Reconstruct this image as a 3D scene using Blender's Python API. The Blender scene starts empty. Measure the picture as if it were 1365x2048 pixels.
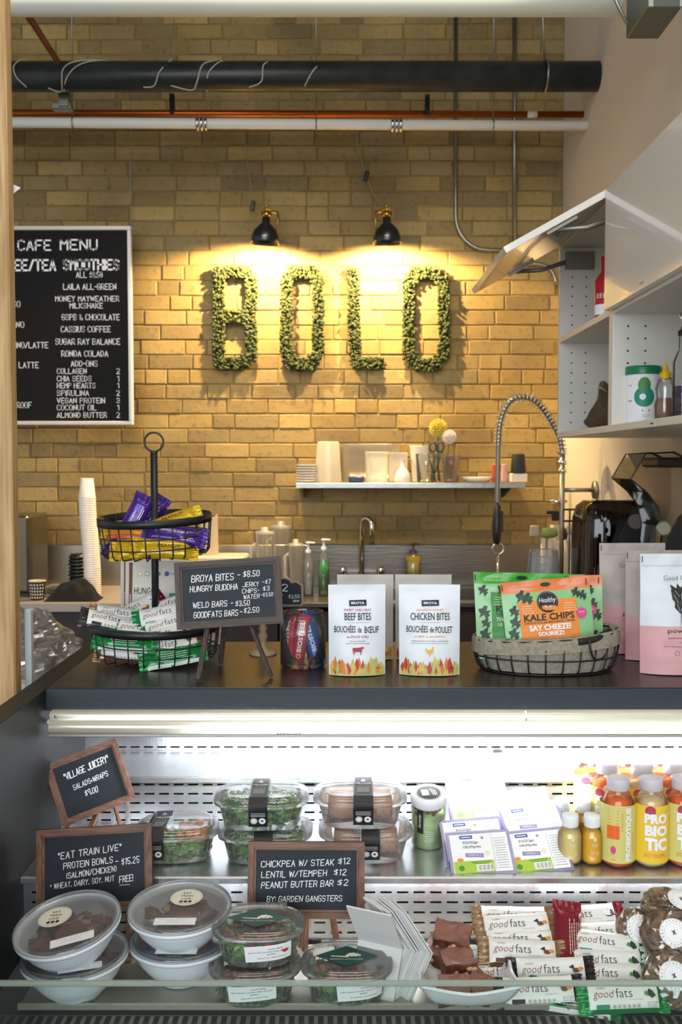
import bpy, math, random
from mathutils import Matrix, Vector, noise
R = random.Random(7)
# ---------------------------------------------------------------- camera
SC = bpy.context.scene
CH = 1.52; F = 35 * 2048 / 36.0; TH = math.atan(98 / F)
cam_d = bpy.data.cameras.new('camera'); cam = bpy.data.objects.new('camera', cam_d)
SC.collection.objects.link(cam); SC.camera = cam
cam_d.sensor_fit = 'VERTICAL'; cam_d.sensor_height = 36; cam_d.sensor_width = 24; cam_d.lens = 35
cam.location = (0, 0, CH); cam.rotation_euler = (math.pi / 2 - TH, 0, 0)
cam_d.clip_start = .05; cam_d.clip_end = 60
cam_d.dof.use_dof = True; cam_d.dof.focus_distance = 1.95; cam_d.dof.aperture_fstop = 8.0
# ---------------------------------------------------------------- world, lights, exposure
W = bpy.data.worlds.new('world'); SC.world = W; W.use_nodes = True
W.node_tree.nodes['Background'].inputs[0].default_value = (.93, .95, 1, 1)
W.node_tree.nodes['Background'].inputs[1].default_value = .42
def area(name, loc, target, sx, sy, power, col):
    l = bpy.data.lights.new(name, 'AREA'); l.shape = 'RECTANGLE'; l.size = sx; l.size_y = sy
    l.energy = power; l.color = col
    o = bpy.data.objects.new(name, l); SC.collection.objects.link(o); o.location = loc
    o.rotation_euler = (Vector(target) - Vector(loc)).to_track_quat('-Z', 'Y').to_euler(); return o
area('street_window_light', (-.8, -3.2, 2.3), (0, 2.5, 1.2), 4.5, 2.6, 165, (.86, .93, 1))
k_ = area('kitchen_track_light', (-.3, 2.75, 3.1), (-.25, 4.9, 1.35), 1.8, .25, 9, (1, .84, .62)); k_.data.spread = math.radians(62)
area('shop_ceiling_light', (.2, 1.3, 3.8), (.1, 2.2, 0), 2.0, 1.0, 20, (1, .95, .88))
SC.view_settings.view_transform = 'Standard'; SC.view_settings.look = 'None'
SC.view_settings.exposure = 0.36; SC.view_settings.gamma = 1.0; SC.view_settings.use_curve_mapping = False
# ---------------------------------------------------------------- helpers
def P(u, v, Y):
    a = u - 682.5; b = 1024 - v
    d = Vector((a, F * math.cos(TH) + b * math.sin(TH), -F * math.sin(TH) + b * math.cos(TH)))
    t = Y / d.y
    return Vector((d.x * t, Y, CH + d.z * t))
def G(u, v, z):
    p = P(u, v, 1.0); Y = (z - CH) / (p.z - CH); return P(u, v, Y)
def PX(u, v, X):
    p = P(u, v, 1.0); return P(u, v, X / p.x)
def hexc(h):
    h = h.lstrip('#'); r = [int(h[i:i + 2], 16) / 255 for i in (0, 2, 4)]
    return tuple(x / 12.92 if x <= .04045 else ((x + .055) / 1.055) ** 2.4 for x in r) + (1,)
def RX(a): return Matrix.Rotation(math.radians(a), 4, 'X')
def RY(a): return Matrix.Rotation(math.radians(a), 4, 'Y')
def RZ(a): return Matrix.Rotation(math.radians(a), 4, 'Z')
def T(*a):
    return Matrix.Translation(a[0] if len(a) == 1 else a)
MC = {}
def _bump(nt, b, scale, strength, stretch=None, detail=3):
    tc = nt.nodes.new('ShaderNodeTexCoord'); n = nt.nodes.new('ShaderNodeTexNoise'); n.inputs['Scale'].default_value = scale
    n.inputs['Detail'].default_value = detail
    if stretch:
        mp = nt.nodes.new('ShaderNodeMapping'); mp.inputs['Scale'].default_value = stretch
        nt.links.new(tc.outputs['Object'], mp.inputs[0]); nt.links.new(mp.outputs[0], n.inputs['Vector'])
    else: nt.links.new(tc.outputs['Object'], n.inputs['Vector'])
    bp = nt.nodes.new('ShaderNodeBump'); bp.inputs['Strength'].default_value = strength; bp.inputs['Distance'].default_value = .003
    nt.links.new(n.outputs['Fac'], bp.inputs['Height']); nt.links.new(bp.outputs[0], b.inputs['Normal']); return n
def mat(name, col='#808080', rough=.5, metal=0, bump=None, var=None, spec=.5, emit=None, coat=0, aniso=0, trans=0, stretch=None, alpha=None, sss=0):
    if name in MC: return MC[name]
    m = bpy.data.materials.new(name); m.use_nodes = True; nt = m.node_tree; b = nt.nodes['Principled BSDF']
    b.inputs['Base Color'].default_value = hexc(col); b.inputs['Roughness'].default_value = rough; b.inputs['Metallic'].default_value = metal
    b.inputs['Specular IOR Level'].default_value = spec; b.inputs['Coat Weight'].default_value = coat
    b.inputs['Anisotropic'].default_value = aniso; b.inputs['Transmission Weight'].default_value = trans
    if sss: b.inputs['Subsurface Weight'].default_value = sss; b.inputs['Subsurface Scale'].default_value = .02
    if emit: b.inputs['Emission Color'].default_value = hexc(emit[0]); b.inputs['Emission Strength'].default_value = emit[1]
    if alpha is not None: b.inputs['Alpha'].default_value = alpha
    if bump: _bump(nt, b, bump[0], bump[1], stretch)
    if var:  # (scale, second colour, lo, hi)
        tc = nt.nodes.new('ShaderNodeTexCoord'); n = nt.nodes.new('ShaderNodeTexNoise'); n.inputs['Scale'].default_value = var[0]; n.inputs['Detail'].default_value = 5
        src = tc.outputs['Object']
        if stretch:
            mp = nt.nodes.new('ShaderNodeMapping'); mp.inputs['Scale'].default_value = stretch
            nt.links.new(src, mp.inputs[0]); src = mp.outputs[0]
        nt.links.new(src, n.inputs['Vector'])
        r = nt.nodes.new('ShaderNodeValToRGB'); lo = var[2] if len(var) > 2 else .35; hi = var[3] if len(var) > 3 else .65
        r.color_ramp.elements[0].position = lo; r.color_ramp.elements[1].position = hi
        r.color_ramp.elements[0].color = hexc(col); r.color_ramp.elements[1].color = hexc(var[1])
        nt.links.new(n.outputs['Fac'], r.inputs[0]); nt.links.new(r.outputs[0], b.inputs['Base Color'])
    MC[name] = m; return m
def film(name, tint='#ffffff', gloss=.12, haze=0, hazecol='#ffffff', rough=.05, fres=1.45):
    """clear thin plastic or glass: transparent + fresnel gloss + a little haze"""
    if name in MC: return MC[name]
    m = bpy.data.materials.new(name); m.use_nodes = True; nt = m.node_tree; nt.nodes.remove(nt.nodes['Principled BSDF'])
    out = nt.nodes['Material Output']; tr = nt.nodes.new('ShaderNodeBsdfTransparent'); tr.inputs[0].default_value = hexc(tint)
    gl = nt.nodes.new('ShaderNodeBsdfGlossy'); gl.inputs['Roughness'].default_value = rough
    fr = nt.nodes.new('ShaderNodeFresnel'); fr.inputs[0].default_value = fres
    ad = nt.nodes.new('ShaderNodeMath'); ad.operation = 'ADD'; ad.inputs[1].default_value = gloss; nt.links.new(fr.outputs[0], ad.inputs[0]); ad.use_clamp = True
    mx = nt.nodes.new('ShaderNodeMixShader'); nt.links.new(ad.outputs[0], mx.inputs[0]); nt.links.new(tr.outputs[0], mx.inputs[1]); nt.links.new(gl.outputs[0], mx.inputs[2])
    last = mx
    if haze:
        di = nt.nodes.new('ShaderNodeBsdfDiffuse'); di.inputs[0].default_value = hexc(hazecol)
        tl = nt.nodes.new('ShaderNodeBsdfTranslucent'); tl.inputs[0].default_value = hexc(hazecol)
        m1 = nt.nodes.new('ShaderNodeMixShader'); m1.inputs[0].default_value = .5; nt.links.new(di.outputs[0], m1.inputs[1]); nt.links.new(tl.outputs[0], m1.inputs[2])
        m2 = nt.nodes.new('ShaderNodeMixShader'); m2.inputs[0].default_value = haze; nt.links.new(mx.outputs[0], m2.inputs[1]); nt.links.new(m1.outputs[0], m2.inputs[2]); last = m2
    nt.links.new(last.outputs[0], out.inputs[0]); MC[name] = m; return m
class MB:
    def __init__(s): s.v = []; s.f = []; s.m = []; s.s = []
    def add(s, vs, fs, mi=0, M=None, sm=False):
        n = len(s.v)
        s.v += [tuple(M @ Vector(p)) if M else tuple(p) for p in vs]
        for i, f in enumerate(fs):
            s.f.append(tuple(k + n for k in f)); s.m.append(mi[i] if isinstance(mi, list) else mi); s.s.append(sm)
        return s
    def box(s, c, d, M=None, mi=0):
        x, y, z = d[0] / 2, d[1] / 2, d[2] / 2
        vs = [(c[0] + a * x, c[1] + b * y, c[2] + e * z) for a in (-1, 1) for b in (-1, 1) for e in (-1, 1)]
        return s.add(vs, [(0, 1, 3, 2), (4, 6, 7, 5), (0, 4, 5, 1), (2, 3, 7, 6), (0, 2, 6, 4), (1, 5, 7, 3)], mi, M)
    def cbox(s, c, d, ch=.002, M=None, mi=0):
        h = [q / 2 for q in d]; vs = []; idx = {}
        for a in (-1, 1):
            for b in (-1, 1):
                for e in (-1, 1):
                    sg = (a, b, e)
                    for ax in range(3):
                        p = [c[k] + sg[k] * (h[k] if k == ax else h[k] - ch) for k in range(3)]
                        idx[(a, b, e, ax)] = len(vs); vs.append(p)
        fs = []
        for ax in range(3):
            o = [k for k in range(3) if k != ax]
            for sg in (-1, 1):
                q = []
                for (p1, p2) in ((-1, -1), (1, -1), (1, 1), (-1, 1)):
                    k = [0, 0, 0]; k[ax] = sg; k[o[0]] = p1; k[o[1]] = p2; q.append(idx[(k[0], k[1], k[2], ax)])
                if (sg > 0) == (ax == 1): q.reverse()
                fs.append(tuple(q))
        for ax in range(3):      # edges along ax
            o = [k for k in range(3) if k != ax]
            for p1 in (-1, 1):
                for p2 in (-1, 1):
                    k0 = [0, 0, 0]; k1 = [0, 0, 0]; k0[ax] = -1; k1[ax] = 1; k0[o[0]] = k1[o[0]] = p1; k0[o[1]] = k1[o[1]] = p2
                    q = [idx[(*k0, o[0])], idx[(*k1, o[0])], idx[(*k1, o[1])], idx[(*k0, o[1])]]
                    if p1 * p2 * (1 if ax != 1 else -1) < 0: q.reverse()
                    fs.append(tuple(q))
        for a in (-1, 1):
            for b in (-1, 1):
                for e in (-1, 1):
                    q = [idx[(a, b, e, k)] for k in range(3)]
                    if a * b * e < 0: q.reverse()
                    fs.append(tuple(q))
        return s.add(vs, fs, mi, M)
    def tube(s, pts, r, n=8, closed=False, caps=True, mi=0, M=None, sm=True):
        pts = [Vector(p) for p in pts]; N = len(pts); vs = []; prev = None
        for i, p in enumerate(pts):
            if closed: t = pts[(i + 1) % N] - pts[i - 1]
            else: t = pts[min(i + 1, N - 1)] - pts[max(i - 1, 0)]
            t.normalize()
            if prev is None:
                u = t.cross(Vector((0, 0, 1)) if abs(t.z) < .9 else Vector((1, 0, 0))).normalized()
            else: u = (prev - t * prev.dot(t)).normalized()
            prev = u; w = t.cross(u); rr = r[i] if isinstance(r, (list, tuple)) else r
            for k in range(n):
                a = 2 * math.pi * (k + .5) / n; vs.append(p + (u * math.cos(a) + w * math.sin(a)) * rr)
        fs = []
        for i in range(N if closed else N - 1):
            j = (i + 1) % N
            for k in range(n): fs.append((i * n + k, i * n + (k + 1) % n, j * n + (k + 1) % n, j * n + k))
        if caps and not closed: fs += [tuple(range(n))[::-1], tuple((N - 1) * n + k for k in range(n))]
        return s.add(vs, fs, mi, M, sm)
    def lathe(s, prof, n=24, M=None, mi=0, sm=True, ex=None):
        """prof: (r,z[,mat]); ex: superellipse (kx,ky,power)"""
        vs = []; fs = []; ms = []
        for p in prof:
            for k in range(n):
                a = 2 * math.pi * k / n; c, d = math.cos(a), math.sin(a)
                if ex:
                    q = (abs(c) ** ex[2] + abs(d) ** ex[2]) ** (-1 / ex[2]); c *= q * ex[0]; d *= q * ex[1]
                vs.append((p[0] * c, p[0] * d, p[1]))
        for i in range(len(prof) - 1):
            for k in range(n):
                fs.append((i * n + k, i * n + (k + 1) % n, (i + 1) * n + (k + 1) % n, (i + 1) * n + k)); ms.append(prof[i][2] if len(prof[i]) > 2 else mi)
        return s.add(vs, fs, ms, M, sm)
    def grid(s, fn, nu, nv, mi=0, M=None, sm=True, cu=False):
        vs = [fn(i / nu, j / nv) for j in range(nv + 1) for i in range(nu if cu else nu + 1)]
        w = nu if cu else nu + 1; fs = []; ms = []
        for j in range(nv):
            for i in range(nu):
                k = (i + 1) % w if cu else i + 1
                fs.append((j * w + i, j * w + k, (j + 1) * w + k, (j + 1) * w + i)); ms.append(mi((i + .5) / nu, (j + .5) / nv) if callable(mi) else mi)
        return s.add(vs, fs, ms, M, sm)
    def prism(s, poly, h0, h1, M=None, mi=0):
        n = len(poly); vs = [(x, y, h0) for x, y in poly] + [(x, y, h1) for x, y in poly]
        fs = [tuple(range(n))[::-1], tuple(range(n, 2 * n))] + [(k, (k + 1) % n, (k + 1) % n + n, k + n) for k in range(n)]
        return s.add(vs, fs, mi, M)
    def blob(s, c, rad, n=8, amp=.2, seed=0, M=None, mi=0, sm=True, fq=2.0):
        c = Vector(c); rad = Vector((rad,) * 3) if not isinstance(rad, (tuple, list, Vector)) else Vector(rad)
        o = Vector((seed * 3.1, seed * 1.7, seed * .9))
        def fn(u, v):
            a = 2 * math.pi * u; b = math.pi * (v - .5); d = Vector((math.cos(a) * math.cos(b), math.sin(a) * math.cos(b), math.sin(b)))
            k = 1 + amp * noise.noise(d * fq + o); return c + Vector((d.x * rad.x, d.y * rad.y, d.z * rad.z)) * k
        return s.grid(fn, n, max(4, n * 2 // 3), mi, M, sm, True)
def mesh(name, mb, mats):
    me = bpy.data.meshes.new(name); me.from_pydata(mb.v, [], mb.f)
    for m in (mats if isinstance(mats, (list, tuple)) else [mats]): me.materials.append(m)
    me.polygons.foreach_set('material_index', mb.m); me.polygons.foreach_set('use_smooth', mb.s); me.update(); return me
def obj(name, mb, mats, parent=None, M=None, kind=None, label=None, world=True):
    me = mb if isinstance(mb, bpy.types.Mesh) else mesh(name, mb, mats)
    o = bpy.data.objects.new(name, me); SC.collection.objects.link(o)
    if parent:
        o.parent = parent
        if world and M is None:
            r = parent
            off = Vector(r.location)
            if r.parent: off = off + Vector(r.parent.location)
            if off.length > 0 and not r.get('local') and not (r.parent and r.parent.get('local')): me.transform(Matrix.Translation(-off))
    if M is not None: o.matrix_local = M
    if kind: o['kind'] = kind
    if label: o['label'] = label
    return o
def tag(o, label, cat, group=None):
    o['label'] = label; o['category'] = cat
    if group: o['group'] = group
    return o
def thing(name, label, cat, loc=(0, 0, 0), M=None, group=None, local=False):
    o = bpy.data.objects.new(name, None); SC.collection.objects.link(o); o.empty_display_size = .05
    if M is not None: o.matrix_world = M; o['local'] = 1
    else: o.location = loc
    if local: o['local'] = 1
    return tag(o, label, cat, group)
def solo(name, mb, mats, label, cat, group=None, M=None, base=None):
    me = mb if isinstance(mb, bpy.types.Mesh) else mesh(name, mb, mats)
    o = bpy.data.objects.new(name, me); SC.collection.objects.link(o)
    if base is not None: me.transform(Matrix.Translation(-Vector(base))); o.location = base
    if M is not None: o.matrix_world = M
    return tag(o, label, cat, group)
def struct(name, mb, mats, parent=None):
    o = obj(name, mb, mats, parent)
    if not parent: o['kind'] = 'structure'
    return o
def dup(root, M, label=None, group=None):
    r = root.copy(); SC.collection.objects.link(r); r.matrix_world = M
    if label: r['label'] = label
    if group: r['group'] = group
    for ch in list(root.children):
        c = ch.copy(); SC.collection.objects.link(c); c.parent = r
        for g in ch.children:
            d = g.copy(); SC.collection.objects.link(d); d.parent = c
    return r
ORD = ['first', 'second', 'third', 'fourth', 'fifth', 'sixth', 'seventh', 'eighth', 'ninth', 'tenth', 'eleventh', 'twelfth', 'thirteenth']
def smooth(pts, k=6):
    pts = [Vector(p) for p in pts]
    out = []
    for i in range(len(pts) - 1):
        p0, p1, p2, p3 = pts[max(i - 1, 0)], pts[i], pts[i + 1], pts[min(i + 2, len(pts) - 1)]
        for j in range(k):
            t = j / k; out.append(.5 * ((2 * p1) + (p2 - p0) * t + (2 * p0 - 5 * p1 + 4 * p2 - p3) * t * t + (3 * p1 - p0 - 3 * p2 + p3) * t ** 3))
    return out + [pts[-1]]
def arc(c, r, a0, a1, n, ax='xz'):
    o = []
    for i in range(n + 1):
        a = math.radians(a0 + (a1 - a0) * i / n); q = (math.cos(a) * r, math.sin(a) * r)
        o.append(Vector(c) + (Vector((q[0], 0, q[1])) if ax == 'xz' else Vector((q[0], q[1], 0)) if ax == 'xy' else Vector((0, q[0], q[1]))))
    return o
# ---- writing: outline text and a single-stroke hand
TC = {}
def outline(s, bold=0, shear=0):
    k = (s, bold, shear)
    if k not in TC:
        c = bpy.data.curves.new('t', 'FONT'); c.body = s; c.resolution_u = 2; c.offset = bold; c.shear = shear
        o = bpy.data.objects.new('t', c); m = bpy.data.meshes.new_from_object(o)
        TC[k] = ([tuple(v.co[:2]) for v in m.vertices], [tuple(p.vertices) for p in m.polygons])
        bpy.data.objects.remove(o); bpy.data.meshes.remove(m); bpy.data.curves.remove(c)
    return TC[k]
GL = dict(A='00 26 40;12 32', B='00 06 36 45 44 33 03;33 42 41 30 00', C='45 36 16 05 01 10 30 41', D='00 06 26 44 42 20 00', E='46 06 00 40;03 33',
 F='46 06 00;03 33', G='45 36 16 05 01 10 30 41 43 23', H='06 00;46 40;03 43', I='06 00', J='46 41 30 10 01', K='06 00;46 02;13 40', L='06 00 40',
 M='00 06 23 46 40', N='00 06 40 46', O='16 05 01 10 30 41 45 36 16', P='00 06 36 45 44 33 03', Q='16 05 01 10 30 41 45 36 16;22 40',
 R='00 06 36 45 44 33 03;23 40', S='45 36 16 05 04 13 33 42 41 30 10 01', T='06 46;26 20', U='06 01 10 30 41 46', V='06 20 46', W='06 10 25 40 56',
 X='06 40;00 46', Y='06 23 46;23 20', Z='06 46 00 40')
GL.update({'0': '16 05 01 10 20 31 35 26 16', '1': '05 16 10', '2': '05 16 26 35 34 00 30', '3': '05 16 26 35 34 23 32 31 20 10 01;13 23', '4': '20 26 02 32',
 '5': '36 06 03 23 32 31 20 10 01', '6': '26 03 01 10 20 31 32 23 03', '7': '06 36 10', '8': '13 04 05 16 26 35 34 23 13 02 01 10 20 31 32 23',
 '9': '33 13 04 05 16 26 35 30', '$': '35 15 04 13 23 32 21 01;26 20', '.': '00 01', ',': '11 00', "'": '06 05', '"': '06 04;16 14', '-': '03 23', '/': '00 36',
 '+': '02 22;13 11', '(': '26 15 11 20', ')': '06 15 11 00', '!': '06 02;00 01', '&': '40 04 05 16 25 02 01 10 20 42', '*': '04 24;15 13', ':': '01 02;04 05', '#': '13 33;14 34'})
def strokes(s, wob=0, seed=1):
    rr = random.Random(seed); x = 0; out = []
    for ch in s:
        if ch == ' ': x += 3.2; continue
        mx = 0
        for st in GL[ch].split(';'):
            pts = []
            for q in st.split():
                a, b = int(q[0]), int(q[1]); mx = max(mx, a)
                pts.append((x + a + rr.uniform(-wob, wob), b + rr.uniform(-wob, wob)))
            out.append(pts)
        x += mx + 1.7
    return out, x - 1.7
def decal(items, fn, mats, off0=.0004, mb=None):
    """items laid out on a surface fn(x, y, off) -> point.  't' outline text, 'c' stroke text, 'r' rect, 'e' ellipse, 'p' polygon, 'o' ring"""
    mb = mb or MB(); names = list(mats)
    for n, it in enumerate(items):
        k = it[0]; off = off0 + n * .00003 + (.0004 if k in 'tc' else 0); mi = names.index(it[1]); vs = []; fs = []
        if k == 't':     # t, mat, text, cx, cy, w, h, opts
            o = it[7] if len(it) > 7 else {}
            V, Fs = outline(it[2], o.get('bold', 0), o.get('shear', 0))
            if not V: continue
            x0 = min(v[0] for v in V); x1 = max(v[0] for v in V); y0 = min(v[1] for v in V); y1 = max(v[1] for v in V)
            sx = it[5] / max(x1 - x0, 1e-6); sy = it[6] / max(y1 - y0, 1e-6); a = math.radians(o.get('rot', 0)); ca, sa = math.cos(a), math.sin(a)
            for v in V:
                x = (v[0] - (x0 + x1) / 2) * sx; y = (v[1] - (y0 + y1) / 2) * sy
                vs.append(fn(it[3] + x * ca - y * sa, it[4] + x * sa + y * ca, off))
            fs = Fs
        elif k == 'c':   # c, mat, text, cx, cy, w, h, opts(th, wob, rot)
            o = it[7] if len(it) > 7 else {}
            S, wd = strokes(it[2], o.get('wob', 0), n + 3); sx = it[5] / wd; sy = it[6] / 6; th = o.get('th', it[6] * .09)
            a = math.radians(o.get('rot', 0)); ca, sa = math.cos(a), math.sin(a); sh = o.get('shear', 0)
            for st in S:
                pp = [((p[0] - wd / 2) * sx + (p[1] - 3) * sy * sh, (p[1] - 3) * sy) for p in st]
                pp = [(it[3] + x * ca - y * sa, it[4] + x * sa + y * ca) for x, y in pp]
                for p, q in zip(pp, pp[1:]):
                    dx, dy = q[0] - p[0], q[1] - p[1]; L = math.hypot(dx, dy) or 1e-6; dx /= L; dy /= L; e = th * .45
                    b = len(vs); nx, ny = -dy * th / 2, dx * th / 2
                    ax, ay = p[0] - dx * e, p[1] - dy * e; bx, by = q[0] + dx * e, q[1] + dy * e
                    vs += [fn(ax + nx * .6, ay + ny * .6, off), fn(ax - nx * .6, ay - ny * .6, off), fn(p[0] - nx, p[1] - ny, off), fn(q[0] - nx, q[1] - ny, off),
                           fn(bx - nx * .6, by - ny * .6, off), fn(bx + nx * .6, by + ny * .6, off), fn(q[0] + nx, q[1] + ny, off), fn(p[0] + nx, p[1] + ny, off)]
                    fs.append(tuple(range(b, b + 8)))
        elif k == 'r':   # r, mat, cx, cy, w, h, rot
            a = math.radians(it[6] if len(it) > 6 else 0); ca, sa = math.cos(a), math.sin(a); nu = max(1, int(it[4] / .012)); nv = max(1, int(it[5] / .012))
            for j in range(nv + 1):
                for i in range(nu + 1):
                    x = (i / nu - .5) * it[4]; y = (j / nv - .5) * it[5]; vs.append(fn(it[2] + x * ca - y * sa, it[3] + x * sa + y * ca, off))
            fs = [(j * (nu + 1) + i, j * (nu + 1) + i + 1, (j + 1) * (nu + 1) + i + 1, (j + 1) * (nu + 1) + i) for j in range(nv) for i in range(nu)]
        elif k == 'e':   # e, mat, cx, cy, rx, ry
            N = 20; vs = [fn(it[2], it[3], off)]
            rings = 4 if it[4] > .015 else 2
            for q in range(1, rings + 1):
                vs += [fn(it[2] + it[4] * q / rings * math.cos(6.2832 * i / N), it[3] + it[5] * q / rings * math.sin(6.2832 * i / N), off) for i in range(N)]
            fs = [(0, 1 + i, 1 + (i + 1) % N) for i in range(N)]
            fs += [(1 + N * q + i, 1 + N * (q + 1) + i, 1 + N * (q + 1) + (i + 1) % N, 1 + N * q + (i + 1) % N) for q in range(rings - 1) for i in range(N)]
        elif k == 'o':   # o, mat, cx, cy, r, thickness
            N = 20
            for rr in (it[4] - it[5], it[4]):
                vs += [fn(it[2] + rr * math.cos(6.2832 * i / N), it[3] + rr * math.sin(6.2832 * i / N), off) for i in range(N)]
            fs = [(i, (i + 1) % N, N + (i + 1) % N, N + i) for i in range(N)]
        elif k == 'p':
            vs = [fn(x, y, off) for x, y in it[2]]; fs = [tuple(range(len(vs)))]
        mb.add(vs, fs, mi)
    return mb
def tiny(mt, cx, cy, w, rows, pitch, seed=0, th=.0012):
    """rows of very small print, as broken dashes"""
    rr = random.Random(seed); out = []
    for k in range(rows):
        x = -w / 2 * rr.uniform(.75, 1); e = -x
        while x < e:
            l = rr.uniform(.002, .006); out.append(('r', mt, cx + x + l / 2, cy - k * pitch, l, th)); x += l + .0012
    return out
# ---------------------------------------------------------------- materials
STEEL = mat('stainless_steel', '#dcdee0', .27, .9, (6, .09), stretch=(60, 2, 2))
CHROME = mat('chrome', '#dcdcda', .12, 1)
GALV = mat('galvanised', '#9a9a90', .4, 1, (30, .2))
BLACKM = mat('black_metal', '#17191b', .42, 0, (60, .1))
WHITEP = mat('white_plastic', '#eef0f2', .35)
LAMI = mat('black_laminate', '#26211d', .33, 0, (90, .12), var=(20, '#2e2823'))
FASC = mat('dark_fascia', '#2a343b', .45, 0, (200, .12))
PAINTW = mat('cabinet_white', '#dedad0', .4)
WALLP = mat('wall_paint', '#cfc5b4', .8, 0, (25, .12))
CLEAR = film('clear_plastic', '#fbfdfd', .05, .05)
CLEAR2 = film('clear_container', '#fafcfc', .07, .10, rough=.08)
GLASS = film('glass', '#fbfdfc', .03, .03, '#f4f6f4', rough=.04, fres=1.3)
FROST = film('frosted_plastic', '#f5f3ee', .05, .45, '#f4f2ec', rough=.3)
CHALK = mat('chalk_marker', '#eef4f6', .9)
SLATE = mat('slate', '#11181f', .55, 0, (12, .15), var=(5, '#1b242c'), spec=.35)
def wood(name, a, b, rough=.55): return mat(name, a, rough, 0, (12, .25), var=(9, b, .38, .62), stretch=(1, 1, 14))
WOODH = mat('brown_wood_h', '#5a3b28', .5, 0, (10, .25), var=(9, '#8a6045', .35, .7), stretch=(1.5, 18, 18))
WOODV = mat('brown_wood_v', '#5a3b28', .5, 0, (10, .25), var=(9, '#85593d', .35, .7), stretch=(18, 18, 1.5))
GREYH = mat('grey_wood_h', '#3b322c', .6, 0, (10, .3), var=(9, '#57493f', .35, .7), stretch=(1.5, 18, 18))
GREYV = mat('grey_wood_v', '#3b322c', .6, 0, (10, .3), var=(9, '#5b4a3f', .35, .7), stretch=(18, 18, 1.5))
PINE = mat('pine_post', '#a07c4c', .7, 0, (14, .6), var=(7, '#cfae7c', .3, .7), stretch=(14, 14, .7))
INK = dict(white=mat('ink_white', '#f4f5f5', .6), black=mat('ink_black', '#232427', .6), red=mat('ink_red', '#b23a4c', .6), maroon=mat('ink_maroon', '#84233d', .5),
  orange=mat('ink_orange', '#e98d3c', .6), teal=mat('ink_teal', '#1f8d74', .5), green=mat('ink_green', '#3d8d3a', .5), dgreen=mat('ink_dark_green', '#20382a', .5),
  kale=mat('ink_kale', '#2c4b33', .5, var=(60, '#1d3324')), lime=mat('ink_lime', '#a9c63f', .5), blue=mat('ink_blue', '#2c4da3', .5), purple=mat('ink_purple', '#8f86bd', .5), pink=mat('ink_pink', '#d94a86', .5),
  grey=mat('ink_grey', '#8b8d90', .6), brown=mat('ink_brown', '#6b3f22', .6), yellow=mat('ink_yellow', '#ecb744', .5), cream=mat('ink_cream', '#e9e4cf', .6),
  flame1=mat('ink_flame_red', '#c2473c', .6), flame2=mat('ink_flame_yellow', '#d8c263', .6), flame3=mat('ink_flame_orange', '#e0863a', .6), flame4=mat('ink_flame_green', '#b9c070', .6))
def inks(items, base=None):
    used = []
    for i in items:
        if i[1] not in used: used.append(i[1])
    return {k: INK[k] for k in used} or {'black': INK['black']}
def printed(name, items, fn, parent, world=True, off0=.0004):
    d = inks(items); mb = decal(items, fn, d, off0); return obj(name, mb, list(d.values()), parent, world=world)
# ---------------------------------------------------------------- room shell
YW = 4.9; XR = P(1121, 900, YW).x; CT = P(0, 1375, 2.0).z
mb = MB().box((-.5, .9, -.05), (9, 9, .1)); struct('floor', mb, mat('floor_concrete', '#6d675f', .6, 0, (8, .2)))
mb = MB().box((-.5, 1.0, 4.45), (9, 9, .1)); struct('ceiling', mb, mat('ceiling_paint', '#8c8577', .9))
mb = MB().box((XR + .05, 1.9, 2.2), (.1, 6.2, 4.6)); struct('wall_right', mb, WALLP)
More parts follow.
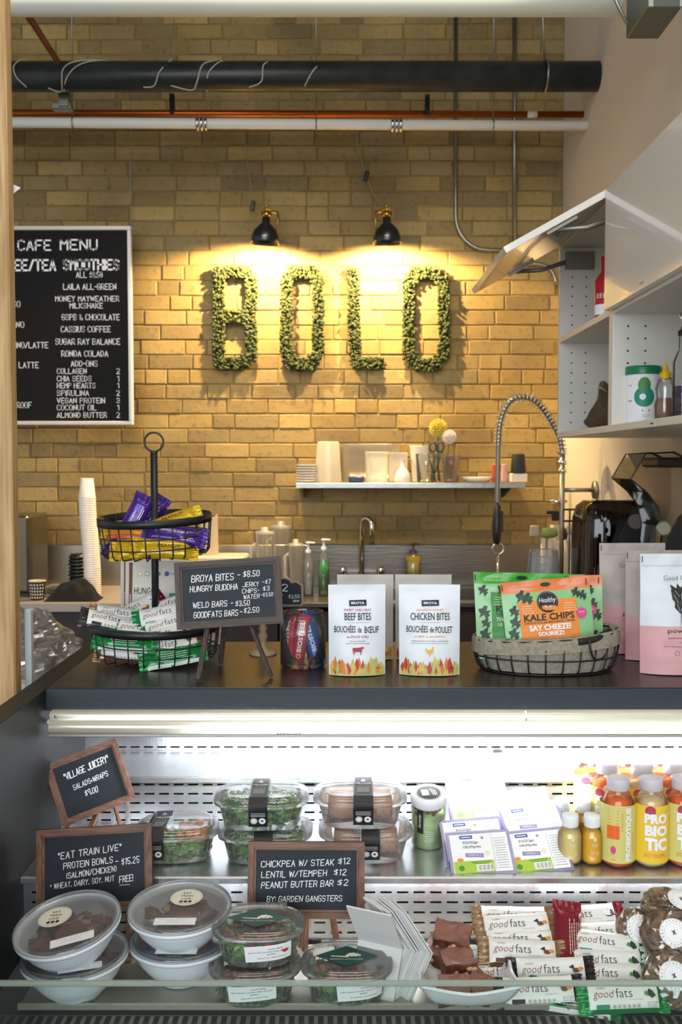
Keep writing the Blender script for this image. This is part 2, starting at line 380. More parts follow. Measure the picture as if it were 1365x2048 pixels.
# brick wall: mortar bed + bricks
def brick_mat(name, island):
    m = bpy.data.materials.new(name); m.use_nodes = True; nt = m.node_tree; b = nt.nodes['Principled BSDF']; N = nt.nodes.new; L = nt.links.new
    if island: src = N('ShaderNodeNewGeometry').outputs['Random Per Island']
    else: src = N('ShaderNodeObjectInfo').outputs['Random']
    r = N('ShaderNodeValToRGB'); cr = r.color_ramp; cols = ['#7c6b45', '#907848', '#9c834a', '#8d7a50', '#a98e52', '#958050', '#b0965c', '#83714a']
    cr.elements[0].color = hexc(cols[0]); cr.elements[1].color = hexc(cols[-1])
    for i, c in enumerate(cols[1:-1]): e = cr.elements.new((i + 1) / 7); e.color = hexc(c)
    L(src, r.inputs[0]); geo = N('ShaderNodeNewGeometry')
    n1 = N('ShaderNodeTexNoise'); n1.inputs['Scale'].default_value = 2.2; n1.inputs['Detail'].default_value = 6; L(geo.outputs['Position'], n1.inputs['Vector'])
    n2 = N('ShaderNodeTexNoise'); n2.inputs['Scale'].default_value = 38; n2.inputs['Detail'].default_value = 5; L(geo.outputs['Position'], n2.inputs['Vector'])
    m1 = N('ShaderNodeMix'); m1.data_type = 'RGBA'; m1.blend_type = 'MULTIPLY'; r1 = N('ShaderNodeMapRange'); r1.inputs['From Min'].default_value = .35; r1.inputs['From Max'].default_value = .6
    r1.inputs['To Min'].default_value = .42; r1.inputs['To Max'].default_value = 0; L(n1.outputs['Fac'], r1.inputs[0]); L(r1.outputs[0], m1.inputs[0]); L(r.outputs[0], m1.inputs[6]); m1.inputs[7].default_value = hexc('#8a7f6c')
    m2 = N('ShaderNodeMix'); m2.data_type = 'RGBA'; m2.blend_type = 'MULTIPLY'; r2 = N('ShaderNodeMapRange'); r2.inputs['From Min'].default_value = .55; r2.inputs['From Max'].default_value = .75
    r2.inputs['To Max'].default_value = .4; L(n2.outputs['Fac'], r2.inputs[0]); L(r2.outputs[0], m2.inputs[0]); L(m1.outputs[2], m2.inputs[6]); m2.inputs[7].default_value = hexc('#6d5a3a')
    L(m2.outputs[2], b.inputs['Base Color']); b.inputs['Roughness'].default_value = .62; b.inputs['Specular IOR Level'].default_value = .35
    bp = N('ShaderNodeBump'); bp.inputs['Strength'].default_value = .5; bp.inputs['Distance'].default_value = .004; L(n2.outputs['Fac'], bp.inputs['Height']); L(bp.outputs[0], b.inputs['Normal'])
    return m
BM1 = brick_mat('brick_a', False); BM2 = brick_mat('brick_b', True)
mortar = mat('mortar', '#937c4e', .85, 0, (120, .5), var=(5, '#77633c'))
wb = MB().box((-1.25, YW + .064, 2.2), (5.6 + 0, .12, 4.6)); WALLB = struct('wall_back', wb, mortar)
def brick_mb(L, seed, H=.0662):
    rr = random.Random(seed); j = lambda a: rr.uniform(-a, a); c = .0035; mb = MB()
    def ring(ins, y): return [(-L / 2 + ins + j(.001), y, -H / 2 + ins + j(.001)), (0 + j(.01), y, -H / 2 + ins + j(.0012)), (L / 2 - ins + j(.001), y, -H / 2 + ins + j(.001)), (L / 2 - ins + j(.001), y, j(.01)),
        (L / 2 - ins + j(.001), y, H / 2 - ins + j(.001)), (j(.01), y, H / 2 - ins + j(.0012)), (-L / 2 + ins + j(.001), y, H / 2 - ins + j(.001)), (-L / 2 + ins + j(.001), y, j(.01))]
    vs = ring(0, .012) + ring(0, .001) + ring(c, -.0012) + [(j(.02), -.0012 + j(.0008), j(.01))]
    fs = [(a * 8 + k, a * 8 + (k + 1) % 8, a * 8 + 8 + (k + 1) % 8, a * 8 + 8 + k) for a in (0, 1) for k in range(8)] + [(16 + k, 16 + (k + 1) % 8, 24) for k in range(8)]
    return mb.add(vs, fs)
CO = 29.2 * YW / F; lens = {}; bricks = []
br = random.Random(3); z = CO * 11; row = 0
while z < 4.35:
    x = -2.9 + (row % 2) * .11 + br.uniform(-.02, .02)
    while x < XR:
        L = br.choices([.212, .198, .102, .150], [60, 20, 17, 3])[0]
        if row % 6 == 4 and br.random() < .35: L = .102
        if x + L > XR: L = XR - x
        if L > .03: bricks.append([x + L / 2, z + br.uniform(-.0015, .0015), round(L, 3), br.uniform(-.003, .0035)])
        x += L + .006
    z += CO; row += 1
BZ0 = P(0, 300, YW).z
def big(b):
    vis = abs(b[0] - .0) < 1.62 and P(0, 1110, YW).z < b[1] < P(0, 40, YW).z and b[0] > P(60, 500, YW).x and b[2] > .09
    if P(0, 845, YW).z < b[1] < P(0, 455, YW).z and b[0] < P(255, 500, YW).x: vis = False
    return (0 if vis else 1, math.hypot(b[0] * .8, (b[1] - P(0, 720, YW).z)) * 1.0 - b[2] * 1.5)
bricks.sort(key=big); rest = MB(); bcache = {}
for i, b in enumerate(bricks):
    if i < 298:
        k = (b[2], i % 3)
        if k not in bcache: bcache[k] = mesh('brick', brick_mb(b[2], i), BM1)
        o = bpy.data.objects.new('brick', bcache[k]); SC.collection.objects.link(o); o.parent = WALLB; o.location = (b[0], YW + b[3], b[1])
        o.rotation_euler = (0, math.radians(br.uniform(-.25, .25)), 0)
    else:
        t = brick_mb(b[2], i); rest.add(t.v, t.f, 0, T(b[0], YW + b[3], b[1]))
o = obj('brick_field', rest, BM2, WALLB); o['kind'] = 'stuff'
# ---------------------------------------------------------------- post, counter, display case
XI = P(94, 1378, 2.0).x          # inner face of the case's left cheek
XO = XI - .045; XE = 1.5
px1 = P(38, 1000, 2.12).x
mb = MB()
def post_fn():
    m = MB(); m.cbox((px1 - .07, 2.10, 2.0), (.14, .04, 4.0), .004); return m
solo('timber_post', post_fn(), PINE, 'rough sawn pale timber post at the left edge of the picture', 'post', base=(px1 - .07, 2.10, 0))
mb = MB().cbox(((XI + XE) / 2, 2.26, CT - .02), (XE - XI, .52, .04), .0015)
ct = solo('countertop', mb, LAMI, 'long dark laminate countertop above the refrigerated display', 'countertop', base=(0, 2.26, CT - .04))
fz0 = P(0, 1419, 2.0).z
mb = MB().cbox(((XI + XE) / 2, 1.9945, (CT + fz0) / 2 - .001), (XE - XI, .008, CT - fz0 - .002), .0008)
obj('front_edge', mb, FASC, ct)
CASE = thing('display_case', 'refrigerated stainless display case under the dark countertop', 'display case', (0, 2, 0))
obj('side_panel', MB().cbox(((XI + XO) / 2, 1.76, CT / 2), (.045, 1.52, CT), .0015), mat('black_cheek', '#101314', .5, 0, (120, .1), var=(40, '#171a1b')), CASE)
YB, Y1, Y2 = 2.293, 2.10, 1.82
Z1 = P(0, 1552, Y1).z; Z2 = P(0, 1752, Y2).z; Z3 = P(0, 1888, Y2).z; YF = 1.602
def perforated(x0, x1, z0, z1, y, rows, pitch=.0312, sl=.0212, sh=.0036, phase=0):
    """sheet with real slots cut through it"""
    mb = MB(); zz = z0; rows = sorted(rows)
    q = lambda a, b, c, d: mb.add([(a, y, b), (c, y, b), (c, y, d), (a, y, d)], [(0, 1, 2, 3)])
    for r in rows:
        q(x0, zz, x1, r - sh / 2); x = x0
        s = x0 + .012 + phase
        while s + sl < x1: q(x, r - sh / 2, s, r + sh / 2); x = s + sl; s += pitch
        q(x, r - sh / 2, x1, r + sh / 2); zz = r + sh / 2
    q(x0, zz, x1, z1); return mb
rowz = lambda v, Y: P(0, v, Y).z
b0 = obj('perforated_panel', perforated(XI, XE, Z1, CT - .042, YB, [rowz(1471, YB), rowz(1494, YB), rowz(1448, YB)]), STEEL, CASE)
obj('perforated_panel', perforated(XI, XE, Z2, Z1 - .004, Y1, [rowz(v, Y1) for v in (1569, 1587.5, 1606, 1624.5, 1640)], phase=.008), STEEL, CASE)
obj('perforated_panel', perforated(XI, XE, Z3, Z2 - .004, Y2 + .014, [rowz(v, Y2) for v in (1771, 1791, 1811, 1831.5, 1852, 1872)], phase=.004), STEEL, CASE)
def shelf(y0, y1, z):
    m = MB(); m.cbox(((XI + XE) / 2, (y0 + y1) / 2, z - .002), (XE - XI, y1 - y0, .004), .0015)
    m.cbox(((XI + XE) / 2, y0 - .002, z - .006), (XE - XI, .004, .012), .0015); return m
obj('shelf', shelf(Y1 - .004, YB, Z1), STEEL, CASE, label='upper bright steel ledge')
obj('shelf', shelf(Y2 - .004, Y1, Z2), STEEL, CASE)
PAN = mat('deck_pan', '#a39e90', .35, .5, (50, .12))
for a, b in ((XI + .062, .345), (.372, XE)):
    m = MB(); m.cbox(((a + b) / 2, (YF + Y2) / 2, Z3 - .002), (b - a, Y2 - YF, .004), .0015); m.cbox(((a + b) / 2, YF, Z3 + .002), (b - a, .006, .012), .002)
    obj('deck_pan', m, PAN, CASE)
m = MB(); m.box(((XI + XE) / 2, 1.95, Z3 - .03), (XE - XI, .8, .01)); m.box(((XI + XE) / 2, YB + .06, .75), (XE - XI, .01, .6)); m.box(((XI + XE) / 2, 1.5, .3), (XE - XI, .04, .56))
obj('liner', m, mat('case_liner', '#4b4d4e', .5), CASE)
# front return-air grille: slots running in depth
m = MB(); gz = Z3 - .008; gy0, gy1 = 1.475, 1.594
def hq(a, b, c, d): m.add([(a, b, gz), (c, b, gz), (c, d, gz), (a, d, gz)], [(0, 1, 2, 3)])
hq(XI, gy1 - .003, XE, gy1); hq(XI, gy0, XE, gy0 + .012); x = XI
while x < XE - .02: hq(x, gy0 + .012, x + .0065, gy1 - .003); x += .0158
obj('air_grille', m, mat('grille_grey', '#77756c', .4, .6), CASE)
gzt = P(0, 1965, 1.47).z
m = MB().cbox(((XI + XE) / 2 - .2, 1.466, (gzt + .42) / 2), (XE - XI + .9, .008, gzt - .42), .001)
obj('front_glass', m, film('case_glass', '#f6faf8', 0, .015, '#cfd8d4', fres=1.25), CASE)
m = MB().cbox(((XI + XE) / 2 - .2, 1.466, gzt + .001), (XE - XI + .9, .0095, .0075), .002)
obj('glass_edge', m, film('polished_glass_edge', '#cfdcd2', .14, .62, '#d3ddd3'), CASE)
# light housing: rolled profile in two lengths with LEDs behind its lip
hx0 = P(104, 1420, 1.985).x; hj = P(1052, 1440, 1.975).x
zt = P(0, 1419, 1.99).z; zb = P(0, 1470, 1.965).z
prof = [(1.992, zt), (1.972, zt - .001), (1.966, zt - .006), (1.970, zt - .014), (1.962, zt - .02), (1.957, zt - .028), (1.958, zt - .036), (1.963, zt - .042), (1.967, zb + .004), (1.957, zb + .001), (1.957, zb - .001), (1.972, zb - .0015), (1.99, zb + .006)]
LENS = bpy.data.materials.new('light_lens'); LENS.use_nodes = True; nt = LENS.node_tree; pb = nt.nodes['Principled BSDF']
pb.inputs['Base Color'].default_value = hexc('#e8e4d2'); pb.inputs['Roughness'].default_value = .22; pb.inputs['Metallic'].default_value = .35
tl = nt.nodes.new('ShaderNodeBsdfTranslucent'); tl.inputs[0].default_value = hexc('#f4efd8'); mx = nt.nodes.new('ShaderNodeMixShader'); mx.inputs[0].default_value = .22
nt.links.new(pb.outputs[0], mx.inputs[1]); nt.links.new(tl.outputs[0], mx.inputs[2]); nt.links.new(mx.outputs[0], nt.nodes['Material Output'].inputs[0])
LH = thing('case_light', 'long rolled light housing along the top front of the display case', 'light', (0, 1.985, zb))
for a, b in ((hx0, hj - .0015), (hj + .0015, XE)):
    m = MB(); m.grid(lambda u, v: (a + (b - a) * u, *prof[round(v * (len(prof) - 1))]), 2, len(prof) - 1)
    obj('light_cover', m, LENS, LH)
fn = lambda x, y, o: Vector((x, 1.9565 - o, y))
c0 = P(578, 1466, 1.957)
m = MB(); m.cbox(((hx0 + XE) / 2, 1.9595, zb + .001), (XE - hx0, .004, .007), .001); obj('lower_lip', m, mat('lip_grey', '#aeb0ad', .35, .8), LH)
printed('lettering', [('t', 'black', 'ELIASON', c0.x, c0.z, .047, .0052, {'bold': .02})], fn, LH)
m = MB(); x = P(432, 1470, 1.99).x
while x < XE - .02:
    m.box((x, 1.99, zb + .0175), (.010, .010, .002)); x += .024
obj('led', m, mat('led_emitter', '#ffffff', .5, emit=('#f4f8ff', 1150)), LH, kind='stuff')
m = MB(); x = P(432, 1470, 1.82).x  # added glow strip, hidden behind the shelf lip, to brighten the deck
while x < XE - .02:
    m.box((x, Y2 + .004, Z2 - .0075), (.012, .007, .002)); x += .03
obj('added_deck_glow', m, mat('added_glow_emitter', '#ffffff', .5, emit=('#f4f8ff', 150)), LH, kind='stuff')
m = MB().cbox(((XI + XE) / 2, 1.99, zb + .022), (XE - XI - .01, .024, .006), .001); obj('led_rail', m, WHITEP, LH)
m = MB().lathe([(0, 0), (.0035, 0), (.003, .0015), (0, .002)], 10, T(hx0 + .013, 1.966, zt - .009) @ RX(90)); obj('screw', m, CHROME, LH)
# ---------------------------------------------------------------- overhead pipes
WHP = mat('white_pipe', '#e9e8df', .4); COP = mat('copper', '#b8622f', .35, 1, (20, .2)); BLP = mat('black_pipe', '#1d2223', .35, 0, (30, .3), var=(12, '#2c3232'))
dz = P(700, 30, 3.0).z + .075; dx1 = P(1238, 15, 3.0).x
solo('white_duct', MB().tube([(-2.2, 3.0, dz), (dx1, 3.0, dz)], .075, 28), mat('duct_white', '#f4faf0', .4), 'wide white duct running across the very top of the picture', 'duct', base=(0, 3.0, dz))
bx = thing('junction_box', 'grey metal box at the right end of the white duct', 'box', (P(1300, 30, 2.75).x, 2.8, P(0, 30, 2.75).z))
a = P(1253, 78, 2.92); b = P(1318, 60, 2.92)
obj('body', MB().cbox(((a.x + b.x) / 2, 2.82, a.z + .13), (b.x - a.x, .2, .26), .002), mat('box_grey', '#5a605c', .45, .5), bx)
obj('rim', MB().box((a.x + .008, 2.718, a.z + .13), (.012, .006, .26)).box((b.x - .004, 2.718, a.z + .13), (.008, .006, .26)), mat('box_rim', '#a9ada6', .4, .6), bx)
obj('conduit', MB().tube([P(1225, -40, 2.7), P(1232, 0, 2.7), P(1246, 30, 2.71), P(1256, 48, 2.72)], .005, 8), GALV, bx)
z1 = P(1100, 153, 4.25).z
bp = thing('black_pipe', 'thick black drain pipe hung across the top of the brick wall', 'pipe', (0, 4.25, z1))
obj('pipe', MB().tube([(-2.4, 4.25, z1), (XR + .02, 4.25, z1)], .0605, 28), BLP, bp)
mh = MB(); hxp = P(1090, 130, 4.25).x
mh.tube([(hxp + .004, 4.25 + .062 * math.cos(q), z1 + .062 * math.sin(q)) for q in [i * .35 for i in range(18)]], .005, 6, True)
mh.tube([(hxp, 4.25, z1 + .06), (hxp - .012, 4.25, z1 + .3), (hxp - .02, 4.25, 4.4)], .004, 6)
obj('hanger', mh, GALV, bp)
def wrap(xs, name='wire'):
    """cable lying on the front of the pipe, from underneath to over the top"""
    m = MB(); pts = []
    for (u, v) in xs:
        q = P(u, v, 4.25); s = max(-1, min(1, (q.z - z1) / .0635)); pts.append((q.x, 4.25 - .0635 * math.sqrt(max(0, 1 - s * s)), z1 + s * .0635))
    m.tube(smooth(pts, 5), .0028, 6); return m
CAB = mat('cable_white', '#b9bcae', .5)
for pts in ([(58, 180), (42, 165), (37, 145), (46, 128), (60, 122)], [(100, 181), (122, 193), (130, 175), (134, 152), (150, 135), (185, 126), (215, 121)], [(128, 190), (140, 168), (160, 145), (190, 130), (220, 122)],
            [(290, 180), (312, 178), (325, 155), (345, 125), (348, 118)], [(345, 178), (385, 183), (398, 172), (410, 140), (440, 124)], [(415, 184), (420, 160), (440, 135), (455, 121)],
            [(500, 180), (525, 172), (530, 140), (550, 122)], [(610, 179), (630, 150), (655, 122)]):
    obj('wire', wrap(pts), CAB, bp)
zl = P(30, 242, 4.40).z; zr = P(1165, 252, 4.44).z
wp = thing('white_pipe', 'slim white pipe with hangers running under the black pipe', 'pipe', (0, 4.42, zl))
A = P(-60, 242, 4.40); A.x = -2.5; B = P(1165, 252, 4.44); B.x = XR
obj('pipe', MB().tube([A, B], .0225, 20), WHP, wp)
for u in (147, 633, 988):
    q = A.lerp(B, (P(u, 245, 4.42).x - A.x) / (B.x - A.x)); m = MB()
    m.tube([(q.x, q.y + .0245 * math.cos(t), q.z + .0245 * math.sin(t)) for t in [i * .35 for i in range(18)]], .003, 6, True)
    m.tube([(q.x, q.y, q.z + .024), (q.x, q.y, 4.4)], .0028, 6); obj('hanger', m, GALV, wp)
for u in (404, 794):
    q = A.lerp(B, (P(u, 245, 4.42).x - A.x) / (B.x - A.x)); m = MB()
    for d in (-.018, 0, .018): m.tube([(q.x + d, q.y + .026 * math.cos(t), q.z + .026 * math.sin(t)) for t in [i * .35 for i in range(18)]], .0075, 6, True)
    obj('coupling', m, CHROME, wp)
A2 = P(-60, 224, 4.50); A2.x = -2.5; B2 = P(1160, 229, 4.50); B2.x = XR
cp = thing('copper_pipe', 'bright copper water pipe just behind the white pipe', 'pipe', (0, 4.5, A2.z))
obj('pipe', MB().tube([A2, B2], .0145, 16), COP, cp)
for u in (345, 855):
    q = A2.lerp(B2, (P(u, 225, 4.5).x - A2.x) / (B2.x - A2.x))
    obj('strap', MB().box((q.x, q.y, q.z + .035), (.02, .035, .09)), BLACKM, cp)
q = A2.lerp(B2, (P(1065, 228, 4.5).x - A2.x) / (B2.x - A2.x))
obj('label_band', MB().tube([(q.x - .022, q.y, q.z), (q.x + .022, q.y, q.z)], .015, 16), mat('pipe_label', '#d8d0c4', .6), cp)
r0 = P(116, 124, 4.165); r1 = P(30, -10, 3.15)
solo('rusty_rod', MB().tube([r0, r1], .012, 12), mat('rust', '#6f3b1c', .6, .3, (20, .3)), 'brown rusty pipe slanting up from the black pipe at top left', 'pipe')
q = P(130, 200, 4.35); m = MB().cbox((q.x, q.y, q.z), (.05, .05, .075), .004); m.cbox((q.x - .01, q.y, q.z - .03), (.085, .04, .03), .004); m.tube([(q.x, q.y, q.z + .03), (q.x - .01, q.y, q.z + .09)], .012, 8)
solo('pipe_clamp', m, GALV, 'grey metal clamp between the black pipe and copper pipe at far left', 'clamp')
# conduits on the wall
yk = YW - .018
def conduit(pts, lab, r=.0095):
    m = MB().tube(pts, r, 12); return solo('conduit', m, GALV, lab, 'conduit', 'galvanised conduits on the brick wall')
a = P(912, -40, yk); b = P(912, 430, yk); c = P(975, 500, yk); e = P(1095, 500, yk)
rr = c.x - b.x
conduit([a, b] + [Vector((b.x + rr - rr * math.cos(t), yk, c.z + (b.z - c.z) * (1 - math.sin(t)))) for t in [i * math.pi / 16 for i in range(1, 9)]] + [e], 'galvanised conduit that drops beside the sign and bends right')
a = P(1030, -40, yk); b = P(1030, 484, yk); conduit([a, b], 'straight vertical galvanised conduit nearest the right wall', .0105)
a = P(1020, 528, yk); b = P(1075, 528, yk); c = P(1113, 570, yk); e = P(1115, 900, yk)
conduit([a, b] + [Vector((b.x + (c.x - b.x) * math.sin(t), yk, c.z + (b.z - c.z) * math.cos(t))) for t in [i * math.pi / 16 for i in range(1, 9)]], 'short galvanised elbow below the open cupboard door')
def cable(pts, lab, r=.0016, m_=None): solo('hanging_wire', MB().tube(pts, r, 5), m_ or mat('thin_wire', '#8d8878', .5, .5), lab, 'wire')
cable([P(348, 30, 4.3), P(347, 128, 4.25)], 'thin wire hanging straight down to the black pipe, left third')
cable([P(990, -260, 4.6), P(991, 170, 4.6), P(993, 222, 4.6)], 'thin rod rising between the two vertical conduits')
cable([P(850, -260, 4.6), P(851, 235, 4.6)], 'thin rod left of the first vertical conduit')
cable([P(708, 250, 4.75), P(718, 300, 4.8), P(730, 345, 4.84), P(745, 385, 4.86), P(776, 425, 4.82)], 'thin lamp cord dangling above the right lamp', .002)
q = P(733, 352, 4.83); solo('cord_switch', MB().cbox((0, 0, 0), (.02, .014, .05), .004), BLACKM, 'small black switch on the cord above the right lamp', 'switch', M=T(q) @ RY(12))
q = P(506, 412, 4.80); solo('cord_switch', MB().cbox((0, 0, 0), (.02, .014, .05), .004), BLACKM, 'small black switch standing just above the left lamp', 'switch', M=T(q) @ RY(8))
cable([P(490, 250, 4.75), P(496, 330, 4.8), P(505, 405, 4.8), P(514, 428, 4.8)], 'thin lamp cord dangling above the left lamp', .002)
# ---------------------------------------------------------------- picture-light lamps
BRASS = mat('brass', '#b8923c', .3, 1)
SHADE = mat('lamp_shade_black', '#15171c', .28, 0, coat=.3)
def lamp(u, lean, lab):
    t = thing('wall_lamp', lab, 'lamp', P(u, 489, 4.66), group='black lamps over the moss letters')
    t['local'] = 1; t.rotation_euler = (math.radians(17), math.radians(lean), 0)
    pr = [(.012, .125), (.016, .125), (.018, .095), (.03, .085), (.048, .065), (.058, .035), (.0625, .0), (.060, .0), (.055, .034), (.046, .062), (.03, .08), (.012, .09)]
    obj('lamp_shade', MB().lathe([(a * 1.08, b) for a, b in pr], 28), SHADE, t)
    m = MB().lathe([(0, .178), (.007, .178), (.009, .172), (.0065, .165), (.006, .15), (.016, .145), (.02, .14), (.02, .125), (0, .125)], 16)
    m.tube([(-.022, 0, .13), (-.022, 0, .155), (.022, 0, .155), (.022, 0, .13)], .003, 6); obj('socket', m, BRASS, t)
    m = MB().tube([(0, .02, .15), (.04 * (1 if lean > 0 else -1), .1, .14), (.04 * (1 if lean > 0 else -1), .24, .10)], .006, 8)
    m.tube([(.05 * (1 if lean > 0 else -1), .03, .15), (.05 * (1 if lean > 0 else -1), .03, .02)], .003, 6); obj('arm', m, BRASS, t)
    obj('bulb', MB().lathe([(0, .03), (.012, .033), (.02, .045), (.02, .055), (.012, .075), (.01, .09)], 14), mat('bulb_glow', '#ffffff', .5, emit=('#ffcf86', 60)), t)
    l = bpy.data.lights.new('lamp_light', 'SPOT'); l.energy = 78; l.color = (1, .70, .33); l.spot_size = math.radians(158); l.spot_blend = .35; l.shadow_soft_size = .012
    o = bpy.data.objects.new('lamp_light', l); SC.collection.objects.link(o); o.parent = t; o.location = (0, 0, .012); o.rotation_euler = (math.radians(10), 0, 0)
lamp(530, 5, 'left black dome lamp with brass socket above the letter B')
lamp(775, -2, 'right black dome lamp with brass socket above the letters L and O')
# ---------------------------------------------------------------- moss letters
MOSS = mat('moss', '#333b22', .95, 0, (160, .8), var=(70, '#585f40', .35, .7), spec=.05)
def moss(letter, paths, lab, seed):
    rr = random.Random(seed); yy = YW - .03; m = MB(); pts = []
    for path in paths:
        q = [P(u, v, yy) for u, v in path]
        for a, b in zip(q, q[1:]):
            n = max(1, int((b - a).length / .009))
            for i in range(n + 1): pts.append(a.lerp(b, i / n))
    c = sum(pts, Vector()) / len(pts)
    for p in pts:
        m.box((p.x, yy + .012, p.z), (.035, .02, .035))
        for k in range(11):
            o = Vector((rr.uniform(-.028, .028), rr.uniform(-.020, .004), rr.uniform(-.012, .012)))
            # keep the clumps inside the stroke in either direction
            o2 = Vector((o.x, o.y, rr.uniform(-.028, .028)))
            r_ = rr.uniform(.0045, .0085)
            m.blob(p + o2, (r_, r_ * .9, r_), 7, .7, rr.randint(0, 999), sm=True, fq=3.2)
    solo('moss_letter', m, MOSS, lab, 'sign letter', 'green moss letters spelling BOLO', base=(c.x, yy, c.z))
moss('B', [[(438, 545), (438, 727)], [(438, 545), (487, 545), (503, 562), (503, 615), (487, 634), (438, 634)], [(487, 634), (503, 652), (503, 710), (487, 727), (438, 727)]], 'letter B of green moss, first on the brick wall', 1)
moss('O', [[(573, 565), (588, 545), (622, 545), (637, 565), (637, 708), (622, 729), (588, 729), (573, 708), (573, 565)]], 'letter O of green moss between the B and the L', 2)
moss('L', [[(707, 545), (708, 640), (712, 727), (762, 727)]], 'letter L of green moss, third in the sign', 3)
moss('O', [[(818, 565), (834, 546), (869, 546), (887, 566), (889, 708), (871, 730), (834, 730), (818, 708), (818, 565)]], 'last letter O of green moss, nearest the open cupboard', 4)
# ---------------------------------------------------------------- menu board
ym = 4.72; tl_ = P(-190, 453, ym); br_ = P(267, 850, ym); mw = br_.x - tl_.x; mhh = tl_.z - br_.z
MBD = thing('menu_board', 'black letter board with white frame reading CAFE MENU on the brick wall', 'menu board', (tl_.x + mw / 2, ym, br_.z))
cx, cz = (tl_.x + br_.x) / 2, (tl_.z + br_.z) / 2
obj('felt_panel', MB().box((cx, ym + .012, cz), (mw - .02, .012, mhh - .02)), mat('felt_black', '#0c0c0e', .9, 0, (2, .2), stretch=(1, 1, 120)), MBD)
fwd = .018
for c_, d in (((cx, ym, tl_.z - fwd / 2), (mw, .03, fwd)), ((cx, ym, br_.z + fwd / 2), (mw, .03, fwd)), ((tl_.x + fwd / 2, ym, cz), (fwd, .03, mhh - 2 * fwd)), ((br_.x - fwd / 2, ym, cz), (fwd, .03, mhh - 2 * fwd))):
    obj('frame', MB().cbox(c_, d, .003), mat('frame_white', '#d9d6d3', .45), MBD)
fn = lambda x, y, o: Vector((x, ym + .006 - o, y))
k = YW and ym / (F * math.cos(TH))
def mt(s, u, v, wpx, hpx, th=.15):
    q = P(u, v, ym); return ('c', 'white', s, q.x, q.z, wpx * ym / F, hpx * ym / F, {'th': hpx * ym / F * th})
its = [mt('CAFE', 68, 490, 64, 19, .17), mt('MENU', 157, 489, 72, 19, .17), mt('COFFEE/TEA', 40, 530, 138, 20, .2), mt('SMOOTHIES', 182, 529, 109, 19, .2), mt('ALL $8.50', 178, 549, 51, 11),
 mt('LAILA ALL-GREEN', 179, 573, 104, 11), mt('MONEY MAYWEATHER', 174, 597, 126, 10), mt('MILKSHAKE', 172, 611, 65, 10), mt('GSPB & CHOCOLATE', 181, 634, 114, 11), mt('CASSIUS COFFEE', 171, 658, 98, 11),
 mt('SUGAR RAY BALANCE', 175, 683, 128, 11), mt('RONDA COLADA', 169, 707, 92, 11), mt('ADD-ONS', 168, 727, 52, 11)]
for s, w, v, n in (('COLLAGEN', 58, 742, '2'), ('CHIA SEEDS', 68, 757, '1'), ('HEMP HEARTS', 76, 771, '1'), ('SPIRULINA', 63, 786, '2'), ('VEGAN PROTEIN', 95, 801, '3'), ('COCONUT OIL', 78, 815, '1'), ('ALMOND BUTTER', 99, 830, '2')):
    its.append(mt(s, 114 + w / 2, v, w, 10)); its.append(mt(n, 236, v, 6 if n != '1' else 3, 10))
for s, u, v, w in (('ESPRESSO', 6, 608, 66), ('AMERICANO', 12, 649, 70), ('CAPPUCCINO/LATTE', 35, 690, 120), ('MOCHA LATTE', 34, 730, 84), ('BULLETPROOF', 20, 810, 84)): its.append(mt(s, u, v, w, 11))
printed('letters', its, fn, MBD)
for u0 in (262,):
    m = MB(); p0 = P(u0, 470, ym - .01); p1 = P(u0, 300, ym); n = 46
    for i in range(n):
        c_ = p0.lerp(p1, i / n); a = 0 if i % 2 else 90
        m.tube([T(c_) @ RZ(a) @ Vector((.0035 * math.cos(t), 0, .0065 * math.sin(t))) for t in [j * math.pi / 3 for j in range(6)]], .0013, 4, True)
    obj('chain', m, GALV, MBD); obj('hanging_wire', MB().tube([p1, P(u0 - 2, 150, ym + .05)], .001, 4), GALV, MBD)
# ---------------------------------------------------------------- cupboards on the right wall
q = P(1115, 876, 3.25); CX = q.x; CZ0 = q.z; CZ1 = P(1216, 376, 2.6).z; CY1 = 3.25; CY0 = CX / (P(1222, 700, 1).x); CYN = CY0 - .66
CM = CZ0 + (CZ1 - CZ0) * .5; pz = .018
def hole_dots(m, x, y, side, z0, z1, n):
    for k in range(n):
        z = z0 + (z1 - z0) * k / (n - 1)
        m.add([(x + .0028 * math.cos(t), y, z + .0028 * math.sin(t)) for t in [i * math.pi / 4 for i in range(8)]], [tuple(range(8))])
DOT = mat('shelf_pin_hole', '#2a2723', .9)
dep = XR - CX
def bay(lab, y0, y1, dots):
    t = thing('wall_cupboard', lab, 'cupboard', (CX, (y0 + y1) / 2, CZ0))
    xm = (CX + XR) / 2; ym_ = (y0 + y1) / 2
    obj('side_panel', MB().cbox((xm, y1 - .009, (CZ0 + CZ1) / 2), (dep, .018, CZ1 - CZ0), .001), PAINTW, t)
    obj('side_panel', MB().cbox((xm, y0 + .009, (CZ0 + CZ1) / 2), (dep, .018, CZ1 - CZ0), .001), PAINTW, t)
    for z in (CZ0 + .009, CM, CZ1 - .009): obj('shelf' if z == CM else 'board', MB().cbox((xm, ym_, z), (dep, y1 - y0 - .036, .018), .001), PAINTW, t)
    obj('back_panel', MB().box((XR - .006, ym_, (CZ0 + CZ1) / 2), (.006, y1 - y0 - .036, CZ1 - CZ0 - .036)), PAINTW, t)
    m = MB()
    for dx in (.04, .085):
        for (za, zb_) in ((CZ0 + .05, CM - .04), (CM + .05, CZ1 - .05)):
            hole_dots(m, CX + dx, y1 - .0185, 1, za, zb_, 8)
    obj('pin_holes', m, DOT, t, kind='stuff'); return t
far = bay('far open wall cupboard with its flap raised over brown bags', CY0, CY1, 1)
near = bay('near wall cupboard with a closed white door above the jars', CYN, CY0, 1)
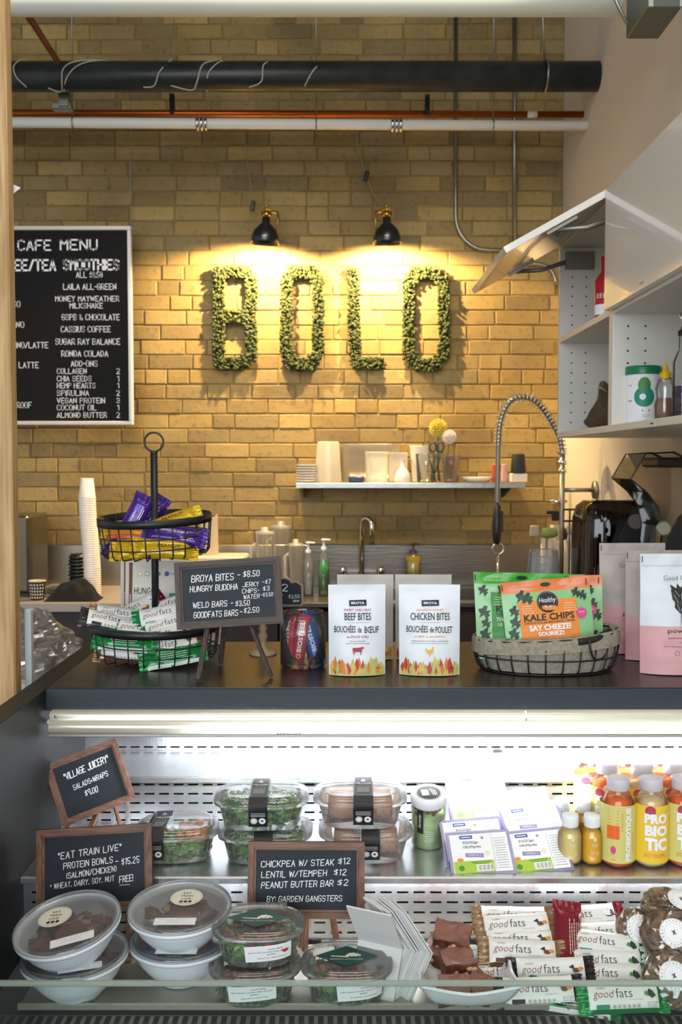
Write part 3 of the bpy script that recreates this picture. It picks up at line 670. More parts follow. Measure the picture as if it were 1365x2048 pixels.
obj('door', MB().cbox((CX - .01, (CYN + CY0) / 2, (CM + CZ1) / 2), (.018, CY0 - CYN - .004, CZ1 - CM - .002), .0012), mat('door_gloss_white', '#dcd8cf', .15, coat=.5), near)
fnw = lambda x, y, o: Vector((CX - .0195 - o, x, y))
qn = PX(1283, 566, CX - .02); obj('maker_mark', decal([('r', 'grey', 0, 0, .03, .003)], lambda x, y, o: Vector((CX - .0195 - o, qn.y - x, qn.z + y)), {'grey': INK['grey']}), INK['grey'], near)
qn = PX(1305, 847, CX); obj('shelf_mark', decal([('r', 'black', 0, 0, .022, .003)], lambda x, y, o: Vector((CX - .0005 - o, qn.y - x, qn.z + y)), {'black': INK['black']}), INK['black'], near)
# raised flap: hinged at the top front edge, stays at a slant
h = Vector((CX, 0, CZ1)); q = P(1011, 500, CY0); fl = (Vector((q.x, 0, q.z)) - h); L = fl.length; ang = math.degrees(math.atan2(-fl.z, -fl.x))
M_ = Matrix.Translation((CX - .001, (CY0 + CY1) / 2, CZ1 + .0)) @ RY(-ang)
d_ = MB().cbox((-L / 2, 0, .0), (L, CY1 - CY0 - .004, .018), .0012, M_)
fo = obj('lift_door', d_, mat('door_gloss_white', '#dcd8cf'), far)
HG = mat('hinge_grey', '#8f8a80', .35, .6)
for yy in (CY0 + .03, CY1 - .03):
    m = MB().box((CX - .0 + .06, yy, CZ1 - .06), (.09, .018, .055)); m.tube([(CX + .03, yy, CZ1 - .06), (CX - .06, yy, CZ1 - .09), M_ @ Vector((-.17, yy - (CY0 + CY1) / 2, -.014))], .007, 6)
    m.box((-.15, yy - (CY0 + CY1) / 2, -.014), (.09, .018, .008), M_); obj('hinge', m, HG, far)
# ---- things in the cupboards
def label_cyl(r, cx, cy, cz, ang=0):
    """map (arc length, height) onto a cylinder facing -y turned by ang degrees"""
    a0 = math.radians(ang)
    return lambda x, y, o: Vector((cx + (r + o) * math.sin(x / r + a0), cy - (r + o) * math.cos(x / r + a0), cz + y))
def jar(name, lab, cat, base, prof, m_, cap=None, capm=None, fill=None, fillm=None, prints=None, r=None, ang=0, group=None, n=24):
    t = thing(name, lab, cat, base, group=group, local=True)
    obj('body', MB().lathe(prof, n), m_, t)
    if fill: obj('liquid', MB().lathe(fill, n), fillm, t)
    if cap: obj('cap', MB().lathe(cap, n), capm, t)
    if prints: obj('label_print', decal(prints, label_cyl(r, 0, 0, 0, ang), inks(prints)), list(inks(prints).values()), t)
    return t
zs = CZ0 + .018
qt = PX(1278, 845, CX + .07); yy = qt.y; rt = .043 * yy / 2.5
jar('supplement_tub', 'white tub with dark green lid and teal flower print in the near cupboard', 'tub', (CX + .08, yy, zs), [(0, .001), (rt * .96, .001), (rt, .006), (rt, .135), (rt * .9, .14)], WHITEP,
    [(rt * 1.03, .128), (rt * 1.04, .132), (rt * 1.04, .146), (rt * 1.0, .15), (0, .15)], mat('tub_lid_green', '#0d7a4a', .35), None, None,
    [('e', 'green', .008, .1, .016, .02), ('e', 'teal', .008, .07, .026, .026), ('e', 'white', .004, .07, .008, .008), ('t', 'grey', 'ILA', -.03, .1, .012, .005), ('r', 'grey', -.03, .06, .012, .003), ('r', 'grey', .012, .035, .02, .006)] + tiny('grey', .01, .024, .02, 2, .004, 3), rt, -22)
qt = PX(1322, 835, CX + .06); y2 = qt.y
hb = [(0, .001), (.022, .001), (.0245, .006), (.0245, .04), (.02, .06), (.0235, .078), (.018, .098), (.012, .106)]
jar('honey_bottle', 'squeeze bottle of amber honey with yellow nozzle in the near cupboard', 'bottle', (CX + .07, y2, zs), hb, CLEAR2, [(.0135, .1), (.0135, .115), (.008, .118), (.004, .135), (.002, .138), (0, .138)], mat('cap_yellow', '#e0b722', .4),
    [(0, .003), (.0225, .004), (.0225, .04), (.0185, .055), (0, .055)], mat('honey', '#8a4a10', .15))
def pourer(lab, y, x, liq, h=.235):
    t = jar('oil_bottle', lab, 'bottle', (x, y, zs), [(0, .001), (.024, .001), (.025, .01), (.025, .13), (.012, .16), (.0115, .195)], GLASS, [(.014, .19), (.014, .2), (.008, .203), (.006, .212), (0, .212)], mat('pourer_black', '#1a1a1a', .4), [(0, .004), (.0225, .005), (.0225, .075), (0, .075)], liq)
    obj('spout', MB().tube([(0, 0, .205), (-.004, 0, .225), (-.012, 0, .24)], .0035, 8).tube([(.004, 0, .212), (.012, 0, .23), (.002, 0, .24)], .0015, 6), CHROME, t)
y3 = PX(1345, 830, CX + .05).y
pourer('glass bottle of dark purple syrup with steel pouring spout', y3, CX + .075, mat('syrup_purple', '#2a1230', .1))
pourer('glass bottle of dark brown syrup at the right picture edge', y3 - .1, CX + .09, mat('syrup_brown', '#4a2410', .1))
yr = (CY0 + CY1) / 2 - .14
qr = P(1208, 600, yr); 
jar('red_bottle', 'red plastic bottle with white band standing in the far cupboard', 'bottle', (P(1213, 600, CY0 + .16).x, CY0 + .16, CM + .009), [(0, .001), (.03, .001), (.031, .03), (.031, .1), (.014, .125), (.013, .155)], mat('red_plastic', '#b3222c', .35),
    [(.0145, .14), (.0145, .165), (0, .166)], mat('red_plastic'), None, None, [('r', 'white', -.005, .018, .05, .028), ('t', 'white', 'EEL', -.002, .055, .028, .012)], .0312, -35)
BAGB = film('kraft_window_bag', '#d6c6b8', .10, .55, '#97826f', rough=.2)
def cbag(base, tiltdeg, rz, lab):
    M = T(base) @ RZ(rz) @ RY(tiltdeg); t = thing('ingredient_bag', lab, 'bag', M=M, group='rolled ingredient bags in the far cupboard')
    m = MB(); m.grid(lambda u, v: ((.05 - .012 * math.sin(v * 3.1)) * math.cos(u * 6.283) * (1 + .1 * math.sin(u * 25 + v * 9)), (.035 * (1 - v * .75)) * math.sin(u * 6.283), v * .12), 20, 8, cu=True)
    m.grid(lambda u, v: (.05 * v * math.cos(u * 6.283), .035 * v * math.sin(u * 6.283), 0), 20, 1, cu=True)
    obj('bag_body', m, BAGB, t); obj('rolled_top', MB().cbox((0, 0, .128), (.1, .02, .02), .004), mat('bag_top', '#6a6259', .4), t)
    obj('zip_band', MB().cbox((0, 0, .113), (.102, .018, .006), .002), mat('bag_band', '#c2b4a0', .4), t)
cbag((CX + .09, CY1 - .15, zs + .012), 28, 30, 'leftmost rolled brown ingredient bag in the far cupboard')
cbag((CX + .10, CY1 - .27, zs + .012), 30, 30, 'middle rolled brown ingredient bag in the far cupboard')
cbag((CX + .11, CY1 - .385, zs + .012), 32, 30, 'rightmost rolled brown ingredient bag in the far cupboard')
# ---------------------------------------------------------------- metal shelf on the brick wall
ys = 4.60; sa = P(592, 966, ys); sb = P(1052, 970, ys); SZ = sa.z
SH = thing('wall_shelf', 'long steel shelf of dishes on the brick wall left of the tap', 'shelf', ((sa.x + sb.x) / 2, ys, SZ))
m = MB().cbox(((sa.x + sb.x) / 2, (ys + YW) / 2, SZ - .002), (sb.x - sa.x, YW - ys - .005, .004), .001); m.cbox(((sa.x + sb.x) / 2, ys, SZ - .012), (sb.x - sa.x, .004, .024), .0015)
obj('board', m, mat('shelf_steel', '#a9a9a2', .35, .9, (30, .3)), SH)
for x in (sa.x + .03, sb.x - .06): obj('bracket', MB().prism([(0, 0), (-.24, 0), (-.24, -.018), (0, -.07)], -.006, .006, Matrix.Translation((x, YW - .006, SZ - .006)) @ Matrix(((0, 0, 1, 0), (1, 0, 0, 0), (0, 1, 0, 0), (0, 0, 0, 1)))), mat('bracket_dark', '#4a4540', .5, .6), SH)
def S(u, dy=.1): q = P(u, 962, ys + dy); return Vector((q.x, ys + dy, SZ + .001))
pk = (ys + .1) / F
for i in range(7):
    m = MB().lathe([(0, 0), (.03, 0), (.045, .004), (.052, .011), (.050, .0115), (.043, .0065), (0, .004)], 24)
    o = solo('plate', m, mat('plate_white', '#ddd6cc', .3), '%s white saucer up from the wall shelf in the saucer stack' % ORD[i], 'plate', 'stack of saucers on the wall shelf'); o.location = S(614) + Vector((0, 0, i * .012))
def tub(name, lab, u0, u1, vt, m_, dy=.1, taper=.9, inv=False, cat='container', kx=1, n=24, p=2, kyr=1):
    q = S((u0 + u1) / 2, dy); r = (u1 - u0) / 2 * (ys + dy) / F; h = (962 - vt) * (ys + dy) / F
    a, b = (r, r * taper) if inv else (r * taper, r)
    w = .0012; pr = [(0, .001), (a * .98, .001), (a, .004), (b, h - .004), (b * 1.03, h), (b * .98, h), (b - w * 2, h - .006), (a - w * 2, .006), (0, .005)]
    if inv: pr = [(a * 1.03, .001), (a, .005), (b, h - .006), (b * .9, h), (0, h)]
    return solo(name, MB().lathe(pr, n, ex=(kx, kyr, p)), m_, lab, cat, M=Matrix.Translation(q))
tub('measuring_tub', 'tall frosted round tub upside down beside the saucers', 630, 684, 881, FROST, .12, .82, True)
tub('clear_tray', 'wide clear food tray standing behind the frosted tubs', 682, 800, 886, film('tray_clear', '#f0ece2', .06, .3, '#dcd4c4', rough=.2), .24, .95, p=8, n=32, kyr=.35)
tub('food_box', 'square frosted food box behind the white bulb vase', 731, 776, 901, FROST, .12, .93, p=8, n=32)
tub('food_box', 'square frosted food box half hidden right of the other', 777, 815, 903, FROST, .17, .95, p=8, n=32)
q = S(713, .06); solo('blue_scoop_box', MB().cbox((0, 0, .0165), (.072, .05, .033), .006).cbox((.012, -.025, .015), (.024, .006, .022), .002), mat('blue_plastic', '#22355f', .4), 'small dark blue plastic box on the wall shelf', 'box', M=Matrix.Translation(q))
q = S(806, .06); solo('bulb_vase', MB().lathe([(0, .001), (.036, .001), (.038, .006), (.036, .03), (.026, .055), (.010, .075), (.0075, .108), (.009, .11), (0, .11)], 24), mat('vase_white', '#ece4da', .3), 'small white bulb vase with narrow neck on the wall shelf', 'vase', M=Matrix.Translation(q))
tub('drinking_glass', 'clear glass holding scissors and pens below the flowers', 832, 872, 905, GLASS, .09, .85, cat='glass')
tub('drinking_glass', 'clear tumbler right of the glass with the flowers', 884, 921, 908, film('smoked_glass', '#d5c6a8', .06, .1), .09, .8, cat='glass')
tub('white_cup', 'white paper cup behind the scissors glass', 820, 858, 890, mat('cup_paper', '#e9dfd0', .6), .2, .75, cat='cup')
# scissors and pens
def flower(u, v, r, col, lab, dy=.11, seed=0):
    q = P(u, v, ys + dy); b = S(u - 8 if u > 880 else u, dy); t = thing('dahlia_flower', lab, 'flower', b, local=True); c = q - b
    m = MB(); rr = random.Random(seed)
    for k in range(70):
        f = (k + .5) / 70; th = math.acos(1 - 1.5 * f); ph = k * 2.399; d = Vector((math.sin(th) * math.cos(ph), -math.cos(th), math.sin(th) * math.sin(ph)))
        s_ = d.cross(Vector((.3, .8, .5))).normalized() * r * .14; e = c + d * r; i0 = c + d * r * .3; mid = c + d * r * .75 + Vector((0, -.002, 0))
        m.add([i0, mid + s_, e, mid - s_], [(0, 1, 2, 3)])
        m.add([i0, mid + s_.cross(d), e, mid - s_.cross(d)], [(0, 1, 2, 3)])
    m.blob(c, r * .45, 8, .2); obj('petals', m, col, t); obj('stem', MB().tube([(0, 0, .01), c * .6, c], .003, 6), mat('stem_green', '#40603a', .6), t)
flower(877, 856, .048, mat('petal_yellow', '#e6d56c', .7), 'yellow pompom flower in the glass on the wall shelf', .12, 1)
flower(899, 874, .038, mat('petal_white', '#eee6dc', .7), 'white pompom flower just right of the yellow one', .09, 2)
q = S(872, .05)
m = MB(); 
for a, b_ in (((0, 0), (-.035, .13)), ((.02, 0), (.0, .15)), ((-.02, .0), (.03, .14))): m.tube([(a[0], 0, a[1] + .004), (b_[0], 0, b_[1])], .004, 6)
for cx_ in (-.014, .02): m.tube([(cx_ + .016 * math.cos(t), 0, .165 + .022 * math.sin(t)) for t in [i * .524 for i in range(12)]], .0045, 6, True)
solo('scissors', m, mat('handle_teal', '#27404a', .4), 'dark handled scissors and pens standing upright among the glasses', 'scissors', M=Matrix.Translation(q))
q = S(955, .11); solo('oval_dish', MB().lathe([(0, .001), (.05, .001), (.072, .016), (.076, .026), (.072, .026), (.05, .008), (0, .006)], 28, ex=(1, .7, 2.4)), mat('plate_white'), 'low white oval dish on the wall shelf behind the hose', 'dish', M=Matrix.Translation(q))
tub('paper_cup', 'red printed paper cup on the wall shelf beside the hose', 984, 1003, 926, mat('cup_red', '#b23d34', .5), .08, .85, cat='cup')
tub('paper_cup', 'white and pink paper cup right of the red cup', 1000, 1016, 926, mat('cup_pinkish', '#dfb9ae', .5), .12, .85, cat='cup')
q = S(1037, .07); solo('coffee_bag', MB().cbox((0, 0, .022), (.078, .05, .042), .004), mat('bag_white', '#e2d8ca', .5), 'low white carton under the black cap on the shelf end', 'carton', M=Matrix.Translation(q))
solo('black_canister', MB().lathe([(.034, 0), (.035, .004), (.028, .088), (.027, .09), (0, .09)], 20, ex=(1, .8, 5)), mat('canister_black', '#17191d', .5), 'black tapered canister standing on the white carton', 'canister', M=Matrix.Translation(q + Vector((0, 0, .0435))))
# ---------------------------------------------------------------- back counter, sink
BZ = .918; yf = 4.26; xs = P(560, 1200, 4.4).x
bc = thing('back_counter', 'pale worktop with dark cabinets against the brick wall at left', 'counter', (-1.3, 4.55, 0))
obj('worktop', MB().cbox(((-2.4 + xs) / 2, (yf + YW) / 2 - .008, BZ - .02), (xs + 2.4, YW - yf - .02, .04), .003), mat('worktop_pale', '#a99f92', .35), bc)
for i in range(4):
    w = (xs + 2.4) / 4; x = -2.4 + w * (i + .5)
    obj('cabinet_door', MB().cbox((x, yf + .05, (BZ - .04) / 2), (w - .006, .02, BZ - .05), .002), mat('cabinet_dark', '#28221f', .5), bc)
obj('backsplash', MB().cbox(((-2.4 + xs) / 2, YW - .016, BZ + .1), (xs + 2.4, .01, .2), .002), mat('splash_steel', '#a39d92', .28, .8, (4, .2)), bc)
sk = thing('sink_counter', 'stainless sink counter with tall backsplash under the wall shelf', 'sink', ((xs + XR) / 2, 4.55, 0))
ssm = mat('sink_steel', '#8d8880', .3, .9, (4, .2), stretch=(2, 2, 30)); xm = (xs + XR) / 2
m = MB(); sx0, sx1 = P(660, 1200, 4.4).x, P(1020, 1200, 4.4).x
m.cbox(((xs + sx0) / 2, 4.58, BZ - .01), (sx0 - xs, .63, .02), .002); m.cbox(((sx1 + XR) / 2 - .002, 4.58, BZ - .01), (XR - sx1 - .004, .63, .02), .002)
m.cbox(((sx0 + sx1) / 2, 4.31, BZ - .01), (sx1 - sx0, .09, .02), .002); m.cbox(((sx0 + sx1) / 2, 4.82, BZ - .01), (sx1 - sx0, .15, .02), .002)
obj('worktop', m, ssm, sk)
m = MB()
for c, d in ((((sx0 + sx1) / 2, 4.55, BZ - .25), (sx1 - sx0, .4, .01)), ((sx0 + .004, 4.55, BZ - .13), (.008, .4, .24)), ((sx1 - .004, 4.55, BZ - .13), (.008, .4, .24)), (((sx0 + sx1) / 2, 4.36, BZ - .13), (sx1 - sx0, .008, .24)), (((sx0 + sx1) / 2, 4.745, BZ - .13), (sx1 - sx0, .008, .24))): m.box(c, d)
obj('basin', m, ssm, sk)
obj('backsplash', MB().cbox((xm, YW - .016, BZ + .1), (XR - xs - .01, .012, .2), .002), ssm, sk)
obj('cabinet_front', MB().cbox((xm, yf + .04, (BZ - .03) / 2), (XR - xs - .01, .02, BZ - .05), .002), mat('cabinet_brown', '#3a2b20', .5), sk)
# gooseneck tap
q = P(724, 1152, 4.80); tz = q.z
tp = thing('gooseneck_tap', 'chrome gooseneck tap with two knobs over the sink', 'tap', (q.x, 4.8, BZ))
rx = .5 * (P(743, 1060, 4.8).x - q.x); top = P(733, 1038, 4.8).z
obj('spout', MB().tube([(q.x, 4.8, tz)] + [(q.x, 4.8, top - rx - .02)] + [(q.x + rx - rx * math.cos(t), 4.8 - .04 * t / 3, top - rx + rx * 1.2 * math.sin(t)) for t in [i * math.pi / 12 for i in range(1, 13)]] + [(q.x + 2 * rx + .002, 4.755, P(0, 1088, 4.76).z)], .0115, 12), CHROME, tp)
a, b = P(678, 1155, 4.8), P(768, 1155, 4.8)
obj('base_plate', MB().cbox(((a.x + b.x) / 2, 4.79, (BZ + tz) / 2), (b.x - a.x + .01, .06, tz - BZ), .006), CHROME, tp)
for u in (686, 762): e = P(u, 1145, 4.8); obj('knob', MB().lathe([(0, .05), (.016, .048), (.019, .03), (.017, .012), (.01, .0)], 12, T(e.x, 4.79, tz - .002)), CHROME, tp)
def pump(u, vt, vb, vl, liq, lab, Y=4.5, w=22, noz=WHITEP):
    q = P(u, vb, Y); r = w / 2 * Y / F; H = P(u, vt + 22, Y).z - BZ; t = thing('pump_bottle', lab, 'bottle', (q.x, Y, BZ + .001), local=True)
    obj('body', MB().lathe([(0, .001), (r, .002), (r, H * .78), (r * .5, H * .92), (r * .4, H)], 16), CLEAR2, t)
    zl = P(u, vl, Y).z - BZ
    if liq: obj('liquid', MB().lathe([(0, .004), (r * .93, .005), (r * .93, zl), (0, zl)], 16), liq, t)
    obj('pump', MB().lathe([(r * .5, H), (r * .5, H + .012), (.006, H + .018), (.004, H + .04), (.011, H + .042), (.011, H + .05), (0, H + .05)], 12).tube([(0, 0, H + .047), (.03, -.01, H + .045)], .0045, 6), noz, t)
pump(617, 1084, 1196, 1150, None, 'empty clear pump bottle left of the green one')
pump(648, 1078, 1200, 1122, mat('soap_green', '#1f8a3c', .15, sss=.2), 'pump bottle of bright green soap beside the sink')
pump(827, 1085, 1185, 1112, mat('soap_yellow', '#b39a1e', .1), 'wide clear bottle of yellow soap right of the gooseneck tap', 4.72, 31, mat('pump_brown', '#4b3a2c', .3))
# pre-rinse spray tap
Yr = 4.19; rxx = P(1125, 980, Yr).x
sp = thing('spray_tap', 'tall spring hose spray tap mounted by the right wall', 'tap', (rxx, Yr, BZ))
obj('riser', MB().tube([(rxx, Yr, BZ), (rxx, Yr, P(0, 905, Yr).z)], .0115, 12), GALV, sp)
zf = P(0, 980, Yr).z
obj('wall_bracket', MB().tube([(rxx, Yr, zf), (XR - .012, Yr, zf)], .009, 10).tube([(XR - .014, Yr, zf), (XR - .001, Yr, zf)], .038, 18), GALV, sp)
for v in (905, 925, 942): obj('collar', MB().tube([(rxx, Yr, P(0, v, Yr).z - .008), (rxx, Yr, P(0, v, Yr).z + .008)], .019, 12), CHROME, sp)
m = MB(); m.tube([(rxx - .05, Yr, P(0, 1003, Yr).z), (rxx + .02, Yr, P(0, 1003, Yr).z)], .008, 8); obj('cross_handle', m, CHROME, sp)
ctl = [(1125, 905), (1121, 880), (1112, 858), (1098, 834), (1082, 812), (1064, 798), (1045, 794), (1026, 799), (1012, 815), (1003, 838), (999, 862), (997, 900), (996, 950), (995, 1010)]
path = [P(u, v, Yr - .0) for u, v in ctl]
pl = smooth(path); obj('hose', MB().tube(pl, .0105, 10), mat('hose_grey', '#7d7c74', .35, .6), sp)
coil = []; n = 11 * 6; turns = 34; M_ = 14 * turns; cum = [0]
seg = pl[:n]
for a, b in zip(seg, seg[1:]): cum.append(cum[-1] + (b - a).length)
for i in range(M_):
    d = cum[-1] * i / (M_ - 1); k = 0
    while k < len(cum) - 2 and cum[k + 1] < d: k += 1
    p = seg[k].lerp(seg[k + 1], (d - cum[k]) / max(cum[k + 1] - cum[k], 1e-6)); tg = (seg[k + 1] - seg[k]).normalized()
    u_ = Vector((0, 1, 0)); w_ = tg.cross(u_).normalized(); a = 6.2832 * i / 14; coil.append(p + (u_ * math.cos(a) + w_ * math.sin(a)) * .021)
obj('spring', MB().tube(coil, .0026, 5), CHROME, sp)
e = path[-1]
obj('spray_handle', MB().lathe([(.009, .03), (.011, 0), (.017, -.005), (.018, -.06), (.021, -.07), (.02, -.12), (.014, -.16), (.01, -.165), (0, -.165)], 14, T(e)).cbox((.02, 0, -.07), (.012, .012, .09), .003, T(e)), BLACKM, sp)
rc = P(996, 1098, Yr); obj('ring', MB().tube([(rc.x + .024 * math.cos(t), Yr, rc.z + .024 * math.sin(t)) for t in [i * .393 for i in range(16)]], .004, 6, True).tube([(rc.x, Yr, rc.z - .024), (rc.x, Yr, BZ)], .006, 6), CHROME, sp)
# ---------------------------------------------------------------- left of the back counter
cq = P(185, 1180, 4.5); Mc = mesh('paper_cup', MB().lathe([(.038, 0), (.0395, .003), (.037, .006), (.0285, .092), (.027, .092), (.027, .088), (0, .088)], 20), mat('cup_white', '#efe6da', .55))
ztop = P(0, 957, 4.5).z; ncup = 44; stp = (ztop - BZ - .092) / (ncup - 1)
for i in range(ncup):
    o = bpy.data.objects.new('paper_cup', Mc); SC.collection.objects.link(o); o.location = (cq.x + .004 * math.sin(i * .12) - i * .00035, 4.5, BZ + .001 + i * stp)
    tag(o, ('white paper cup nested in the tall leaning stack at left' if 0 < i < ncup - 3 else ('topmost white paper cup of the tall stack at left', 'white paper cup next below the topmost of the tall stack', 'white paper cup third from the top of the tall stack')[ncup - 1 - i] if i else 'bottom white paper cup of the tall stack at left'), 'cup', 'tall stack of white paper cups')
q = P(156, 1170, 4.58); Ml = mesh('cup_lid', MB().lathe([(.042, 0), (.043, .004), (.036, .008), (.034, .018), (.03, .018), (.029, .014), (0, .014)], 20), mat('lid_black', '#15181b', .4))
nl = int((P(0, 1108, 4.58).z - BZ) / .0165)
for i in range(nl):
    o = bpy.data.objects.new('cup_lid', Ml); SC.collection.objects.link(o); o.location = (q.x + .002 * math.sin(i * 2.1), 4.58, BZ + .001 + i * .0165)
    tag(o, '%s black coffee cup lid from the bottom of the lid stack' % ORD[i], 'lid', 'stack of black cup lids')
q = P(75, 1190, 4.36); t = thing('patterned_cup', 'small black and cream checked paper cup on the back counter', 'cup', (q.x, 4.36, BZ + .001), local=True)
obj('body', MB().lathe([(0, .001), (.028, .001), (.036, .082)], 20), mat('cup_black', '#2a2622', .6), t)
obj('rim', MB().lathe([(.036, .08), (.0385, .083), (.037, .086), (.034, .086), (.033, .08), (.03, .06), (0, .06)], 20), mat('cup_cream', '#d5c5ac', .6), t)
its = [('r', 'cream', -.035 + i * .011 + (j % 2) * .002, .012 + j * .014, .005, .008) for i in range(7) for j in range(5)]
obj('pattern', decal(its, lambda x, y, o: Vector(((.0285 + .0075 * y / .08 + o + .0004) * math.sin(x / .032), -(.0285 + .0075 * y / .08 + o + .0004) * math.cos(x / .032), y)), inks(its)), INK['cream'], t, kind='stuff')
q = P(150, 1195, 4.38); m = MB()
m.grid(lambda u, v: ((u - .5) * .235, (v - .5) * .13, max(0.001, .085 * (1 - abs(2 * u - 1) ** 2.5) * (1 - abs(2 * v - 1) ** 2) * (.75 + .5 * u) * (1 + .45 * noise.noise(Vector((u * 5, v * 4, 2)))))), 30, 18)
solo('black_cloth', m, mat('cloth_black', '#17181b', .95, 0, (300, .5)), 'crumpled black cloth in front of the cup stack', 'cloth', M=T(q.x, 4.36, BZ + .001))
q = P(118, 1180, 4.62)
for i, (w, d, h, rz, c) in enumerate(((.12, .15, .018, 12, '#5b5449'), (.11, .13, .012, -6, '#8a8274'))):
    solo('notebook', MB().cbox((0, 0, h / 2), (w, d, h), .002), mat('notebook%d' % i, c, .6), ['lower dark notebook lying behind the black cloth', 'upper pale notebook lying behind the black cloth'][i], 'notebook', M=T(q.x, 4.62, BZ + .001 + i * .0185) @ RZ(rz))
q = P(20, 1100, 4.6); h = P(0, 1028, 4.6).z - BZ; w = (P(57, 1100, 4.45).x - P(-60, 1100, 4.45).x)
t = thing('coffee_grinder', 'grey metal machine at the far left of the back counter', 'machine', (P(57, 1100, 4.45).x - w / 2, 4.6, BZ), local=True)
obj('body', MB().cbox((0, 0, h / 2 + .01), (w, .3, h - .02), .01), mat('machine_grey', '#6d6657', .35, .7), t); obj('foot', MB().box((0, 0, .008), (w * .9, .26, .014)), BLACKM, t)
q0, q1 = P(385, 1113, 4.5), P(492, 1113, 4.5)
solo('white_case', MB().cbox(((q0.x + q1.x) / 2, 4.58, (BZ + q0.z) / 2 + .001), (q1.x - q0.x, .2, q0.z - BZ), .008), mat('case_cream', '#d5c4ab', .4), 'cream box appliance on the back counter behind the chalkboard', 'appliance', base=((q0.x + q1.x) / 2, 4.58, BZ))
a, b = P(398, 1113, 4.55), P(436, 1033, 4.55); m = MB()
m.grid(lambda u, v: (a.x + (b.x - a.x) * (.5 + .5 * math.cos(u * 6.283) * (1 - .08 * v)), 4.57 + .03 * (1 - v * .6) * math.sin(u * 6.283), a.z + .002 + (b.z - a.z) * v * (1 + .06 * math.cos(u * 6.283 * 2))), 20, 6, cu=True)
solo('paper_bag', m, mat('bag_cream', '#c9b592', .7), 'cream paper bag standing behind the upper wire basket', 'bag', base=((a.x + b.x) / 2, 4.57, a.z))
for i, (u0, u1, vt, lab, Y) in enumerate(((512, 548, 1068, 'clear blender jug with dark collar behind the chalkboard', 4.5), (545, 582, 1056, 'taller clear blender jug in the middle of the three', 4.62), (578, 606, 1092, 'short clear blender jug nearest the pump bottles', 4.48))):
    q = P((u0 + u1) / 2, 1190, Y); r = (u1 - u0) / 2 * Y / F; H = P(0, vt, Y).z - BZ
    t = thing('blender_jug', lab, 'jug', (q.x, Y, BZ + .001), local=True)
    obj('body', MB().lathe([(0, .002), (r * .7, .003), (r * .75, .05), (r, H - .02), (r * 1.02, H)], 20, ex=(1, 1, 3)), film('jug_clear', '#f3efe6', .08, .2, '#e8e0d0', rough=.15), t)
    obj('collar', MB().lathe([(r * .8, .0), (r * .82, .03), (r * .76, .05)], 20), mat('collar_teal', '#14262c', .4), t) if i != 1 else None
    obj('handle', MB().tube([(-r * .9, 0, H * .85), (-r * 1.5, -.01, H * .8), (-r * 1.5, -.01, H * .4), (-r * .8, 0, H * .3)], .007, 8), FROST, t)
    obj('lid', MB().lathe([(r * 1.03, H - .002), (r * 1.03, H + .01), (r * .4, H + .014), (r * .35, H + .03), (0, H + .03)], 20), FROST, t)
# ---------------------------------------------------------------- right side counter with blender hoods
sc = thing('side_counter', 'dark counter along the right wall under the cupboards', 'counter', (XR - .25, 3.4, 0))
obj('worktop', MB().cbox((XR - .225, 3.4, BZ - .02), (.44, 1.71, .04), .003), mat('worktop_dark', '#3a332d', .4), sc)
obj('cabinet', MB().cbox((XR - .215, 3.4, (BZ - .04) / 2), (.42, 1.68, BZ - .04), .003), mat('cabinet_dark'), sc)
SMOKE = film('smoked_plastic', '#77726e', .04, .16, '#1c1b1d', rough=.04); SMOKE2 = film('smoked_sheet', '#e9e2d8', .0, .04, '#6b6058', rough=.04, fres=1.2)
def enclosure(x0, x1, Y, zt, lab, open_=False):
    w = x1 - x0; t = thing('blender_hood', lab, 'blender hood', ((x0 + x1) / 2, Y, BZ + .001), local=True); H = zt - BZ
    obj('base', MB().cbox((0, 0, .03), (w, .24, .06), .01), BLACKM, t)
    obj('motor', MB().lathe([(.07, .06), (.075, .14), (.06, .16), (0, .16)], 20), BLACKM, t)
    if not open_:
        m = MB(); m.lathe([(.5, .0), (.5, H - .12), (.49, H - .06), (.45, H - .02), (.36, H)], 40, T(0, 0, .06 - .06) @ Matrix.Diagonal((w, .24, 1, 1)), ex=(1, 1, 5))
        m.add([(w * .36 * c[0], .24 * .36 * c[1], H) for c in ((-1, -1), (1, -1), (1, 1), (-1, 1))], [(0, 1, 2, 3)]); obj('shell', m, SMOKE, t)
        obj('inner_panel', MB().grid(lambda u, v: (-w * .18 + w * .62 * u, .02 - .05 * math.sin(u * 3), .06 + (H - .1) * v * (1 - .12 * (1 - u) ** 3)), 8, 6), mat('panel_black', '#121214', .35), t)
        c0 = P(1273, 1044, Y - .13); c0 = (c0.x - (x0 + x1) / 2, -.125, c0.z - BZ)
        obj('hinge_disc', MB().lathe([(0, .004), (.024, .004), (.026, 0)], 20, sm=False, M= T(*c0) @ RX(90)), mat('disc_grey', '#77726c', .3, .5), t)
        obj('side_arm', MB().prism([(-.05, -.14), (.05, -.14), (.055, .02), (.03, .05), (-.005, .045), (-.045, -.05)], 0, .004, T(c0[0] - .005, c0[1] + .007, c0[2]) @ RX(90)), mat('panel_black'), t)
        obj('edge_trim', MB().tube([(-w * .5, -.05, .06), (-w * .5, -.05, H - .1), (-w * .42, -.05, H - .02), (-w * .3, -.05, H), (w * .4, -.05, H), (w * .5, -.05, H - .05), (w * .5, -.05, .06)], .003, 6), mat('panel_black'), t)
    return t
Ya = 3.35; enclosure(P(1152, 1100, Ya).x, P(1300, 1100, Ya).x, Ya, P(0, 1002, Ya).z, 'smoked blender hood standing closed on the right')
Yb = 2.95; xb0 = P(1298, 1100, Yb).x
t = enclosure(xb0, xb0 + .2, Yb, P(0, 1010, Yb).z, 'smoked blender hood with its cover swung up at the right edge', True)
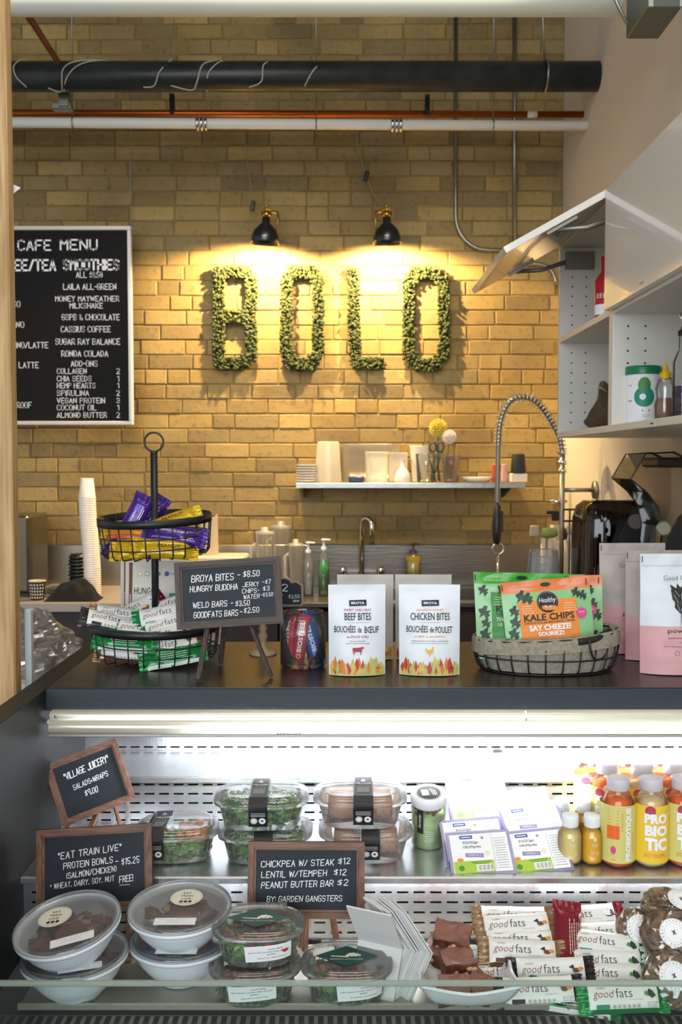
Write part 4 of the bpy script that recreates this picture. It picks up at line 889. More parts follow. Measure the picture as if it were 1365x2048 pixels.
off = Vector((xb0 + .1, Yb, BZ + .001)); L_ = lambda u, v, dy=0: P(u, v, Yb + dy) - off
m = MB().prism([(p.x, p.z) for p in (L_(1298, 1128), (L_(1312, 1070)), L_(1333, 1030), L_(1352, 1016), L_(1352, 1060), L_(1340, 1100), L_(1325, 1135))], .1, .115, RX(90)); obj('side_arm', m, mat('panel_black'), t)
c0 = L_(1329, 1057, -.12); obj('hinge_disc', MB().lathe([(0, .006), (.018, .006), (.021, .003), (.022, 0)], 20, sm=False, M= T(c0.x, -.116, c0.z) @ RX(90)), mat('disc_chrome', '#b5b3a4', .25, .6), t)
pr = [(1325, 905), (1272, 908), (1243, 957), (1275, 984), (1296, 1012), (1304, 1050), (1300, 1090)]
m = MB(); A_ = [L_(u, v) for u, v in pr]; m.grid(lambda u, v: (A_[round(u * 6)].x, -.1 + .2 * v, A_[round(u * 6)].z), 6, 1, sm=False)
obj('cover_rim', m, film('clear_sheet', '#f6f2ec', 0, .02, fres=1.15), t); m = MB()
inn = [L_(u, v) for u, v in ((1365, 925), (1365, 1020), (1350, 1050), (1330, 1065))]
for y in (-.1, .1): obj('cover_side', MB().add([(p.x, y, p.z) for p in A_ + inn[::-1]], [tuple(range(len(A_) + 4))]), SMOKE2, t)
for y in (-.1, .1):
    m = MB().tube([(p.x, y, p.z) for p in A_], .0022, 6); m.tube([(p.x, y, p.z) for p in (A_[0], L_(1365, 925))], .0035, 6)
    obj('cover_edge', m, mat('panel_black'), t)
m = MB().cbox((L_(1330, 925).x, 0, L_(1330, 925).z), (.09, .17, .03), .008, ); obj('cover_latch', m, mat('latch_dark', '#35302e', .3), t)
# utensil holder and rack
Yu = 4.02; ub = P(1130, 1120, Yu)
t = thing('utensil_rack', 'dark wire rack hanging behind the spray tap', 'rack', (P(1170, 1000, 3.95).x, 3.95, BZ), local=True)
o0 = Vector((P(1170, 1000, 3.95).x, 3.95, BZ)); m = MB()
xa, xb = P(1128, 1020, 3.95).x - o0.x, P(1190, 1020, 3.95).x - o0.x; za, zb2 = P(0, 1019, 3.95).z - BZ, P(0, 1042, 3.95).z - BZ
for zz in (za, zb2, .12, .01): m.tube([(xa, 0, zz), (xb, 0, zz), (xb, -.25, zz)], .004, 6)
for i in range(6): x = xa + (xb - xa) * i / 5; m.tube([(x, 0, 0), (x, 0, za)], .003, 6)
for i in range(6): m.tube([(xb, -.05 * i, 0), (xb, -.05 * i, za)], .003, 6)
obj('wire_frame', m, mat('rack_wire', '#3a332c', .4, .6), t)
for i, (u, vt) in enumerate(((1087, 1076), (1101, 1078), (1114, 1082), (1133, 1080), (1143, 1084))):
    q = P(u, 1120, Yu); h = P(0, vt, Yu).z - BZ - .001
    t = solo('utensil_tube', MB().lathe([(.011, 0), (.011, h), (.0095, h), (.0095, .01), (0, .01)], 12), mat('tube_white', '#cfc3b2', .4), '%s white upright utensil tube from the left by the spray tap' % ORD[i], 'tube', 'row of white utensil tubes', M=T(q.x, Yu, BZ + .001))
def stick(name, lab, cat, pts, r, mt_, head=None, hm=None):
    t = thing(name, lab, cat, pts[0]); obj('handle', MB().tube(pts, r, 8), mt_, t)
    if head: obj('head', head, hm, t)
a = P(1114, 1100, Yu); b = P(1082, 1052, Yu - .03)
stick('dish_brush', 'green dish brush leaning left in the utensil tubes', 'brush', [P(1101, 1105, Yu), P(1100, 1078, Yu)], .005, WHITEP, MB().blob(P(1098, 1066, Yu), (.04, .02, .022), 10, .3, 3, ), mat('brush_green', '#8a9c52', .7))
stick('dish_brush', 'square white dish brush leftmost in the utensil tubes', 'brush', [P(1087, 1105, Yu), P(1078, 1060, Yu)], .004, mat('handle_wood', '#b08b5e', .6), MB().cbox(tuple(P(1070, 1062, Yu)), (.036, .02, .045), .004), mat('brush_white', '#b3a48c', .7))
stick('spray_bottle', 'black topped spray bottle behind the spray tap riser', 'bottle', [Vector((P(1110, 1050, 4.1).x, 4.1, BZ + .001)), P(1110, 1050, 4.1)], .02, mat('bottle_greyish', '#bdb3a3', .4), MB().cbox(tuple(P(1112, 1032, 4.1)), (.03, .022, .04), .004).cbox(tuple(P(1106, 1025, 4.1)), (.05, .018, .014), .003), BLACKM)
for i, (u, v, c, nm) in enumerate(((1137, 1058, '#d8ccb4', 'white'), (1145, 1054, '#e2d6c4', 'pale'), (1131, 1068, '#5e1b16', 'dark red'), (1147, 1072, '#b58a1c', 'yellow'))):
    stick('spatula', '%s handled spatula standing right of the spray tap riser' % nm, 'spatula', [P(1136 + 2 * i, 1100, Yu), P(u, v + 8, Yu)], .004, WHITEP, MB().blob(P(u, v, Yu), (.012, .008, .026), 8, .2, i), mat('spat%d' % i, c, .5))
# ---------------------------------------------------------------- things at the left behind the counter
tb = thing('side_table', 'low white table at the left end of the counter', 'table', (-1.05, 2.62, 0)); tzz = CT - .1
tx1 = XO - .02
obj('tabletop', MB().cbox((tx1 - .35, 2.72, tzz - .015), (.7, .5, .03), .003), mat('table_white', '#d9d4cc', .5), tb)
for dx in (.04, .66):
    for dy in (2.5, 2.94): obj('leg', MB().cbox((tx1 - dx, dy, (tzz - .03) / 2), (.04, .04, tzz - .03), .003), mat('table_white'), tb)
m = MB()
def bagf(u, v):
    a = u * 6.283; r = (.118 * (1 - v) ** .55 + .022) * (1 + .3 * noise.noise(Vector((math.cos(a) * 2.2, math.sin(a) * 2.2, v * 4)))) + .012 * noise.noise(Vector((math.cos(a) * 7, math.sin(a) * 7, v * 12)))
    return (r * math.cos(a) * 1.15 + .03 * v, r * math.sin(a) * .8, .165 * v + .012 * noise.noise(Vector((u * 9, v * 7, 1))) * v)
m.grid(bagf, 46, 26, cu=True, sm=False)
def bagf2(u, v):
    a = u * 6.283; r = .07 * (1 - v) ** .5 * (1 + .45 * noise.noise(Vector((math.cos(a) * 3, math.sin(a) * 3, v * 5))))
    return (r * math.cos(a) * 1.2 + .135, r * math.sin(a), .1 * v * (1 + .2 * noise.noise(Vector((u * 5, v * 5, 3)))))
m.grid(bagf2, 36, 16, cu=True, sm=False)
q = P(105, 1340, 2.62)
solo('crumpled_plastic_bag', m, film('crinkly_film', '#e6e4e0', .22, .22, '#d8d4cc', rough=.12), 'crumpled clear plastic bag at the left end of the counter', 'bag', M=T(tx1 - .20, 2.62, tzz + .002))
q0 = P(41, 1222, 2.14); q1 = P(56, 1222, 2.14)
solo('white_board', MB().cbox(((q0.x + q1.x) / 2, 2.17, q0.z / 2), (q1.x - q0.x - .002, .02, q0.z), .002), mat('board_pale', '#cfdde2', .45), 'pale upright board edge between the timber post and the counter', 'board', base=((q0.x + q1.x) / 2, 2.17, 0))
q = P(33, 380, 2.14); solo('paper_flag', MB().prism([(-.012, .012), (.008, .012), (-.004, -.012)], 0, .001, RX(90)), WHITEP, 'small scrap of white paper sticking out behind the timber post', 'paper', M=T(P(30, 383, 2.125)) @ RY(25))
# ---------------------------------------------------------------- pouches
def pouch_fn(W, H, Tk, seed=0, wr=.0018, flare=0):
    o = Vector((seed * 5.3, 0, seed * 2.1))
    def f(side):
        def fn(x, z, off=0):
            v = max(0, min(1, z / H)); u = max(-1, min(1, 2 * x / W))
            g = math.cos(math.pi / 2 * min(1, v / .9)) ** .75 if v < .9 else 0
            y = Tk / 2 * g * (1 - abs(u) ** 2.6) + .0009
            y += wr * noise.noise(Vector((x * 28, v * 9, side * 3)) + o) * (1 - abs(u) ** 4) * min(1, v * 8 + .2) * (1.6 if v > .7 else 1)
            y += .003 * noise.noise(Vector((x * 9, v * 3, 7)) + o) * side
            return Vector((x * (1 + flare * v), -side * (y + off) , z))
        return fn
    return f
def pouch(name, lab, cat, M, W, H, Tk, zones, items, seed=0, group=None, back=None, flare=0, wr=.0018, extra=None):
    """zones: [(v_top, material), ...] from the bottom up"""
    t = thing(name, lab, cat, M=M, group=group); poff = .0016 if wr > .003 else .0007; f = pouch_fn(W, H, Tk, seed, wr, flare); mats = [z[1] for z in zones]; m = MB()
    def mi(u, v):
        for i, z in enumerate(zones):
            if v <= z[0]: return i
        return len(zones) - 1
    nv = 30
    m.grid(lambda u, v: f(1)((u - .5) * W, v * H), 18, nv, mi); m.grid(lambda u, v: f(-1)((.5 - u) * W, v * H), 18, nv, mi)
    m.grid(lambda u, v: f(1)((u - .5) * W, 0) * (1 - v) + f(-1)((u - .5) * W, 0) * v, 18, 2, 0)
    obj('wrapper', m, mats, t)
    if items:
        d = inks(items); obj('print', decal(items, lambda x, y, o: f(1)(x, y, o), d, poff), list(d.values()), t)
    if extra: extra(t, f)
    return t
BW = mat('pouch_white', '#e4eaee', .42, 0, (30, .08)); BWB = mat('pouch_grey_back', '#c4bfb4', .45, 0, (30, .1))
def flames(W, seed, h=.03):
    rr = random.Random(seed); it = [('r', 'flame2', 0, .010, W * .96, .018)]; cols = ['flame1', 'flame2', 'flame3', 'flame4']
    for k in range(46):
        x = (((k * 7) % 46) / 45 - .5) * W * .93 + rr.uniform(-.002, .002); w = rr.uniform(.0035, .006); z = rr.uniform(.008, .026); hh = rr.uniform(.010, .018)
        w = min(w, W * .485 - abs(x)) if abs(x) + w > W * .485 else w
        if w > .001: it.append(('p', rr.choice(cols), [(x, max(.001, z - hh)), (x + w, z), (x, z + hh), (x - w, z)]))
    return it
COW = [(-13, 6), (-12, 9), (8, 10), (10, 12), (12, 11), (16, 10), (15, 7), (11, 6), (10, 0), (9, -2), (8, -8), (6.5, -8), (6.5, -1), (-6, -1), (-8, -2), (-9, -8), (-10.5, -8), (-11, 0), (-13, 4), (-13.6, -3), (-14.3, -3)]
HEN = [(-9, 9), (-6, 3), (0, 3), (5, 6), (6, 11), (9, 11), (10, 8), (8, 6), (9, 0), (5, -5), (1, -7), (1, -11), (-1, -11), (-1, -7), (-6, -4), (-10, 3)]
def sil(mt_, pts, cx, cy, s): return ('p', mt_, [(cx + a * s, cy + b * s) for a, b in pts])
def broya(W, H, kind, seed):
    a = 'red' if kind == 'beef' else 'orange'; it = flames(W, seed)
    it += [('r', 'black', .0015, .154, .0365, .0125, 2), ('t', 'white', 'BROYA', .0015, .154, .028, .0052, {'bold': .02}),
      ('t', a, 'SWEET CHILI HEAT' if kind == 'beef' else 'JALAPEÑO HONEY', .001, .1395, .058, .0048 if kind == 'beef' else .006, {'bold': .01}),
      ('t', 'black', 'BEEF BITES' if kind == 'beef' else 'CHICKEN BITES', .001, .1255, .056 if kind == 'beef' else .083, .0155, {'bold': .008}), ('r', 'grey', 0, .1125, .045, .0005),
      ('t', 'black', 'BOUCHÉES', -.0265, .1005, .045, .0185 * .95, {'bold': .008}), ('t', 'black', 'de', .0045, .098, .0085, .0125, {'bold': .008}), ('t', 'black', 'BŒUF' if kind == 'beef' else 'POULET', .030, .0975, .031 if kind == 'beef' else .036, .014, {'bold': .008}),
      ('t', a, 'au DOUX CHILI' if kind == 'beef' else 'au MIEL et JALAPEÑO', 0, .083, .046 if kind == 'beef' else .066, .0055, {'bold': .01}),
      ('t', 'black', 'Made with 100% GRASS FED BEEF' if kind == 'beef' else 'CHICKEN RAISED WITHOUT THE USE of ANTIBIOTICS or ADDED HORMONES', 0, .0735, .034 if kind == 'beef' else .078, .0026), ('t', 'black', '100% FAIT de BŒUF NOURRI à L\'HERBE' if kind == 'beef' else 'POULET ÉLEVÉ SANS UTILISATION D\'ANTIBIOTIQUES ou SANS AJOUT', 0, .0688, .05 if kind == 'beef' else .08, .0026),
      sil('red', COW, 0, .052, .00085) if kind == 'beef' else sil('yellow', HEN, 0, .052, .0009), ('t', 'black', '60 g', W * .37, .016, .01, .006, {'bold': .01})]
    return it
def onct(u, v, rz=0, lean=0, dy=0): q = G(u, v, CT); return Matrix.Translation((q.x, q.y + dy, CT + .0012)) @ RZ(rz) @ RX(-lean)
gb = 'white stand-up pouches of meat bites'
def bite(lab, u, v, kind, seed, rz=0, lean=3, W=.131, H=.193, dy=.022, front=True):
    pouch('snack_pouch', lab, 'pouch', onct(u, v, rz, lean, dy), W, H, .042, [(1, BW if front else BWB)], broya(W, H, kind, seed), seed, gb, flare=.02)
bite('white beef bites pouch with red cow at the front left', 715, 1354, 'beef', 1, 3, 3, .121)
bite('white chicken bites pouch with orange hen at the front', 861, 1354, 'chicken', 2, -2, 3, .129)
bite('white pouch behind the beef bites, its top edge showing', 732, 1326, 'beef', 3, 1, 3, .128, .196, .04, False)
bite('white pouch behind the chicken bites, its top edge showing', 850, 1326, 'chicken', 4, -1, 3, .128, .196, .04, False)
bite('white pouch farthest back right of the chicken bites', 872, 1334, 'chicken', 5, -5, 2, .128, .185, .028 + .0, False) if False else None
# ---- powder pouches at right
PK = mat('pouch_pink', '#dba6a8', .6, 0, (140, .1)); PT = mat('pouch_top_pale', '#dfe6ea', .5, 0, (40, .1)); PT2 = mat('pouch_top_grey', '#bdb2aa', .5, 0, (40, .1))
def leafart(cx, cy, s):
    it = []; rr = random.Random(4)
    for k in range(9):
        a = math.radians(90 + (k - 4) * 9); x0, y0 = cx + rr.uniform(-.003, .003), cy - .02 * s + k % 3 * .012 * s; l = (.026 + .008 * rr.random()) * s
        ex, ey = x0 + math.cos(a) * l, y0 + math.sin(a) * l; nx, ny = -math.sin(a) * .006 * s, math.cos(a) * .006 * s; mx_, my_ = (x0 + ex) / 2, (y0 + ey) / 2
        it.append(('p', 'black', [(x0, y0), (mx_ + nx, my_ + ny), (ex, ey), (mx_ - nx, my_ - ny)])); it.append(('r', 'cream', mx_, my_, .0006, l * .6, math.degrees(a) - 90))
    it.append(('p', 'black', [(cx - .001, cy - .02 * s), (cx + .001, cy - .02 * s), (cx - .004, cy - .045 * s)])); return it
def powder(lab, uL, u_w, v, H, W, seed, rz, dy=0, split=.43, top=PT):
    q = G(uL, v, CT); M = Matrix.Translation((q.x + W / 2, q.y + .03 + dy, CT + .0012)) @ RZ(rz) @ RX(-2)
    it = [('r', 'black', -W / 2 + .004, H * .955, .0018, .013), ('r', 'grey', 0, H * .9, W * .96, .0007), ('t', 'grey', 'Good Goods', .002, H * .8, .075, .011), ('t', 'black', 'powder', .0, H * .36, .062, .012), ('t', 'black', 'ESSENTIAL GRAINS', 0, H * .305, .06, .003), ('r', 'black', 0, H * .27, .02, .0005),
          ('t', 'black', 'skin rejuvenation / face & body', 0, H * .235, .078, .003), ('o', 'black', -.012, H * .18, .005, .0006), ('o', 'black', .004, H * .18, .005, .0006), ('o', 'black', .02, H * .18, .005, .0006)] + leafart(0, H * .6, 1.25)
    pouch('powder_pouch', lab, 'pouch', M, W, H, .06, [(split, PK), (1, top)], it, seed, 'pink and white powder pouches', wr=.004)
powder('frontmost pink and white powder pouch at the right edge', 1288, 0, 1352, .258, .165, 11, 2, 0, .40)
powder('middle pink and white powder pouch behind the frontmost', 1266, 0, 1330, .252, .16, 12, 4, .035, .40, PT2)
powder('rearmost pink and grey powder pouch beside the linen-lined basket', 1222, 0, 1322, .262, .16, 13, 2, .075, .44, PT2)
# ---- coconut jerky pouches behind the wire stand
CB = mat('pouch_cacao', '#7d3f1f', .5)
def jerky(lab, u, v, W, H, seed, rz, dy, full=True):
    it = [('r', 'brown', -W * .41, H / 2, .0085, H * .97), ('t', 'white', 'RAW CACAO', -W * .41, H * .5, .05, .0045, {'rot': 90, 'bold': .02})]
    if full:
        it += [('e', 'lime', -.038, H * .855, .006, .006), ('e', 'cream', -.038, H * .855, .0045, .0045), ('e', 'teal', -.021, H * .855, .006, .006), ('e', 'cream', -.021, H * .855, .0045, .0045), ('r', 'teal', .002, H * .855, .02, .009), ('e', 'blue', .028, H * .855, .006, .006), ('t', 'blue', 'NON GMO', .046, H * .855, .018, .004),
          ('t', 'black', 'HUNGrY', -.024, H * .66, .056, .016), ('t', 'pink', 'BUDDHA', .008, H * .66, .014, .005, {'rot': 90}), ('t', 'black', 'COCONUT', -.006, H * .5, .07, .008, {'bold': .02}), ('t', 'brown', 'JERKY', -.004, H * .42, .062, .014, {'bold': .04}), ('r', 'teal', .045, H * .6, .02, .014)]
    pouch('jerky_pouch', lab, 'pouch', onct(u, v, rz, 3, dy), W, H, .03, [(1, mat('pouch_ivory', '#cfcbc0', .45, 0, (30, .1)))], it, seed, 'white coconut jerky pouches')
jerky('front white coconut jerky pouch with brown stripe behind the pole', 285, 1322, .15, .212, 21, -1, .165)
jerky('rear white jerky pouch peeking out at the left of the front one', 262, 1322, .15, .206, 22, 2, .235, False)
jerky('white jerky pouch leaning right behind the chalkboard', 372, 1322, .13, .2, 23, 4, .205, False)
# ---------------------------------------------------------------- wrapped bars
def bar_mesh(key, W, H, Tk, body, end, band=None, seed=0, band2=None, rough=1):
    """flow-wrapped bar lying in XY, top +Z.  band: colour of the front long side"""
    m = MB(); o = Vector((seed * 3.3, seed, 0)); ce = .1
    mats = [body, end, band or body, band2 or band or body]
    def zone(side):
        def f(u, v):
            if u < ce * 1.1 or u > 1 - ce * 1.1: return 1
            if v < .16: return 2
            if side < 0: return 3
            return 0
        return f
    def s(side):
        def f(u, v):
            x = (u - .5) * W; e = min(u, 1 - u); t = 0 if e < ce * .8 else min(1, (e - ce * .8) / .09) ** .6
            y = (v - .5) * (H * (1 + .10 * (1 - t))); z = side * Tk / 2 * t * (1 - abs(2 * v - 1) ** 3.2)
            if e < ce: z += .0022 * math.sin(v * 30 + seed) * (e / ce * .5 + .5) * rough
            z += .002 * rough * noise.noise(Vector((x * 60, y * 45, side * 2)) + o) * (.4 + (1 - t)) + side * .0003
            if e == 0: x += .0016 * (1 if u > .5 else -1) * (1 if int(v * 20) % 2 else -.5)
            z += .004 * noise.noise(Vector((x * 14, 1, 3)) + o) * rough
            return (x, y, z)
        return f
    nu, nv = 34, 20
    m.grid(s(1), nu, nv, zone(1)); m.grid(lambda u, v: s(-1)(u, v), nu, nv, zone(-1)); return mesh('wrapper', m, mats), s(1)
BARS = {}
def bar_kind(key, W, H, Tk, body, end, band, items, seed=0, band2=None, rough=1):
    me, f = bar_mesh(key, W, H, Tk, body, end, band, seed, band2, rough); d = inks(items)
    fn = lambda x, y, o: Vector(f(max(0, min(1, x / W + .5)), max(0, min(1, y / H + .5)))) + Vector((0, 0, o))
    pm = mesh('print', decal(items, fn, d, .0006), list(d.values())) if items else None
    BARS[key] = (me, pm)
def bar(key, M, lab, group, name='snack_bar', cat='snack bar'):
    t = thing(name, lab, cat, M=M, group=group); obj('wrapper', BARS[key][0], None, t)
    if BARS[key][1]: obj('print', BARS[key][1], None, t)
    return t
GFW = mat('wrapper_white', '#e6e6df', .32, 0, (50, .15))
def gf(badge, pic):
    W_ = .15
    it = [('t', 'black', "SUZIE'S", -.036, .0145, .014, .0022), ('t', 'maroon', 'good', -.033, .004, .036, .0155, {'shear': .3, 'bold': -.012}), ('t', 'black', 'fats', .001, .0065, .027, .0135, {'bold': -.012}),
      ('t', 'maroon', 'nutritiously delicious', .02, -.004, .022, .0014), ('r', badge, -.036, -.0135, .022, .0065)]
    it += [('o', 'grey', -.017 + .008 * k, -.0135, .0028, .0006) for k in range(6)] + [('e', 'grey', -.017 + .008 * k, -.0135, .0012, .0012) for k in range(6)]
    it += pic; it += tiny('grey', .045, -.009, .016, 3, .003, 2, .0008); return it
leaf = [('p', 'kale', [(.038, .004), (.043, .012), (.049, .008), (.053, .001), (.046, -.003)]), ('p', 'green', [(.034, .003), (.037, .009), (.041, .006), (.04, .001)])]
nut = [('e', 'brown', .042, .003, .006, .0035), ('e', 'orange', .05, .005, .005, .003), ('p', 'black', [(.03, .008), (.038, .012), (.04, .004)])]
coco = [('e', 'black', .046, .006, .009, .0075), ('e', 'white', .0445, .0075, .0085, .0068), ('p', 'brown', [(.052, .012), (.058, .001), (.05, .0)])]
foil = lambda n, c: mat(n, c, .25, .25, (60, .3))
GRN = foil('foil_green', '#15803f'); BRN = foil('foil_brown', '#6b4a30'); DRD = foil('foil_dark_red', '#7d1c2c'); BLK = foil('foil_black', '#2b2426'); YEL = foil('foil_yellow', '#c9a514'); PUR = foil('foil_purple', '#43207c')
BRB = foil('foil_brown_light', '#8f6f4c')
bar_kind('mint', .15, .048, .017, GFW, GRN, GRN, gf('teal', leaf), 1)
bar_kind('mintb', .15, .048, .017, GRN, GRN, GFW, tiny('white', 0, .004, .07, 4, .005, 5), 2)
bar_kind('choc', .15, .048, .017, GFW, BRB, BRN, gf('brown', nut), 3)
bar_kind('coco', .15, .048, .017, GFW, DRD, GFW, gf('maroon', coco), 4)
bar_kind('almond', .15, .048, .017, GFW, BLK, BLK, gf('black', nut), 5)
bar_kind('maroonb', .15, .048, .017, DRD, DRD, DRD, tiny('cream', .01, 0, .06, 6, .004, 5), 6)
bar_kind('yellow', .15, .046, .02, YEL, YEL, YEL, [('t', 'brown', 'PEANUT', .01, .004, .05, .008, {'bold': .02})] + tiny('cream', 0, -.008, .07, 2, .004, 1), 7, None, 1.6)
bar_kind('purple', .145, .046, .02, PUR, PUR, PUR, [('t', 'white', 'NOIX DE CAJOU', .0, .004, .06, .0055, {'bold': .03}), ('r', 'white', .03, -.008, .03, .0015), ('r', 'white', .028, -.012, .026, .0015)], 8, None, 1.6)
bar_kind('orange', .14, .046, .02, mat('foil_orange', '#d98a1a', .3, .2), YEL, mat('foil_redo', '#b2412a', .3, .2), [], 9, None, 1.6)
bar_kind('stick_red', .118, .028, .013, foil('foil_red', '#b8232f'), foil('foil_red', '#b8232f'), None, [('t', 'white', 'BIOSTEEL', .008, .001, .068, .010, {'bold': .02}), ('o', 'white', -.036, 0, .005, .001)], 10, None, 1)
bar_kind('stick_blue', .118, .028, .013, foil('foil_blue', '#2159a8'), foil('foil_blue', '#2159a8'), None, [('t', 'white', 'BIOSTEEL', .008, .001, .068, .010, {'bold': .02}), ('o', 'white', -.036, 0, .005, .001)], 11, None, 1)
# ---------------------------------------------------------------- two-tier wire stand
bs = G(312, 1322, CT); SX, SY = bs.x, bs.y; pxm = SY / F
ST = thing('tiered_stand', 'black two-tier round wire basket stand with ring handle', 'stand', (SX, SY, CT), local=True)
zz = lambda v: P(0, v, SY).z - CT
obj('pole', MB().tube([(0, 0, .012), (0, 0, zz(905))], .0082, 16).lathe([(0, zz(903)), (.009, zz(903)), (.0085, zz(906))], 14), BLACKM, ST)
rc = zz(884); obj('ring_handle', MB().tube([(.0215 * math.cos(t), 0, rc + .0215 * math.sin(t)) for t in [i * .1963 for i in range(32)]], .0024, 8, True), BLACKM, ST)
def basket(r0, r1, zt, zb, nw, M, band=.018):
    m = MB(); m.lathe([(r1 - .001, zt - band), (r1 + .001, zt - band), (r1 + .001, zt), (r1 - .001, zt), (r1 - .001, zt - band)], 56, M)
    rim = m; w = MB()
    for f in (.36, .7): zf_ = zt - band + (zb - zt + band) * f; r = r1 + (r0 - r1) * f; w.tube([(r * math.cos(t), r * math.sin(t), zf_) for t in [i * .1309 for i in range(48)]], .0015, 6, True, M=M)
    for i in range(nw // 2):
        a = math.pi * (i + .5) / (nw // 2); d = Vector((math.cos(a), math.sin(a), 0)); pts = []
        # bent wires: down one side, across the floor, up the other
        pts = [d * r1 + Vector((0, 0, zt - .004)), d * (r1 + (r0 - r1) * .9) + Vector((0, 0, zb + .008)), d * (r0 - .004) + Vector((0, 0, zb)), -d * (r0 - .004) + Vector((0, 0, zb)), -d * (r1 + (r0 - r1) * .9) + Vector((0, 0, zb + .008)), -d * r1 + Vector((0, 0, zt - .004))]
        w.tube(pts, .0016, 6, M=M)
    return rim, w
Mu = RY(-2.2) @ RX(3); zt, zb = zz(1030), zz(1108); R1 = .5 * (422 - 197) * pxm
rim, w = basket(R1 * .93, R1, 0, zb - zt, 26, T(0, 0, zt) @ Mu); u_ = obj('upper_basket', rim, BLACKM, ST); obj('wire', w, BLACKM, u_, kind='stuff')
zt2, zb2_ = zz(1240), .014; R2 = .5 * (437 - 180) * pxm
rim, w = basket(R2 * .94, R2, 0, zb2_ - zt2, 26, T(0, 0, zt2) @ RY(.6) @ RX(1.5)); l_ = obj('lower_basket', rim, BLACKM, ST); obj('wire', w, BLACKM, l_, kind='stuff')
for a in (270, 30, 150): obj('foot', MB().lathe([(0, 0), (.006, .0), (.007, .006), (.005, .012), (0, .014)], 10, T(R2 * .6 * math.cos(math.radians(a)), R2 * .6 * math.sin(math.radians(a)), 0)), BLACKM, ST)
def inb(x, y, z, rz, rx=0, ry=0): return Matrix.Translation((SX + x, SY + y, CT + z)) @ RZ(rz) @ RY(ry) @ RX(rx)
g = 'wrapped bars in the upper wire basket'; ub_ = zb
for k, x, y, z, rz, rx, ry, lab in [
 ('yellow', -.012, -.066, .016, 2, 66, -2, 'yellow wrapped bar lying against the front wires of the upper basket'), ('yellow', .035, -.072, .018, 6, 66, 4, 'yellow wrapped bar at the front right of the upper basket'),
 ('yellow', .0, -.045, .04, 4, 60, -12, 'slanting yellow bar across the middle of the upper basket'), ('yellow', .038, -.02, .075, 8, 45, -18, 'yellow bar sticking up out of the upper basket right of the pole'),
 ('purple', .055, -.055, .048, -4, 60, 8, 'purple cashew bar behind the right wires of the upper basket'), ('purple', -.052, .0, .07, 10, 80, -62, 'left purple bar poking up out of the upper basket'),
 ('purple', -.025, .03, .07, 8, 80, -58, 'second purple bar poking up just left of the pole'), ('orange', -.045, -.035, .052, -6, 40, 2, 'orange and yellow bar just under the rim at left of the upper basket'),
 ('purple', -.05, -.04, .014, -30, 40, 0, 'purple bar low at the left of the upper basket'), ('yellow', .02, .03, .02, 30, 20, 0, 'yellow bar hidden deep at the back of the upper basket'), ('yellow', .0, -.01, .012, -8, 8, 0, 'yellow bar flat on the floor of the upper basket')]:
    bar(k, inb(x, y, ub_ + z, rz, rx, ry), lab, g)
g = 'wrapped bars in the lower wire basket'; lb_ = zb2_
for k, x, y, z, rz, rx, ry, lab in [
 ('mintb', -.052, -.085, .048, -10, 62, 3, 'green backed bar at the front left wires of the lower basket'), ('choc', -.05, -.075, .02, -6, 70, 2, 'brown edged bar lowest at the front left of the lower basket'),
 ('mint', -.02, -.05, .062, -8, 55, 6, 'white and green bar half hidden behind the lower basket rim'), ('coco', .035, -.068, .055, 6, 60, -14, 'dark red ended bar at the front right of the lower basket'),
 ('choc', .05, -.078, .032, 10, 62, -16, 'brown edged bar slanting at the right of the lower basket'), ('mintb', .055, -.092, .016, 12, 60, -8, 'green bar lowest at the front right of the lower basket'),
 ('mint', .03, -.035, .098, 6, 62, -12, 'white and green bar leaning up front of the pole, upper one'), ('mint', .045, -.05, .078, 6, 62, -16, 'white and green bar leaning just above the lower rim'),
 ('choc', .045, .0, .115, 4, 55, -20, 'white bar with brown edge highest behind the mint bars'), ('choc', -.075, -.01, .09, 12, 55, 8, 'white bar with brown badge at the left of the lower basket'),
 ('almond', -.09, -.035, .08, 16, 50, 14, 'white bar with dark ends hanging over the left rim of the lower basket'), ('coco', -.05, .02, .1, 30, 45, -25, 'white bar with brown end standing at the back left of the lower basket'),
 ('almond', 0, .0, .03, 20, 10, 0, 'white bar flat on the floor of the lower basket'), ('mint', .03, .05, .04, -30, 15, 0, 'white bar deep at the back of the lower basket'), ('choc', .0, .01, .06, -5, 30, 4, 'white bar in the middle of the lower basket pile')]:
    bar(k, inb(x, y, lb_ + z, rz, rx, ry), lab, g)
